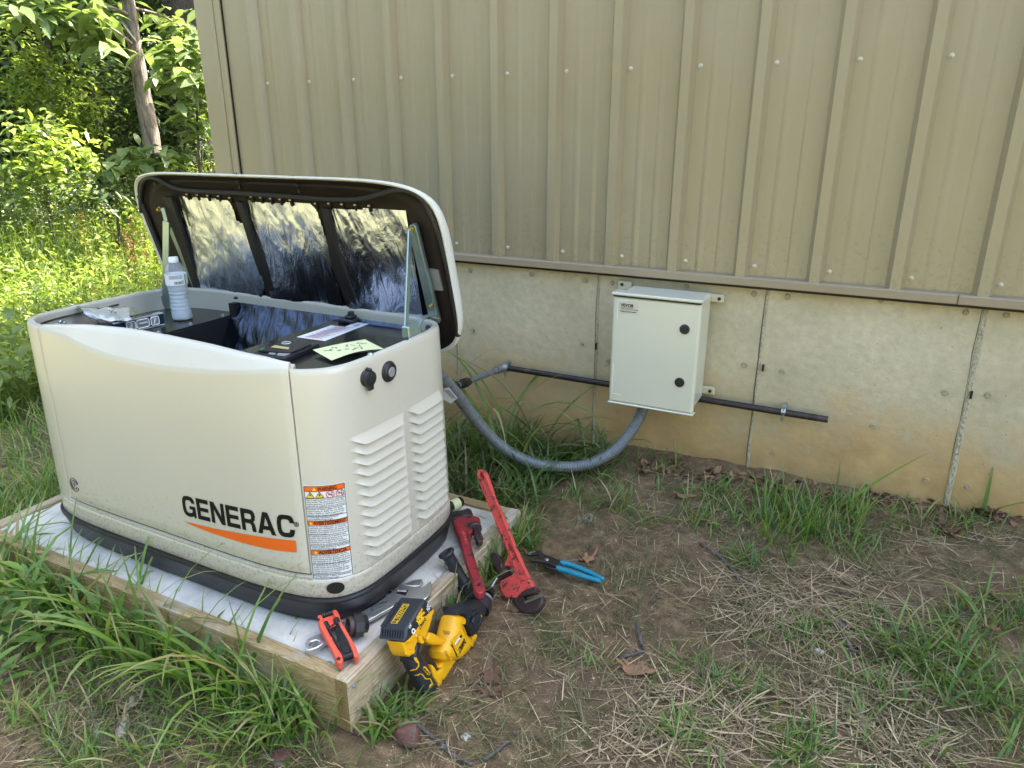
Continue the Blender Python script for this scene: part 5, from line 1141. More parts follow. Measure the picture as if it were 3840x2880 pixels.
    ht('20V', (1010, 375), (985, 455), .020, 'whitepl', .0026, .0004)
    ht('6', (828, 668), (800, 730), .036, 'whitepl', .0026, .0005); ht('AH', (790, 622), (772, 670), .012, 'whitepl', .0026, .0003)
    ht('XR', (935, 478), (860, 600), .030, 'amber', .0036, .0006)
    ht('DeWALT', (975, 545), (895, 665), .0135, 'ink', .0038, .0007)
    # battery bottom lettering: on the swept bottom face
    q0 = fr.px(CH((740, 705)), .002); q1 = fr.px(CH((960, 350)), .002); e = nrm(A(*q1)-A(*q0)); eX = fr.X*e[0]+fr.Y*e[1]; nB = np.cross(eX, fr.N); 
    if np.dot(nB, CP-fr.O) < 0: nB = -nB
    O_ = fr.O+fr.X*q0[0]+fr.Y*q0[1]; Lb = np.linalg.norm(A(*q1)-A(*q0))
    def bf(s, t_, lift): return O_+eX*(s*Lb)+fr.N*(.002-t_)+nB*lift
    mb = MB(); fr_in = [(.18, .037), (.86, .037), (.86, .055), (.18, .055)]
    for k in range(4): mb.tube([bf(*fr_in[k], .0006), bf(*fr_in[(k+1) % 4], .0006)], .0007, 4)
    V, Fc = text_mesh('DeWALT', .020, bold=.0010, ext=.0001); wd = V[:, 0].max(); mb.add([bf(.84-.64*v[0]/wd, .0385+.0*v[1]+ (.0145-v[1])*1.0, .0009) for v in V], Fc)
    mb.build('battery_lettering', M['amber'], bt_)
    mb = MB()
    for k in range(16): s_ = .06+.055*k; mb.tube([bf(s_, .066, .0005), bf(s_, .079, .0005)], .0022, 6)
    for k in range(7): s_ = .0; 
    mb.build('battery_rib', M['toolblack'], bt_, True, 40)
    mb = MB()
    q2 = fr.px(CH((735, 780)), .002); q3 = fr.px(CH((740, 705)), .002); f = fr.X*(q2[0]-q3[0])+fr.Y*(q2[1]-q3[1])
    for k in range(9):
        b0 = bf(-.012, .010+.0075*k, .0)-eX*.002; mb.tube([b0+f*.1, b0+f*1.3], .0022, 6)
    mb.build('battery_rib', M['toolblack'], bt_, True, 40)
    # motor housing
    P('motor_housing', [(1345, 530), (1420, 515), (1480, 540), (1490, 610), (1460, 640), (1505, 760), (1560, 800), (1600, 800), (1590, 860), (1510, 990), (1430, 1070), (1380, 1090), (1300, 1095), (1240, 1110), (1200, 1070), (1190, 980), (1230, 880), (1280, 780), (1310, 660)], -.052, .010, 'yellow', .022, off=.0)
    P('lug', [(1570, 800), (1615, 745), (1638, 780), (1605, 850), (1565, 860)], -.028, .002, 'yellow', .004)
    P('bridge', [(1020, 800), (1060, 735), (1110, 745), (1200, 800), (1290, 850), (1270, 890), (1180, 900), (1080, 895), (1030, 860)], -.040, -.006, 'yellow', .008, off=-.002)
    P('label_plate', [(1305, 850), (1410, 720), (1440, 715), (1475, 810), (1400, 940), (1370, 955)], .010, .0112, 'yellow', .0004)
    ht('DeWALT', (1462, 808), (1385, 950), .021, 'ink', .0115, .001)
    P('white_tag', [(1345, 880), (1400, 795), (1420, 812), (1365, 895)], .0112, .0118, 'vinyl', 0); P('black_tag', [(1405, 790), (1430, 760), (1442, 780), (1420, 812)], .0112, .0118, 'ink', 0)
    ht('CORDLESS', (1412, 812), (1362, 884), .004, 'ink', .012, .0001); 
    for k in range(5):
        x, y = 1300+15*k, 885+32*k; P('vent_slot', [(x, y), (x+10, y-4), (x+32, y+30), (x+22, y+36)][:4], .0101, .0106, 'void', 0)
    for k in range(6):
        x, y = 1225+14*k, 965+24*k; P('vent_bump', [(x, y), (x+28, y-2), (x+40, y+10), (x+34, y+16), (x+8, y+14)], .009, .0125, 'yellow', .001)
    for k in range(5):
        x, y = 1215+6*k, 700+8*k; pass
    mb = MB()
    for k in range(6):
        a_, b_ = w((1195+3*k, 735+9*k-25), .0106), w((1290-2*k, 760+8*k-25-8), .0106); mb.tube([a_, b_], .0004, 4)
    mb.build('fine_print', M['ink'], t)
    P('gearbox', [(1370, 515), (1430, 430), (1500, 385), (1580, 360), (1630, 335), (1680, 330), (1735, 380), (1745, 440), (1730, 520), (1700, 620), (1650, 720), (1625, 770), (1575, 790), (1535, 755), (1460, 630), (1490, 600), (1480, 545), (1440, 522), (1390, 530)], -.054, .008, 'toolblack', .02, off=.001)
    P('gearbox_vent', [(1490, 640), (1520, 620), (1600, 720), (1575, 780), (1545, 740)], .008, .010, 'blackpl', .0006)
    for k in range(4): x, y = 1500+22*k, 655+24*k; P('vent_slot', [(x, y), (x+10, y-12), (x+24, y+2), (x+12, y+16)], .010, .0106, 'void', 0)
    c_ = w((1615, 565), .008); mb = MB(); mb.lathe(c_, fr.N, [(0, .024), (.003, .0235), (.004, .019), (.003, .018), (.003, .0005)], 30); dl = mb.build('mode_dial', M['toolblack'], t, True, 30)
    P('dial_grip', [(1568, 600), (1590, 545), (1640, 500), (1668, 510), (1650, 580), (1600, 630), (1575, 625)], .011, .019, 'toolblack', .003, par=dl)
    P('dial_mark', [(1668, 508), (1688, 535), (1676, 545)], .0112, .0118, 'amber', 0, par=dl)
    # nose cone, chuck, bit
    a_, b_ = w((1650, 450), -.027), w((1790, 200), -.027); ax = nrm(b_-a_); L = np.linalg.norm(b_-a_)
    mb = MB(); mb.lathe(a_, ax, [(0, .030), (L*.25, .028), (L*.35, .025), (L*.5, .021)], 28); mb.build('nose_collar', M['toolblack'], t, True, 30)
    mb = MB(); mb.lathe(a_+ax*L*.48, ax, [(0, .018), (.004, .0205), (L*.12, .0205), (L*.16, .017)], 24); mb.build('chuck_ring', M['galv'], t, True, 30)
    mb = MB(); mb.lathe(a_+ax*L*.76, ax, [(0, .017), (L*.16, .015), (L*.26, .010)], 24); mb.build('chuck_sleeve', M['blackpl'], t, True, 30)
    b0 = a_+ax*L*1.04; b1 = w((1870, 65), -.027)
    LB = np.linalg.norm(b1-b0); axb = nrm(b1-b0); mb = MB(); mb.lathe(b0, axb, [(LB*i/60, .0034) for i in range(61)], 12, fn=lambda a, h: 1+.28*math.cos(2*(a-h*420))); mb.build('drill_bit', M['steel'], t, True, 40)
    # auxiliary side handle
    CG = CW; g0 = hit(CG((80, 945)), 2, .055); g1 = hit(CG((285, 1290)), 2, -.055); ax = nrm(g1-g0); L = np.linalg.norm(g1-g0)
    mb = MB(); mb.lathe(g0, ax, [(.006, .0005), (.004, .014), (0, .017), (.001, .024), (.006, .0245), (.010, .0195), (.02, .0175), (L*.7, .0170), (L*.80, .0175), (L*.83, .024), (L*.88, .025), (L*.95, .020), (L, .015)], 30, cap=False, fn=lambda a, h: 1+(.035*math.cos(a*15)*math.cos(h*1100) if .02 < h < L*.7 else 0)); mb.build('side_handle', M['toolblack'], t, True, 50)
    c2 = w((1600, 330), -.027); mb = MB(); mb.tube(smoothc([g1-ax*.004, g1*.5+c2*.5+A(0, 0, .004), c2], 6), .018, 14); mb.build('handle_clamp', M['blackpl'], t, True, 50)
hammer()

# ============================================================ ITEMS INSIDE THE GENERATOR
Q = hit(C1((1165, 1185)), 2, ZD); Q[2] = ZD
bo = thing('water_bottle', Q, 'half full clear plastic water bottle with white cap standing on the black deck', 'bottle')
def wav(h): return .0006*math.cos(h*2*math.pi/.0125) if .03 < h < .105 else 0
up = A(0, 0, 1)
prof = [(0.001, .004), (0, .024), (.003, .030), (.008, .0325)]+[(h, .0315+wav(h)-(.003*math.sin((h-.02)/.09*math.pi) if .02 < h < .11 else 0)) for h in np.linspace(.014, .112, 50)]+[(.118, .0325), (.150, .0325), (.160, .0315), (.170, .028), (.180, .0215), (.187, .0145), (.190, .0125)]
mb = MB(); mb.lathe(Q, up, prof, 36, cap=False, fn=lambda a, h: 1+(.05*math.cos(a*5) if h < .012 else 0)); mb.build('bottle_wall', M['pet'], bo, True, 60)
prof2 = [(h, r-.0016) for h, r in prof if h < .122]+[(.122, .0305), (.122, .0005)]; prof2[0] = (.003, .002)
mb = MB(); mb.lathe(Q, up, prof2, 36, cap=False, fn=lambda a, h: 1+(.05*math.cos(a*5) if h < .012 else 0)); mb.build('water', M['frost'], bo, True, 60)
mb = MB(); mb.lathe(Q, up, [(.186, .0145), (.188, .0150), (.200, .0148), (.202, .0135), (.202, .0005)], 30, fn=lambda a, h: 1+.02*math.cos(a*30)); mb.build('bottle_cap', M['whitepl'], bo, True, 40)
mb = MB(); mb.lathe(Q, up, [(.116, .0332), (.150, .0334)], 48, cap=False); lbw = mb.build('bottle_label', M['vinyl'], bo, True, 60)
dirc = nrm(A(*(CP-Q)[:2], 0)); tang = A(-dirc[1], dirc[0], 0)
def bl_(x, z): a = x/.0336; return Q+(dirc*math.cos(a)+tang*math.sin(a))*.0338+A(0, 0, z)
mb = MB(); xx = -.008
for k, wd in enumerate([1, 2, 1, 3, 1, 1, 2, 1, 2, 3, 1, 2]):
    w_ = wd*.00062; mb.add([bl_(xx, .120), bl_(xx+w_, .120), bl_(xx+w_, .129), bl_(xx, .129)], [(0, 1, 2, 3)]); xx += w_+.0009
for k in range(4): mb.add([bl_(x, z) for z in (.137+k*.003, .1382+k*.003) for x in np.linspace(-.022, .018, 6)], [(i, i+1, 7+i, 6+i) for i in range(5)])
for k in range(4): mb.add([bl_(x, z) for z in (.121+k*.003, .1225+k*.003) for x in np.linspace(.016, .021, 3)], [(i, i+1, 4+i, 3+i) for i in range(2)])
mb.build('barcode', M['ink'], lbw)
mb = MB(); mb.add([bl_(x, z) for z in (.117, .149) for x in np.linspace(.026, .031, 4)], [(i, i+1, 5+i, 4+i) for i in range(3)]); mb.build('green_stripe', M['green'], lbw)
# torpedo level
CB = crop(80, 950, 700/2212)
def level():
    fr = Frame(hit(CB((1240, 945)), 2, .606), hit(CB((1700, 835)), 2, .606), hit(CB((1680, 705)), 1, -.985)) if False else None
    a_ = hit(CB((1110, 905+70)), 2, .604); b_ = hit(CB((1712, 835)), 2, .604); X = nrm(A(b_[0]-a_[0], b_[1]-a_[1], 0)); Z = A(0, 0, 1); Y = np.cross(Z, X); 
    if np.dot(Y, CP-a_) < 0: Y = -Y
    L = np.linalg.norm(b_-a_); H = .040
    t = thing('torpedo_level', (a_+b_)/2-A(0, 0, .004), 'dark blue torpedo level with three vials on the black deck', 'spirit level')
    c = (a_+b_)/2+A(0, 0, H/2-.003)-Y*.011
    mb = MB(); mb.fbox(c, X, Y, Z, (L/2, .009, H/2-.002), .002); mb.build('level_body', M['navy'], t)
    mb = MB()
    for s in (-1, 1): mb.fbox(c+Z*s*(H/2-.002), X, Y, Z, (L/2-.002, .011, .0022), .001)
    mb.build('edge_rail', M['silver'], t)
    mb = MB(); mb.fbox(c+Z*(H/2+.0005), X, Y, Z, (L*.3, .0025, .0008)); mb.build('magnet_strip', M['iron'], t)
    for f_, wd in ((.33, .014), (.56, .020), (.80, .013)):
        q = a_+(b_-a_)*f_+A(0, 0, H/2-.003)-Y*.001
        mb = MB(); ring = [q+X*wd*sx*1.0+Z*.0125*sz for sx, sz in ((-1, -.7), (-.8, -1), (.8, -1), (1, -.7), (1, .7), (.8, 1), (-.8, 1), (-1, .7))]; mb.tube(ring, .0018, 8, closed=True); mb.build('vial_frame', M['whitepl'], t, True, 40)
        mb = MB(); mb.fbox(q-Y*.0005, X, Y, Z, (wd*.9, .0008, .011)); mb.build('vial_window', M['galv'], t)
        mb = MB(); mb.tube([q+X*wd*.7, q-X*wd*.7] if f_ > .4 and f_ < .7 else [q+Z*.009+X*.003, q-Z*.009-X*.003], .0042, 10); mb.build('vial', M['silver'], t, True, 50)
    q = b_-X*.016+Z*(H/2-.003)-Y*.0016; mb = MB(); mb.lathe(q, Y, [(0, .006), (.0008, .006), (.0008, .0003)], 16); mb.build('hang_hole', M['void'], t)
level()
# sockets
mb = MB(); q = hit(CB((490, 830)), 2, .640); ax = nrm(A(-.5, .8, 0)); sk_ = thing('socket_adapter', q-A(0, 0, .03), 'small steel fitting poking through the inner wall of the front left corner', 'fitting')
q0 = hit(CB((455, 815)), 2, .63); q1 = hit(CB((545, 835)), 2, .63); ax = nrm(q1-q0); mb = MB(); mb.lathe(q0, ax, [(0, .009), (.012, .009), (.013, .0065), (.03, .0065), (.031, .005), (.07, .005)], 12); mb.build('fitting_body', M['steel'], sk_, True, 30)
q0 = hit(CB((1010, 905)), 2, .612); q1 = hit(CB((1080, 865)), 2, .612); ax = nrm(q1-q0); mb = MB(); mb.lathe(q0, ax, [(0, .006), (0, .0105), (.018, .0105), (.019, .0085), (.045, .0085)], 16); tag(mb.build('socket', M['steel'], None, True, 30), 'small chrome socket lying at the near end of the level', 'socket')
mb = MB(); mb.box(hit(CB((700, 830)), 2, .60)+A(-.001, -.001, 0), hit(CB((700, 830)), 2, .60)+A(.012, .002, .045)); mb.build('inner_bracket', M['cream'], gen)
# plastic hardware bag
def bag():
    t = thing('hardware_bag', hit(CB((1150, 840)), 2, .602), 'clear zip bag of steel hardware with white handwritten tag behind the level', 'bag')
    c0 = hit(CB((900, 760)), 2, .640); c1 = hit(CB((1330, 760)), 2, .625)
    pts = [[(480, 555), (640, 600), (800, 640), (1000, 622), (1120, 640), (1200, 630), (1340, 640), (1480, 745)], [(520, 590), (700, 680), (850, 720), (1000, 730), (1120, 740), (1220, 730), (1350, 745), (1470, 770)], [(600, 630), (780, 750), (900, 800), (1010, 830), (1120, 840), (1240, 830), (1360, 815), (1440, 790)], [(640, 660), (820, 790), (930, 850), (1030, 900), (1120, 890), (1240, 865), (1350, 830), (1400, 805)]]
    zz = [[.665, .668, .668, .655, .652, .652, .645, .63], [.66, .665, .665, .658, .655, .65, .645, .628], [.655, .655, .645, .640, .636, .636, .63, .618], [.65, .645, .630, .610, .606, .606, .606, .606]]
    G = np.array([[hit(CB(p), 2, z) for p, z in zip(r, q)] for r, q in zip(pts, zz)])
    # refine
    fine = []
    for r in G: fine.append(smoothc(r, 6))
    fine = np.array(fine); cols = []
    for j in range(fine.shape[1]): cols.append(smoothc(fine[:, j], 7))
    Gf = np.array(cols); nu, nv = Gf.shape[:2]
    for i in range(nu):
        for j in range(nv):
            Gf[i, j] += .006*A(mnoise.noise(Vector((i*.23, j*.35, 1))), mnoise.noise(Vector((i*.23, j*.35, 5))), mnoise.noise(Vector((i*.3, j*.5, 9))))
    V = Gf.reshape(-1, 3); F = [(i*nv+j, (i+1)*nv+j, (i+1)*nv+j+1, i*nv+j+1) for i in range(nu-1) for j in range(nv-1)]
    obj('bag_film', V, F, M['bag'], t, True)
    # paper tag inside
    sub = Gf[8:34, 1:12].copy(); sub[:, :, 2] -= .0015; a_, b_ = sub.shape[:2]
    obj('paper_tag', sub.reshape(-1, 3), [(i*b_+j, (i+1)*b_+j, (i+1)*b_+j+1, i*b_+j+1) for i in range(a_-1) for j in range(b_-1)], M['whitepl'], t, True)
    for k in range(16):
        q = hit(CB((1130+18*(k % 8)+RNG.uniform(-8, 8), 780+32*(k//8)+RNG.uniform(-8, 8))), 2, .618); ax = nrm(RNG.normal(size=3)); mb = MB(); mb.lathe(q, ax, [(0, .0055), (.004, .0055), (.004, .003), (.018, .003)], 8); mb.build('bolt', M['steel'], t, True, 30)
    mb = MB()
    for L_ in ([(1060, 680), (1075, 690), (1068, 705)], [(1078, 675), (1090, 685)], [(1095, 690), (1110, 708), (1125, 700)], [(1120, 690), (1122, 722)], [(1040, 672), (1050, 680)]):
        mb.tube([hit(CB(p), 2, .6615) for p in L_], .0009, 5)
    mb.build('handwriting', M['ink'], t)
bag()
# sticky note on the control panel
C2n = crop(900, 1000, 850/2203)
cs = [hit(C2n(p), 2, z) for p, z in (((706, 808), ZP+.012), ((890, 912), ZP+.006), ((1400, 786), ZP+.016), ((1215, 706), ZP+.018))]
nu = 12; V = []; 
for i in range(nu+1):
    for j in range(nu+1):
        s_, t_ = i/nu, j/nu; p = (cs[0]*(1-t_)+cs[1]*t_)*(1-s_)+(cs[3]*(1-t_)+cs[2]*t_)*s_; V.append(p+A(0, 0, .006*math.sin(s_*math.pi)*(.3+t_)-.004*s_*t_))
no = tag(obj('sticky_note', V, [(i*(nu+1)+j, (i+1)*(nu+1)+j, (i+1)*(nu+1)+j+1, i*(nu+1)+j+1) for i in range(nu) for j in range(nu)], M['note'], None, True, loc=tuple(cs[0])), 'pale yellow handwritten note lying on the black control panel', 'note')
mb = MB()
for s0_, t0_ in ((.12, .25), (.22, .4), (.30, .55), (.34, .3), (.40, .6), (.5, .35), (.56, .65), (.62, .3), (.7, .5), (.75, .25), (.80, .35), (.28, .25), (.48, .75), (.64, .78)):
    P = []
    for k in range(5):
        s_ = min(.95, s0_+.012*k*RNG.uniform(-.5, 2)); t_ = t0_+.03*k*RNG.uniform(-1, 1.4); p = (cs[0]*(1-t_)+cs[1]*t_)*(1-s_)+(cs[3]*(1-t_)+cs[2]*t_)*s_; P.append(p+A(0, 0, .006*math.sin(s_*math.pi)*(.3+t_)-.004*s_*t_+.0008))
    mb.tube(P, .0005, 4)
mb.build('handwriting', M['ink'], no)

# ============================================================ VEGETATION
class Veg:
    def __init__(s): s.V = []; s.F = []; s.R = []; s.T = []; s.n = 0
    def push(s, V, F, R, T):
        s.V.append(V.reshape(-1, 3)); s.F.append(F+s.n); s.R.append(R.ravel()); s.T.append(T.ravel()); s.n += V.reshape(-1, 3).shape[0]
    def blades(s, P, L, W, az=None, lean=.15, curl=1.2, seg=5, fold=False, twist=.5):
        P = np.asarray(P, float); n = len(P)
        if n == 0: return
        L = np.broadcast_to(L, (n,)); W = np.broadcast_to(W, (n,)); az = RNG.uniform(0, 2*np.pi, n) if az is None else np.broadcast_to(az, (n,))
        lean = np.broadcast_to(lean, (n,)); curl = np.broadcast_to(curl, (n,)); m = seg+1
        t = np.linspace(0, 1, m)[None]; th_ = lean[:, None]+curl[:, None]*t**1.3
        dz = np.cos(th_); dh = np.sin(th_); step = (L/seg)[:, None]
        H = np.concatenate([np.zeros((n, 1)), np.cumsum((dh[:, :-1]+dh[:, 1:])/2*step, 1)], 1); Z = np.concatenate([np.zeros((n, 1)), np.cumsum((dz[:, :-1]+dz[:, 1:])/2*step, 1)], 1)
        D = np.stack([np.cos(az), np.sin(az), 0*az], 1); S = np.stack([-np.sin(az), np.cos(az), 0*az], 1)
        wob = RNG.normal(0, .04, (n, 1))*L[:, None]*t**2
        C = P[:, None]+D[:, None]*H[..., None]+S[:, None]*wob[..., None]; C[..., 2] += Z
        w = W[:, None]*.5*np.minimum(1, .55+2*t)*(1-t**2.5)+W[:, None]*.02
        tw = RNG.normal(0, twist, (n, 1))*t
        Nn = np.stack([-np.cos(th_)*np.cos(az)[:, None], -np.cos(th_)*np.sin(az)[:, None], np.sin(th_)], 2)
        Sd = S[:, None]*np.cos(tw)[..., None]+Nn*np.sin(tw)[..., None]
        V = np.stack([C-Sd*w[..., None], C+Sd*w[..., None]], 2)
        b = (np.arange(n)*m*2)[:, None]; k = np.arange(seg)[None]*2
        F = np.stack([b+k, b+k+1, b+k+3, b+k+2], 2).reshape(-1, 4)
        R = np.repeat(RNG.random(n), m*2); T = np.tile(np.repeat(np.linspace(0, 1, m), 2), n)
        s.push(V, F, R, T)
    def leaves(s, P, L, W, d=None, nrmv=None, droop=.3, fold=.25, rnd=None):
        """leaf: 4 quads along a folded, drooping midrib"""
        P = np.asarray(P, float); n = len(P)
        if n == 0: return
        L = np.broadcast_to(L, (n,))[:, None, None]; W = np.broadcast_to(W, (n,))[:, None, None]
        if d is None: d = RNG.normal(size=(n, 3)); d[:, 2] *= .4
        d = d/np.linalg.norm(d, axis=1)[:, None]
        if nrmv is None: nrmv = A(0, 0, 1)+RNG.normal(0, .45, (n, 3))
        sv = np.cross(d, nrmv); sv /= np.linalg.norm(sv, axis=1)[:, None]+1e-9; nv = np.cross(sv, d)
        ts = A(0, .33, .7, 1.0); wd = A(.06, .95, .72, .02)
        C = P[:, None]+d[:, None]*ts[None, :, None]*L-A(0, 0, 1)[None, None]*(ts**2)[None, :, None]*L*droop
        Lf = C-sv[:, None]*wd[None, :, None]*W*.5+nv[:, None]*wd[None, :, None]*W*fold*.5; Rt = C+sv[:, None]*wd[None, :, None]*W*.5+nv[:, None]*wd[None, :, None]*W*fold*.5
        V = np.stack([Lf, C, Rt], 2); b = (np.arange(n)*12)[:, None]; k = np.arange(3)[None]*3
        F = np.concatenate([np.stack([b+k, b+k+1, b+k+4, b+k+3], 2).reshape(-1, 4), np.stack([b+k+1, b+k+2, b+k+5, b+k+4], 2).reshape(-1, 4)])
        R = np.repeat(RNG.random(n) if rnd is None else rnd, 12); T = np.tile(np.repeat(ts, 3), n); s.push(V, F, R, T)
    def stems(s, A0, A1, r, mid=None):
        """thin crossed ribbons for stalks"""
        A0 = np.asarray(A0); A1 = np.asarray(A1); n = len(A0)
        if n == 0: return
        for ax in (A(1, 0, 0), A(0, 1, 0)):
            sv = ax*r; V = np.stack([A0-sv, A0+sv, A1+sv*.6, A1-sv*.6], 1); F = (np.arange(n)*4)[:, None]+np.arange(4)[None]
            s.push(V, F, np.repeat(RNG.random(n), 4), np.full(n*4, .2))
    def build(s, name, mat, parent=None, loc=None, smooth=True):
        V = np.concatenate(s.V); F = np.concatenate(s.F); o = obj(name, V, F, mat, parent, smooth, loc=loc)
        for nm, a in (('rnd', s.R), ('tt', s.T)):
            at = o.data.attributes.new(nm, 'FLOAT', 'POINT'); at.data.foreach_set('value', np.concatenate(a).astype(np.float32))
        return o
K = 3840/2212
def inpoly(x, y, Q):
    c_ = np.zeros(x.shape, bool); n = len(Q)
    for i in range(n):
        x1, y1 = Q[i]; x2, y2 = Q[(i+1) % n]; c_ ^= ((y1 > y) != (y2 > y)) & (x < (x2-x1)*(y-y1)/(y2-y1+1e-12)+x1)
    return c_
def ground_px(poly, n, clump=0., cs=60.):
    """n random ground points seen inside a polygon given in the 2212-px frame"""
    poly = np.array(poly, float); lo, hi = poly.min(0), poly.max(0); out = []
    x = RNG.uniform(lo[0], hi[0], n*6); y = RNG.uniform(lo[1], hi[1], n*6); k = inpoly(x, y, poly)
    if clump: k &= (vnoise(x/cs, y/cs, 77)+.35*vnoise(x/cs*3, y/cs*3, 78)) > clump
    x, y = x[k][:n]*K, y[k][:n]*K
    d = FWD[None]+RGT[None]*((x-1920)/F_c)[:, None]-UPV[None]*((y-1440)/F_c)[:, None]; z = np.full(len(x), -.1)
    for _ in range(12): t = (z-CP[2])/d[:, 2]; X = CP[0]+d[:, 0]*t; Y = CP[1]+d[:, 1]*t; z = .5*z+.5*gz(X, Y)
    return np.stack([X, Y, gz(X, Y)-.003], 1)
def off_pad(P, m=.0):
    k = ~((P[:, 0] > XL-m) & (P[:, 0] < XR+m) & (P[:, 1] > YF-m) & (P[:, 1] < YBk+m)) & (P[:, 1] < -.01); return P[k]
U = RNG.uniform
def sz(n, a, b): return U(a, b, n)
# ---- grass along the front of the pad (tall arching blades)
v = Veg()
def tufts(v, C, per, L, W, lean=(.05, .5), curl=(.6, 2.0), spread=.02, seg=6):
    C = np.repeat(C, per, 0); n = len(C); P = C+np.concatenate([RNG.normal(0, spread, (n, 2)), np.zeros((n, 1))], 1)
    v.blades(P, sz(n, *L), sz(n, *W), None, sz(n, *lean), sz(n, *curl), seg)
n0 = off_pad(ground_px([(0, 1230), (60, 1190), (750, 1545), (735, 1590), (560, 1530), (250, 1380), (0, 1340)], 120), .012)
tufts(v, n0[:70], 4, (.12, .30), (.006, .011), spread=.02); tufts(v, n0, 5, (.05, .18), (.0018, .004), (.1, 1.), (.2, 1.6), spread=.035)
xs_ = U(XL, XR-.25, 90); P = np.stack([xs_, YF-U(.015, .10, 90), 0*xs_], 1); P[:, 2] = gz(P[:, 0], P[:, 1])-.003
tufts(v, P[:62], 4, (.18, .46), (.007, .014), (.02, .35), (.6, 2.4), spread=.015); tufts(v, P, 3, (.08, .25), (.002, .005), (.02, .6), (.4, 2.), spread=.03)
P = np.stack([U(XR-.27, XR-.06, 16), YF-U(.02, .09, 16), np.zeros(16)], 1); P[:, 2] = gz(P[:, 0], P[:, 1]); tufts(v, P, 8, (.10, .24), (.005, .010), spread=.02)
P = off_pad(ground_px([(0, 1330), (300, 1420), (620, 1570), (700, 1659), (0, 1659)], 150, .75, 40)); tufts(v, P, 3, (.04, .13), (.003, .007), (.3, 1.0), (.3, 1.3), .02, 4)
P = off_pad(ground_px([(380, 1640), (600, 1440), (690, 1600), (640, 1659)], 22)); tufts(v, P, 5, (.08, .2), (.004, .008), (.3, 1.), (.3, 1.3), .02)
tag(v.build('tall_grass', M['grass'], loc=(-.3, -1.6, -.15)), 'tall arching green crabgrass along the front board of the pad', 'grass', kind='stuff')
# ---- small tufts by the side board and tools
v = Veg()
P = off_pad(ground_px([(800, 1600), (840, 1500), (880, 1500), (930, 1560), (900, 1590)], 24)); tufts(v, P, 5, (.04, .11), (.003, .008), (.1, .9), (.5, 1.6), .015)
P = off_pad(ground_px([(1090, 1150), (1160, 1120), (1150, 1200), (1080, 1210)], 30)); tufts(v, P, 4, (.04, .12), (.003, .008), (.1, .9), (.5, 1.6), .015)
xs_ = U(-1.10, -.62, 30); P = np.stack([XR+U(.006, .03, 30), xs_, 0*xs_], 1); P[:, 2] = gz(P[:, 0], P[:, 1]); tufts(v, P, 4, (.08, .20), (.004, .009), (.05, .5), (.4, 1.5), .012)
tag(v.build('grass_tufts', M['grass'], loc=(.63, -1, -.1)), 'green grass tufts growing between the pad side board and the tools', 'grass', kind='stuff')
# ---- dark grass between generator and wall
v = Veg()
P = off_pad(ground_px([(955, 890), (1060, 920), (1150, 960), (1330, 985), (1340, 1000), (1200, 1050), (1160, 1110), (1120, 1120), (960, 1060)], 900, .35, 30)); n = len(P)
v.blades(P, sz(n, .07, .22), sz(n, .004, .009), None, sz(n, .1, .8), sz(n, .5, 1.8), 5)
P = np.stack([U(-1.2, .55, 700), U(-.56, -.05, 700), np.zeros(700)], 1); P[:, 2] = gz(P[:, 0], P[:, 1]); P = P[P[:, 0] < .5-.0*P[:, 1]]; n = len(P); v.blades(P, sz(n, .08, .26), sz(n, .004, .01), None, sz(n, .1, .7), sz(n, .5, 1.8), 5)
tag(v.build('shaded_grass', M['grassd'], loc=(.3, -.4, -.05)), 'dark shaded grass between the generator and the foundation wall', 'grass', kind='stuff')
# ---- patchy grass on the right
v = Veg()
P = off_pad(ground_px([(1180, 1110), (1230, 1010), (1430, 980), (1560, 1040), (1900, 1090), (2212, 1130), (2212, 1160), (1900, 1150), (1880, 1220), (1600, 1230), (1480, 1150), (1300, 1120)], 300, .80, 45)); tufts(v, P, 3, (.03, .12), (.0025, .006), (.2, 1.1), (.2, 1.3), .02, 4)
P = ground_px([(1620, 1070), (1880, 1100), (1860, 1180), (1640, 1190)], 90, .5, 60); tufts(v, P, 4, (.06, .17), (.003, .006), (.05, .6), (.2, 1.1), .02, 4)
P = ground_px([(1910, 1400), (2212, 1250), (2212, 1659), (2010, 1659), (2050, 1500)], 105, .6, 50); tufts(v, P, 4, (.05, .17), (.003, .0075), (.2, 1.0), (.3, 1.4), .02, 5)
P = ground_px([(1250, 1420), (2000, 1300), (2000, 1659), (1400, 1659)], 200, .78, 50); tufts(v, P, 4, (.03, .09), (.0025, .006), (.4, 1.1), (.2, 1.), .02, 4)
tag(v.build('patchy_grass', M['grass'], loc=(1.4, -.8, -.1)), 'patchy green grass on the soil at the right of the picture', 'grass', kind='stuff')
v = Veg()
P = off_pad(ground_px([(1200, 1100), (2212, 1100), (2212, 1659), (800, 1659), (1180, 1300)], 3400, .72, 70)); n = len(P)
v.blades(P, sz(n, .025, .10), sz(n, .0012, .003), None, sz(n, .7, 1.5), sz(n, -.3, .5), 4)
P = off_pad(ground_px([(0, 1380), (500, 1500), (760, 1659), (0, 1659)], 2600, .6, 60)); n = len(P); v.blades(P, sz(n, .02, .09), sz(n, .001, .0028), None, sz(n, .6, 1.5), sz(n, -.3, .5), 4)
tag(v.build('thin_grass', M['grassdry'], loc=(1.4, -1.2, -.1)), 'thin olive matted grass lying on the soil', 'grass', kind='stuff')
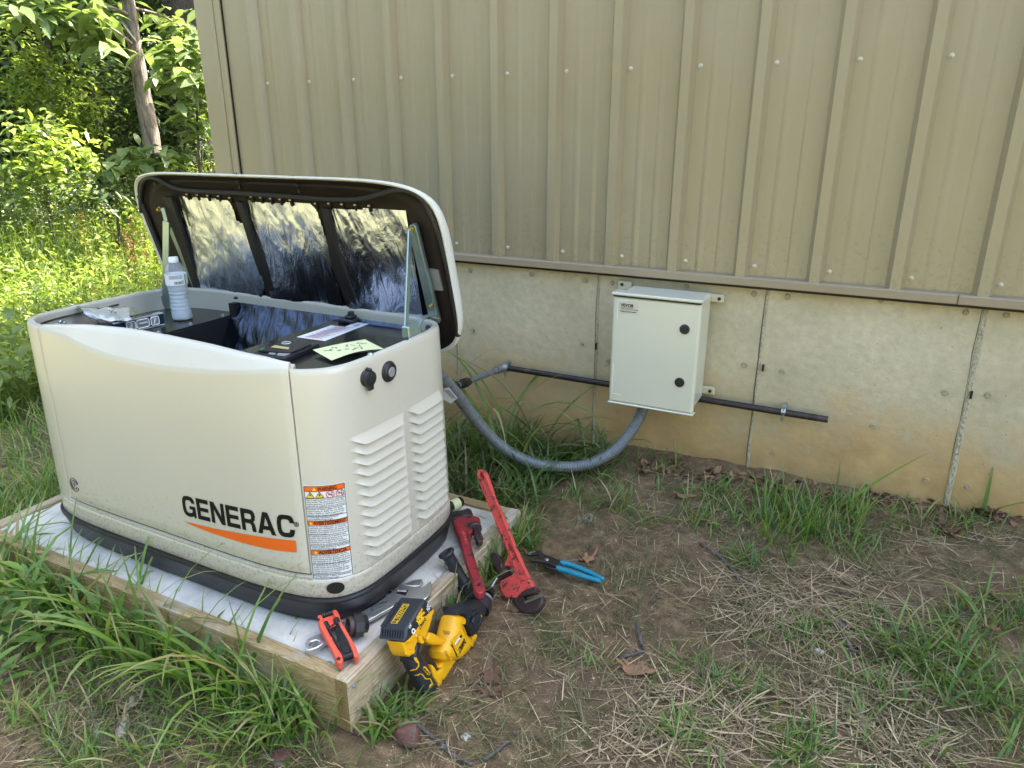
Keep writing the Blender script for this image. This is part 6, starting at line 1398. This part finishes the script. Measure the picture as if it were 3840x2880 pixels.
# ---- straw litter
v = Veg()
def straw(poly, n, cl, L, W, cs=60):
    P = off_pad(ground_px(poly, n, cl, cs), .003); n = len(P); P[:, 2] += sz(n, .002, .014)
    v.blades(P, sz(n, *L), sz(n, *W), None, sz(n, 1.40, 1.56), RNG.normal(.03, .2, n), 4, twist=.4)
straw([(1350, 1230), (2212, 1130), (2212, 1659), (1350, 1659)], 800, .68, (.03, .19), (.0012, .0034))
straw([(1500, 1230), (1950, 1230), (1900, 1400), (1560, 1380)], 700, .3, (.05, .17), (.0014, .003))
straw([(1400, 1480), (2080, 1450), (2080, 1659), (1250, 1659)], 950, .45, (.02, .13), (.0014, .005))
straw([(1150, 1180), (1500, 1250), (1400, 1659), (800, 1659), (950, 1500)], 260, .5, (.03, .14), (.0012, .0028))
straw([(0, 1400), (400, 1480), (740, 1659), (0, 1659)], 420, .4, (.03, .14), (.0012, .003))
straw([(1380, 1000), (2212, 1120), (2212, 1200), (1300, 1180)], 500, .5, (.03, .12), (.0012, .003))
straw([(0, 960), (60, 960), (60, 1100), (0, 1130)], 80, .1, (.05, .15), (.002, .003))
tag(v.build('straw_litter', M['straw'], loc=(1.5, -1.2, -.12)), 'dry straw litter strewn over the brown soil', 'straw', kind='stuff')
# small crumbs and chips on the soil
v = Veg(); P = off_pad(ground_px([(0, 1400), (760, 1659), (800, 1600), (1150, 1130), (1700, 1000), (2212, 1120), (2212, 1659), (0, 1659)], 2600)); n = len(P); P[:, 2] += .004
v.leaves(P, sz(n, .002, .008), sz(n, .0015, .0045), None, None, 0)
P = off_pad(ground_px([(0, 1400), (760, 1659), (800, 1600), (1150, 1130), (1700, 1000), (2212, 1120), (2212, 1659), (0, 1659)], 5000)); n = len(P); P[:, 2] += .003
v.blades(P, sz(n, .006, .035), sz(n, .0008, .0025), None, sz(n, 1.3, 1.56), RNG.normal(0, .3, n), 2)
tag(v.build('soil_crumbs', M['straw'], loc=(1, -1.3, -.12)), 'tiny pale chips and crumbs scattered on the soil', 'soil litter', kind='stuff')

# ---- dead oak leaves: individual lobed leaves
def oak_leaf(p, size, rot, label, mat='deadleaf', curl=.25, lift=.006, rn=None, name='dead_leaf'):
    Q = ground_at((p[0]*K, p[1]*K)) if p[1]*K > 900 else None; n = 60; pts = []
    for k in range(n):
        t = k/n*2*math.pi; lob = .42+.10*math.cos(5*t+.4)+.05*math.cos(9*t+1.3)+.05*math.cos(3*t)+.02*math.cos(17*t)
        if abs(t-math.pi) < .12: lob = .62
        pts.append((lob*math.cos(t)*1.35*size, lob*math.sin(t)*.85*size))
    c_, s_ = math.cos(rot), math.sin(rot); V = []
    for f in (0, .5, 1.0):
        for x, y in (pts if f else [(0, 0)]):
            x, y = x*f, y*f; r2 = (x*x+y*y)/size**2
            z = lift+size*curl*(r2*1.6+.20*math.sin(x/size*7+rot)+.15*math.sin(y/size*9+2*rot)); V.append((Q[0]+x*c_-y*s_, Q[1]+x*s_+y*c_, float(gz(Q[0], Q[1]))+max(.001, z)))
    F = [(0, 1+i, 1+(i+1) % n) for i in range(n)]+[(1+i, 1+n+i, 1+n+(i+1) % n, 1+(i+1) % n) for i in range(n)]
    o = obj(name, V, F, M[mat], None, True); r_ = RNG.random() if rn is None else rn
    for nm, val in (('rnd', r_), ('tt', .2)):
        at = o.data.attributes.new(nm, 'FLOAT', 'POINT'); at.data.foreach_set('value', np.full(len(o.data.vertices), val, np.float32))
    tag(o, label, 'leaf', 'dead leaves on the soil'); return o
oak_leaf((1270, 1212), .052, 1.2, 'orange brown curled dead leaf just beyond the teal pliers grips', rn=1., curl=.5)
oak_leaf((1375, 1452), .062, .2, 'light brown lobed dead leaf with holes right of the two bent twigs', rn=.85, curl=.3)
oak_leaf((1060, 1462), .060, 2.2, 'dull brown dead leaf right of the hammer grip end', rn=.25)
oak_leaf((1058, 1498), .050, 3.4, 'dull brown dead leaf below the straw stalk by the hammer grip', rn=.2)
oak_leaf((2165, 1290), .072, .6, 'large grey brown lobed leaf at the right edge of the picture', rn=.35)
oak_leaf((2045, 1150), .075, 2.0, 'large crumpled leaf lying against the foundation wall at far right', rn=.3, curl=.5)
oak_leaf((1115, 1320), .03, 1., 'small brown leaf beside the red wrench hook jaw', rn=.3)
oak_leaf((2140, 1360), .032, 2.5, 'small tan leaf amid the green grass at lower right', rn=.9)
oak_leaf((1840, 1360), .022, .4, 'tiny reddish leaf right of the short grey stick', rn=.5, mat='rockred' if False else 'deadleaf')
oak_leaf((285, 1530), .045, 1.3, 'pale curled leaf nearest the splintered bark pieces at lower left', mat='paleleaf', curl=.8)
oak_leaf((1480, 1075), .05, .3, 'brown leaf with orange tip at the foot of the grass near the wall', rn=.6)
oak_leaf((1300, 1005), .05, 2.9, 'dark brown leaf directly under the lowest bend of the conduit', rn=.25)
oak_leaf((1395, 1020), .055, 1.1, 'brown curled leaf at the foot of the wall below the electrical box', rn=.3, curl=.5)
oak_leaf((1095, 1290), .03, .2, 'olive leaf half under the red wrench head', rn=.7)
oak_leaf((2120, 1110), .06, 2.4, 'brown leaf standing against the wall behind a grass sprout', rn=.2, curl=.7)
oak_leaf((1620, 1085), .045, 2., 'grey leaf in the litter beneath the threaded pipe end', rn=.3)
oak_leaf((10, 1085), .06, .3, 'pale grey leaf at the left edge beside the pad corner', mat='paleleaf', curl=.5)
# leaf litter along the wall
v = Veg(); P = ground_px([(1430, 985), (1560, 1020), (2212, 1110), (2212, 1135), (1560, 1055), (1380, 1020)], 420, .3, 40); n = len(P); P[:, 2] += .006; v.leaves(P, sz(n, .015, .045), sz(n, .01, .028), None, None, 0, .5)
tag(v.build('leaf_litter', M['deadleaf'], loc=(1.4, -.1, .0)), 'brown leaf litter piled along the foot of the concrete wall', 'leaf litter', kind='stuff')
# ---- sticks
def stick(name, pts, r, label, mat='twig', cat='stick', group='sticks on the soil'):
    P = [ground_at((p[0]*K, p[1]*K))+A(0, 0, r*.9+.003) for p in pts]; P = smoothc(np.array(P), 6); n = len(P)
    mb = MB(); mb.tube(P+RNG.normal(0, r*.12, (n, 3)), np.interp(np.linspace(0, 1, n), [0, .5, 1], [r*.7, r, r*.75]), 9); return tag(mb.build(name, M[mat], None, True, 60), label, cat, group)
C6 = crop(1250, 2500, 1000/2212); f6 = lambda x, y: (C6((x, y))[0]/K, C6((x, y))[1]/K)
s1 = stick('twig', [f6(600, 270), f6(625, 400), f6(700, 500), f6(880, 640), f6(1000, 760), f6(1160, 830)], .0048, 'long grey twig running past the red rock to the bottom edge')
mb = MB(); q = ground_at((C6((880, 690)))); q2 = ground_at(C6((960, 700))); mb.tube([q+A(0, 0, .008), q2+A(0, 0, .008)], [.003, .0045], 8); mb.build('side_shoot', M['twig'], s1, True)
stick('straw_stalk', [f6(700, 465), f6(1010, 270), f6(1115, 160), f6(1300, 152), f6(1460, 145)], .0024, 'long bent tan straw stalk beside the hammer grip', 'straw', 'straw stalk')
stick('stick', [(1376, 1348), (1380, 1375), (1392, 1412)], .005, 'short grey stick standing above the light brown lobed leaf')
stick('stick', [(1335, 1425), (1360, 1420), (1390, 1412)], .0048, 'short bent stick lying just above the light brown lobed leaf')
stick('stick', [(1815, 1345), (1828, 1385), (1845, 1420)], .0058, 'thick grey stick in the middle of the straw at right')
stick('twig', [(1510, 1175), (1560, 1210), (1600, 1255), (1650, 1290)], .004, 'curved pale twig crossing the grass left of the tall green clump')
stick('twig', [(1950, 1365), (2040, 1340), (2100, 1320), (2110, 1280)], .0035, 'white speckled twig lying left of the large grey brown leaf')
stick('stick', [f6(1250, 790), f6(1340, 730), f6(1450, 640)], .0045, 'half burnt stick with a white tip at the bottom centre')
stick('twig', [(60, 1655), (150, 1610), (215, 1545), (250, 1490)], .004, 'thin grey twig lying left of the splintered bark at lower left')
stick('twig', [(30, 1659), (50, 1600), (65, 1560)], .003, 'short tan twig in the lower left corner', 'straw')
# bark splinters
for (x, y, w_, h_, lb) in ((365, 1530, .018, .075, 'hollow pale splinter of bark at lower left'), (460, 1505, .020, .085, 'pale pink splintered chip of wood next to the curled leaf')):
    pass
def splinter(p0, p1, w_, label):
    a_ = ground_at(p0); b_ = ground_at(p1); d_ = nrm(b_-a_); s_ = nrm(np.cross(d_, A(0, 0, 1))); V = []; m = 9
    for i in range(m+1):
        t = i/m; c_ = a_+(b_-a_)*t; ww = w_*(.35+.65*math.sin(min(1, t*1.6+.1)*math.pi*.5))*(1-.5*max(0, t-.7)/.3)
        for j, q in enumerate((-1, -.5, 0, .5, 1)): V.append(c_+s_*ww*q*U(.85, 1.1)+A(0, 0, .004+ww*.55*(1-q*q)+U(0, .0015)))
    return obj('bark_splinter', V, [(i*5+j, i*5+j+1, (i+1)*5+j+1, (i+1)*5+j) for i in range(m) for j in range(4)], M['stone'], None, False), label
C3b = crop(0, 2300, 1300/2212)
for a_, b_, w_, lb in (((608, 712), (665, 845), .011, 'hollow pale bark splinter at lower left'), ((800, 645), (770, 810), .014, 'pinkish splintered wood chip beside the pale curled leaf')):
    o, _ = splinter(C3b(a_), C3b(b_), w_, lb); tag(o, lb, 'bark')
# rocks
def rock(p, r, label, mat, sq=(1, 1, .6), seed=0, name='rock', cat='rock', sink=.2):
    Q = ground_at(p); bm = bmesh.new(); bmesh.ops.create_icosphere(bm, subdivisions=4, radius=1.)
    V = []
    for vv in bm.verts:
        c = vv.co; k = 1+.35*mnoise.noise(c*1.4+Vector((seed, 0, 0)))+.12*mnoise.noise(c*4+Vector((seed, 3, 0)))+.05*mnoise.noise(c*10); V.append((Q[0]+c.x*k*r*sq[0], Q[1]+c.y*k*r*sq[1], float(gz(Q[0], Q[1]))+r*sq[2]*(1-sink)*.6+c.z*k*r*sq[2]))
    F = [[v_.index for v_ in f.verts] for f in bm.faces]; bm.free(); return tag(obj(name, V, F, M[mat], None, True), label, cat)
rock(C6((615, 600)), .029, 'rough reddish rock in front of the pad corner', 'rockred', (1.15, .9, .85), 3, sink=0)
rock(C6((1098, 590)), .010, 'small round pale pebble right of the long grey twig', 'stone', seed=5, name='pebble', cat='pebble')
rock(C6((270, 490)), .028, 'low reddish rock half buried beside the pad corner', 'rockred', (.7, 1.2, .5), 9)
rock(C3b((1800, 920)), .026, 'crumbly reddish clod at the bottom edge left of the pad corner', 'rockred', (1., 1., .4), 12)
rock((1385*K*0+2200*.0+C4((1545, 690))[0], C4((1570, 690))[1]), .012, 'small tan pebble beside the big wrench head', 'stone', seed=15, name='pebble', cat='pebble')
rock((1868*K*.0+3230, 2430), .016, 'small red clod right of the thick stick', 'rockred', seed=21, name='clod', cat='clod')
rock((3070, 2450), .012, 'small cream pebble under the thick stick', 'stone', seed=24, name='pebble', cat='pebble')
v = Veg(); P = ground_px([(1245, 1118), (1285, 1112), (1290, 1126), (1250, 1132)], 200); n = len(P); P[:, 2] += sz(n, .002, .012); v.leaves(P, sz(n, .003, .009), sz(n, .002, .005), None, None, 0)
tag(v.build('sawdust_pile', M['paleleaf'], loc=(.8, -.5, -.05)), 'little heap of cream wood shavings on the soil', 'shavings', kind='stuff')

# ---- individual plants
def wide_blade(v, p, L, W, az, lean, curl): v.blades(np.array([p]), L, W, az, lean, curl, 10, twist=.3)
def sprout(p, blades_, label, name='grass_plant', mat='grass'):
    Q = ground_at((p[0]*K, p[1]*K)); v = Veg()
    for b_ in blades_: wide_blade(v, Q, *b_)
    return tag(v.build(name, M[mat], loc=tuple(Q)), label, 'grass plant')
sprout((1800, 1105), [(.36, .013, .35, .75, .15), (.22, .008, .1, 1.2, .3), (.26, .008, 2.9, 1.3, .25), (.2, .006, 1.6, .4, .6), (.15, .006, 4.5, .5, .8)], 'grass plant with one long wide blade leaning right across the wall')
sprout((2120, 1115), [(.18, .012, 1.2, .12, .15), (.26, .009, .1, .8, 1.1), (.16, .006, 3, .6, .8)], 'short upright grass sprout at the wall near the right edge')
sprout((1650, 1110), [(.13, .009, 2.2, .1, .2), (.12, .005, .3, .6, .8), (.12, .005, 4, .7, .6)], 'small upright grass sprout below the end of the black pipe')
sprout((1460, 1010), [(.10, .006, 2.2, .1, .3), (.16, .004, .3, .25, .1), (.14, .005, 3.6, .7, .6), (.12, .005, .2, .7, .6)], 'thin grass sprout at the wall under the electrical box')
# tall weed grass behind the generator by the wall
v = Veg(); Qg = A(.16, -.22, float(gz(.16, -.22)))
for k in range(26): v.blades(np.array([Qg+A(U(-.22, .32), U(-.12, .08), 0)]), U(.38, .72), U(.011, .018), U(-1.2, 1.4) if k % 3 else U(2.4, 3.8), U(.02, .35), U(1.0, 2.4), 10, twist=.3)
for k in range(26): v.blades(np.array([Qg+A(U(-.22, .42), U(-.10, .10), 0)]), U(.15, .35), U(.006, .011), None, U(.1, .5), U(.8, 1.8), 8)
tag(v.build('tall_grass_clump', M['grassd'], loc=tuple(Qg)), 'tall arching grass clump in front of the wall between pipe and conduit', 'grass plant')
v = Veg(); Qg = A(.44, -.13, float(gz(.44, -.13)))
for k in range(9): v.blades(np.array([Qg+A(U(-.05, .08), U(-.04, .04), 0)]), U(.2, .34), U(.010, .016), U(-.6, .7) if k < 6 else U(2.6, 3.6), U(.5, 1.0), U(.4, 1.2), 9)
tag(v.build('low_grass_clump', M['grassd'], loc=tuple(Qg)), 'low wide bladed grass clump behind the sagging conduit', 'grass plant')
sprout((1100, 985), [(.62, .016, 0., .15, 2.3), (.58, .015, .3, .2, 2.2), (.5, .014, -.3, .1, 2.0), (.6, .014, 2.9, .15, 1.6), (.45, .013, .1, .5, 1.6), (.4, .012, 3.4, .3, 1.5), (.5, .013, -.1, .05, 1.2)], 'tall arching wide bladed weed rising above the black pipe by the wall', 'arching_weed', 'grassd')
# broadleaf weed in front-left of the pad
def broad(p, h, nl, L, W, label, seed=0, name='broadleaf_weed', mat='grass', loc=None):
    Q = ground_at((p[0]*K, p[1]*K)) if loc is None else A(*loc); v = Veg(); top_ = Q+A(U(-.03, .03), U(-.03, .03), h)
    v.stems([Q], [top_], .0022)
    for k in range(nl):
        t = .25+.75*(k/(nl-1)); a_ = k*2.4+seed; q = Q+(top_-Q)*t; d_ = A(math.cos(a_), math.sin(a_), .35+.5*t)
        v.leaves(np.array([q]), L*(1.1-.45*t), W*(1.1-.4*t), np.array([d_]), np.array([A(0, 0, 1)+.2*d_]), .30)
    return tag(v.build(name, M[mat], loc=tuple(Q)), label, 'weed')
C1w = crop(0, 1800, 500/2212)
broad((30, 1420), .20, 16, .11, .030, 'broadleaf weed with pointed leaves at the left edge in front of the pad', .3)
broad((85, 1400), .23, 15, .12, .032, 'tall pointed leaf weed overlapping the left end of the front board', 1.4)
broad((120, 1440), .16, 12, .09, .024, 'lower broadleaf weed right of the two taller ones at left', 2.2)
broad((5, 1500), .14, 12, .09, .026, 'small broadleaf weed at the left edge low in the picture', .9)

# ============================================================ LEFT LAWN AND SUNLIT WEEDS
def field(n, x0, x1, y0, y1, cond=None, cl=0, cs=.4):
    x = U(x0, x1, n); y = U(y0, y1, n); k = np.ones(n, bool)
    if cl: k &= (vnoise(x/cs, y/cs, 91)+.4*vnoise(x/cs*3, y/cs*3, 92)) > cl
    if cond is not None: k &= cond(x, y)
    x, y = x[k], y[k]; return np.stack([x, y, gz(x, y)-.003], 1)
v = Veg()
P = field(9500, -3.2, -.9, -1.5, 1.2, lambda x, y: (x < XL-.02) & ((x < X0-.06) | (y < -.02))); n = len(P)
v.blades(P, sz(n, .07, .20), sz(n, .003, .007), None, sz(n, .05, .8), sz(n, .3, 1.6), 4)
P = field(5000, -1.3, -.88, -1.45, -.05); n = len(P); v.blades(P, sz(n, .05, .16), sz(n, .003, .006), None, sz(n, .05, .8), sz(n, .3, 1.6), 4)
tag(v.build('lawn_grass', M['grass'], loc=(-2, -.5, -.1)), 'shaded lawn grass left of the generator', 'grass', kind='stuff')
v = Veg()
def az_cond(lo, hi): return lambda x, y: (np.degrees(np.arctan2(x-CP[0], y-CP[1])) > lo) & (np.degrees(np.arctan2(x-CP[0], y-CP[1])) < hi) & ((x < X0-.15) | (y < -.05))
P = field(60000, -9, -2.0, -.9, 7, az_cond(-74, -44), .45, .5); n = len(P)
dist = np.hypot(P[:, 0]-CP[0], P[:, 1]-CP[1]); hh_ = np.interp(dist, [3.8, 5, 7, 9], [.22, .45, .80, 1.05])
k = RNG.random(n) < .42; v.blades(P[k], hh_[k]*sz(k.sum(), .6, 1.25), sz(k.sum(), .005, .012), None, sz(k.sum(), .02, .5), sz(k.sum(), .2, 1.6), 4)
Pk = P[~k][:9000]; hk = hh_[~k][:9000]*sz(len(Pk), .6, 1.15)
v.stems(Pk, Pk+np.stack([RNG.normal(0, .05, len(Pk)), RNG.normal(0, .05, len(Pk)), hk], 1), .002)
for _ in range(13):
    t = U(.25, 1.0, len(Pk)); q = Pk+np.stack([RNG.normal(0, .025, len(Pk)), RNG.normal(0, .025, len(Pk)), hk*t], 1); v.leaves(q, sz(len(q), .03, .07), sz(len(q), .010, .024), None, None, .3)
tag(v.build('sunlit_weeds', M['weed'], loc=(-4, 1.5, -.1)), 'dense sunlit yellow green weeds beyond the generator', 'weeds', kind='stuff')
# bigger-leafed weeds just beyond the generator rim
for x_, y_, h_, lb in ((-2.05, -.62, .50, 'big leafed shaded weed left of the hardware bag'), (-1.75, -.35, .42, 'big leafed weed behind the left rear rim of the generator'), (-2.5, -.85, .45, 'big leafed weed at the left picture edge beyond the lawn')):
    broad(None, h_, 17, .16, .075, lb, x_, loc=(x_, y_, float(gz(x_, y_))), mat='bigleaf')
# seed-red plant and white-flowering plant
v = Veg(); c0 = CP+nrm(A(*(FWD+RGT*(575-1920)/F_c-UPV*(1000-1440)/F_c)[:2], 0))*5.6; c0[2] = float(gz(c0[0], c0[1])); n = 240; q = c0+np.stack([RNG.normal(0, .28, n), RNG.normal(0, .28, n), U(.15, .85, n)], 1); b0 = np.repeat([c0], 22, 0)+np.stack([RNG.normal(0, .22, 22), RNG.normal(0, .22, 22), np.zeros(22)], 1); b1 = b0+np.stack([RNG.normal(0, .08, 22), RNG.normal(0, .08, 22), U(.45, .85, 22)], 1); v.stems(b0, b1, .0015)
n = 800; kk = RNG.integers(0, 22, n); tt_ = U(.55, 1.0, n)[:, None]; q = b0[kk]+(b1[kk]-b0[kk])*tt_+RNG.normal(0, .014, (n, 3)); v.leaves(q, sz(n, .010, .020), sz(n, .007, .012), None, None, .2)
tag(v.build('red_seeded_dock', M['berry'], loc=tuple(c0)), 'weed with reddish brown seed heads behind the bottle in the sunny patch', 'weed')
v = Veg(); c0 = CP+nrm(A(*(FWD+RGT*(225-1920)/F_c-UPV*(860-1440)/F_c)[:2], 0))*6.6; c0[2] = float(gz(c0[0], c0[1])); st0 = np.repeat([c0], 60, 0)+np.stack([RNG.normal(0, .35, 60), RNG.normal(0, .35, 60), np.zeros(60)], 1); st1 = st0+np.stack([RNG.normal(0, .08, 60), RNG.normal(0, .08, 60), U(.65, .98, 60)], 1); v.stems(st0[:30], st1[:30], .0012); n = 1400; q = np.repeat(st1, 24, 0)[:n]+RNG.normal(0, .045, (n, 3)); v.leaves(q, sz(n, .008, .018), sz(n, .006, .012), None, None, 0)
tag(v.build('white_flowering_weed', M['flower'], loc=tuple(c0)), 'weed with clusters of tiny white flowers in the sunny patch at left', 'weed')

# ============================================================ WOOD
def clumped(n, centers, r, hscale=.8):
    k = RNG.integers(0, len(centers), n); d_ = RNG.normal(size=(n, 3)); d_ /= np.linalg.norm(d_, axis=1)[:, None]; rr2 = r*np.cbrt(RNG.random(n))[:, None]
    return centers[k]+d_*rr2*A(1, 1, hscale)
def polar(az, dist): a_ = rad(az); return A(CP[0]+dist*math.sin(a_), CP[1]+dist*math.cos(a_), 0)
v = Veg()   # far mass of undergrowth, plus a canopy out of view for shade
def mass(n, az0, az1, d0, d1, h0, h1, ncl, r, L, W):
    az = U(az0, az1, ncl); d_ = U(d0, d1, ncl); c = np.stack([CP[0]+d_*np.sin(np.radians(az)), CP[1]+d_*np.cos(np.radians(az)), U(h0, h1, ncl)], 1); k = (c[:, 0] < X0-.5) | (c[:, 1] > YB+1)
    P = clumped(n, c[k], r); v.leaves(P, sz(n, *L), sz(n, *W), None, None, .3)
mass(60000, -76, -34, 13, 19, -.2, 6.5, 260, 1.1, (.10, .20), (.06, .11))
mass(190000, -74, -40, 9., 13, -.2, 4.6, 420, .45, (.035, .08), (.02, .045))
mass(25000, -80, -30, 8.5, 22, 4.6, 9.5, 260, 1.3, (.18, .34), (.10, .2))  # high canopy added above the view to throw shade on the wood
tag(v.build('wood_foliage', M['wood'], loc=(-8, 6, 0)), 'dense shady foliage of the wood behind the clearing, with unseen canopy added for shade', 'foliage', kind='stuff')
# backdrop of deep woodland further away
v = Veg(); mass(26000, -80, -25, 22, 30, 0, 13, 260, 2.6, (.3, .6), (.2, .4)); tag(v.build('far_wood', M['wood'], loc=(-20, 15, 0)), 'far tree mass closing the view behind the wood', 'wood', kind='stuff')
def trunk(pts, r, mat, parent, name='trunk', n=14, wob=.10):
    P = smoothc(np.array(pts), 8); m = len(P); mb = MB(); rr3 = np.interp(np.linspace(0, 1, m), np.linspace(0, 1, len(r)), r)*(1+RNG.normal(0, wob*.25, m)); mb.tube(P, rr3, n); return mb.build(name, M[mat], parent, True, 80)
def tree(az, dist, pts, r, mat, label, crown, leafm='bigleaf', L=(.12, .22), W=(.06, .10), rc=.45, nl=900, branches=None, name='woodland_tree', grp='trees at the edge of the wood'):
    """pts: (dx lateral right, height) in metres at given azimuth/distance"""
    base = polar(az, dist); lat = A(math.cos(rad(az)), -math.sin(rad(az)), 0); dep = A(math.sin(rad(az)), math.cos(rad(az)), 0); base[2] = float(gz(base[0], base[1]))
    t = thing(name, base, label, 'tree', grp); P = [base+lat*a_+A(0, 0, z) for a_, z in pts]; trunk(P, r, mat, t)
    if branches:
        for b_ in branches:
            Q = [base+lat*a_+dep*d_+A(0, 0, z) for a_, d_, z in b_]; trunk(Q, [r[-1]*.5, r[-1]*.16], mat, t, 'branch', 8)
    c = np.array([base+lat*a_+dep*d_+A(0, 0, z) for a_, d_, z in crown]); v = Veg(); v.leaves(clumped(nl, c, rc, .55), sz(nl, *L), sz(nl, *W), None, np.tile(A(0, 0, 1), (nl, 1))+RNG.normal(0, .3, (nl, 3)), .35, .15)
    v.build('crown', M[leafm], t); return t
# azimuth of pixel column helper
def azpx(x, y=600): d_ = FWD+RGT*(x-1920)/F_c-UPV*(y-1440)/F_c; return math.degrees(math.atan2(d_[0], d_[1]))
def elev(x, y, dist): d_ = FWD+RGT*(x-1920)/F_c-UPV*(y-1440)/F_c; return CP[2]+d_[2]*dist/math.hypot(d_[0], d_[1])
# leaning pale trunk: px (480,0) -> (590,620)
D1 = 7.2; a1 = azpx(590, 620)
def latz(x, y, az0, D): return (D*math.tan(rad(azpx(x, y)-az0)), elev(x, y, D))
b0z = float(gz(*polar(a1, D1)[:2]))
pts = [(.10, 0)]+[(p[0], p[1]-b0z) for p in (latz(x, y, a1, D1) for x, y in ((590, 640), (560, 480), (530, 320), (505, 170), (480, 0), (462, -130), (430, -500)))]
def lz(x, y, dd=0.): p = latz(x, y, a1, D1); return (p[0], dd, p[1]-b0z)
crown = [lz(x, y, dd) for x, y, dd in ((330, 40, -.3), (300, 100, .0), (380, 20, .2), (340, 170, -.2), (650, 60, .3), (700, 120, .2), (380, -120, 0), (560, -140, 0), (250, -80, 0), (480, -260, .3), (640, -200, 0), (130, 30, -.3), (60, 60, -.4), (170, 60, -.2), (240, 60, .1))]
br = [[lz(490, 60, 0), lz(420, 40, -.2), lz(330, 60, -.3)], [lz(500, 30, 0), lz(600, 50, .1), lz(690, 90, .2)], [lz(500, 170, 0), lz(450, 140, -.3), lz(400, 110, -.3)], [lz(300, -60, 0), lz(180, 20, -.2), lz(60, 60, -.4)]]
tree(a1, D1, pts, [.085, .075, .07, .062, .055, .05, .045, .03], 'barkpale', 'slender pale barked tree leaning left with large hanging leaves', crown, nl=430, rc=.24, L=(.13, .22), W=(.06, .10), branches=br, name='leaning_tree')
# large-leafed saplings beside the wall corner
def sapling(x, y, D, pxs, label, nl=260, L=(.12, .21), W=(.055, .095), rc=.2, r=.012, mat='bigleaf'):
    az = azpx(x, y); b_ = polar(az, D); bz = float(gz(b_[0], b_[1]))
    def q(px_, py_, dd=0.): p = latz(px_, py_, az, D); return (p[0], dd, p[1]-bz)
    cr_ = [q(*p, U(-.15, .15)) for p in pxs]; topp = cr_[0]
    tree(az, D, [(0, 0), (topp[0]*.4, topp[2]*.5), (topp[0], topp[2])], [r*1.3, r, r*.5], 'twig', label, cr_, mat, L, W, rc, nl, branches=[[(topp[0]*.4, 0, topp[2]*.5), (c[0], c[1], c[2])] for c in cr_[1:5]], name='sapling', grp='young trees at the edge of the wood')
sapling(700, 500, 6.3, [(730, 260), (700, 330), (760, 200), (650, 290), (770, 350), (720, 420), (760, 470), (690, 200), (610, 200), (740, 130), (780, 290)], 'young large leafed tree pressed against the building corner', 230, rc=.16)
sapling(520, 640, 6.2, [(560, 610), (450, 610), (640, 590), (500, 570), (420, 640), (610, 560), (360, 630)], 'sapling with bright fingered leaves just above the open lid', 90, rc=.10, L=(.10, .17))
sapling(410, 780, 6.1, [(430, 700), (380, 740), (470, 720), (340, 700), (440, 790), (500, 680), (300, 760)], 'leafy shrub behind the left edge of the lid', 420, rc=.18, L=(.04, .08), W=(.02, .04), mat='wood')
sapling(150, 700, 6.6, [(150, 560), (90, 600), (210, 600), (60, 700), (170, 700), (250, 690), (120, 480), (280, 560)], 'shrub of small leaves at the far left above the weeds', 900, rc=.28, L=(.05, .10), W=(.025, .05), mat='weed')
sapling(100, 300, 7.5, [(80, 250), (200, 260), (140, 330), (50, 380), (260, 350), (190, 430), (320, 420), (90, 160), (250, 480)], 'feathery sunlit shrub at the far left', 1700, rc=.34, L=(.045, .09), W=(.02, .04), mat='weed')
sapling(330, 300, 8., [(330, 260), (420, 300), (380, 360), (440, 430), (300, 460), (400, 500), (340, 540)], 'feathery shrub left of the leaning pale trunk', 1200, rc=.34, L=(.05, .09), W=(.02, .045), mat='wood')
sapling(640, 700, 7.8, [(660, 420), (640, 480), (690, 540), (620, 560), (700, 300), (660, 180), (600, 350)], 'dark leaved shrub right of the leaning pale trunk', 1200, rc=.3, L=(.07, .12), W=(.035, .06), mat='wood')
# other trunks
for (xb, xt, D, r0, mt, lb) in ((745, 700, 9.0, .26, 'barkdark', 'thick dark tree trunk beside the building corner'), (60, 40, 10.5, .10, 'barkdark', 'dark trunk at the far left edge'), (240, 260, 11.5, .12, 'barkdark', 'dark straight trunk between the feathery shrubs'), (350, 330, 10, .05, 'barkpale', 'thin pale trunk deep in the wood'), (150, 165, 9.6, .035, 'barkpale', 'thin bare stem in front of the wood at left'), (430, 450, 11, .09, 'barkdark', 'dark trunk behind the leaning pale tree')):
    az = azpx(xb, 600); b_ = polar(az, D); bz = float(gz(b_[0], b_[1])); px_, pz_ = latz(xt, 0, az, D)
    top_h = 6.5; tree(az, D, [(0, 0), (px_*.6, (pz_-bz)*.6), (px_*1.1, pz_-bz+.5), (px_*1.6, top_h)], [r0*1.25, r0, r0*.9, r0*.6], mt, lb, [(px_*1.5+U(-1, 1), U(-.8, .8), top_h+U(-1.2, .6)) for _ in range(9)], 'wood', (.12, .22), (.07, .12), .7, 700)
# unseen trees behind the photographer, massed and coloured for bounce light and reflections
for k, (x_, y_, h_) in enumerate(((-5.5, -8, 5.5), (-2.5, -11, 6.5), (1.5, -12.5, 7), (5.5, -11, 6), (9.5, -8, 6.5), (-8, -4.5, 6))):
    az = math.degrees(math.atan2(x_-CP[0], y_-CP[1])); D = math.hypot(x_-CP[0], y_-CP[1]); lbs = ('left of the lawn behind the camera', 'left rear of the lawn', 'straight behind the camera', 'right rear of the lawn', 'right of the lawn behind the camera', 'far left of the pad', 'far right of the building front')
    tree(az, D, [(0, 0), (.1, h_*.5), (0, h_)], [.2, .16, .08], 'barkdark', 'unseen broad leafy tree '+lbs[k], [(U(-1.8, 1.8), U(-1.2, 1.2), h_*U(.2, 1.05)) for _ in range(18)], 'yardleaf', (.3, .5), (.2, .32), 1.2, 2600, name='unseen_yard_tree', grp='unseen trees around the yard')
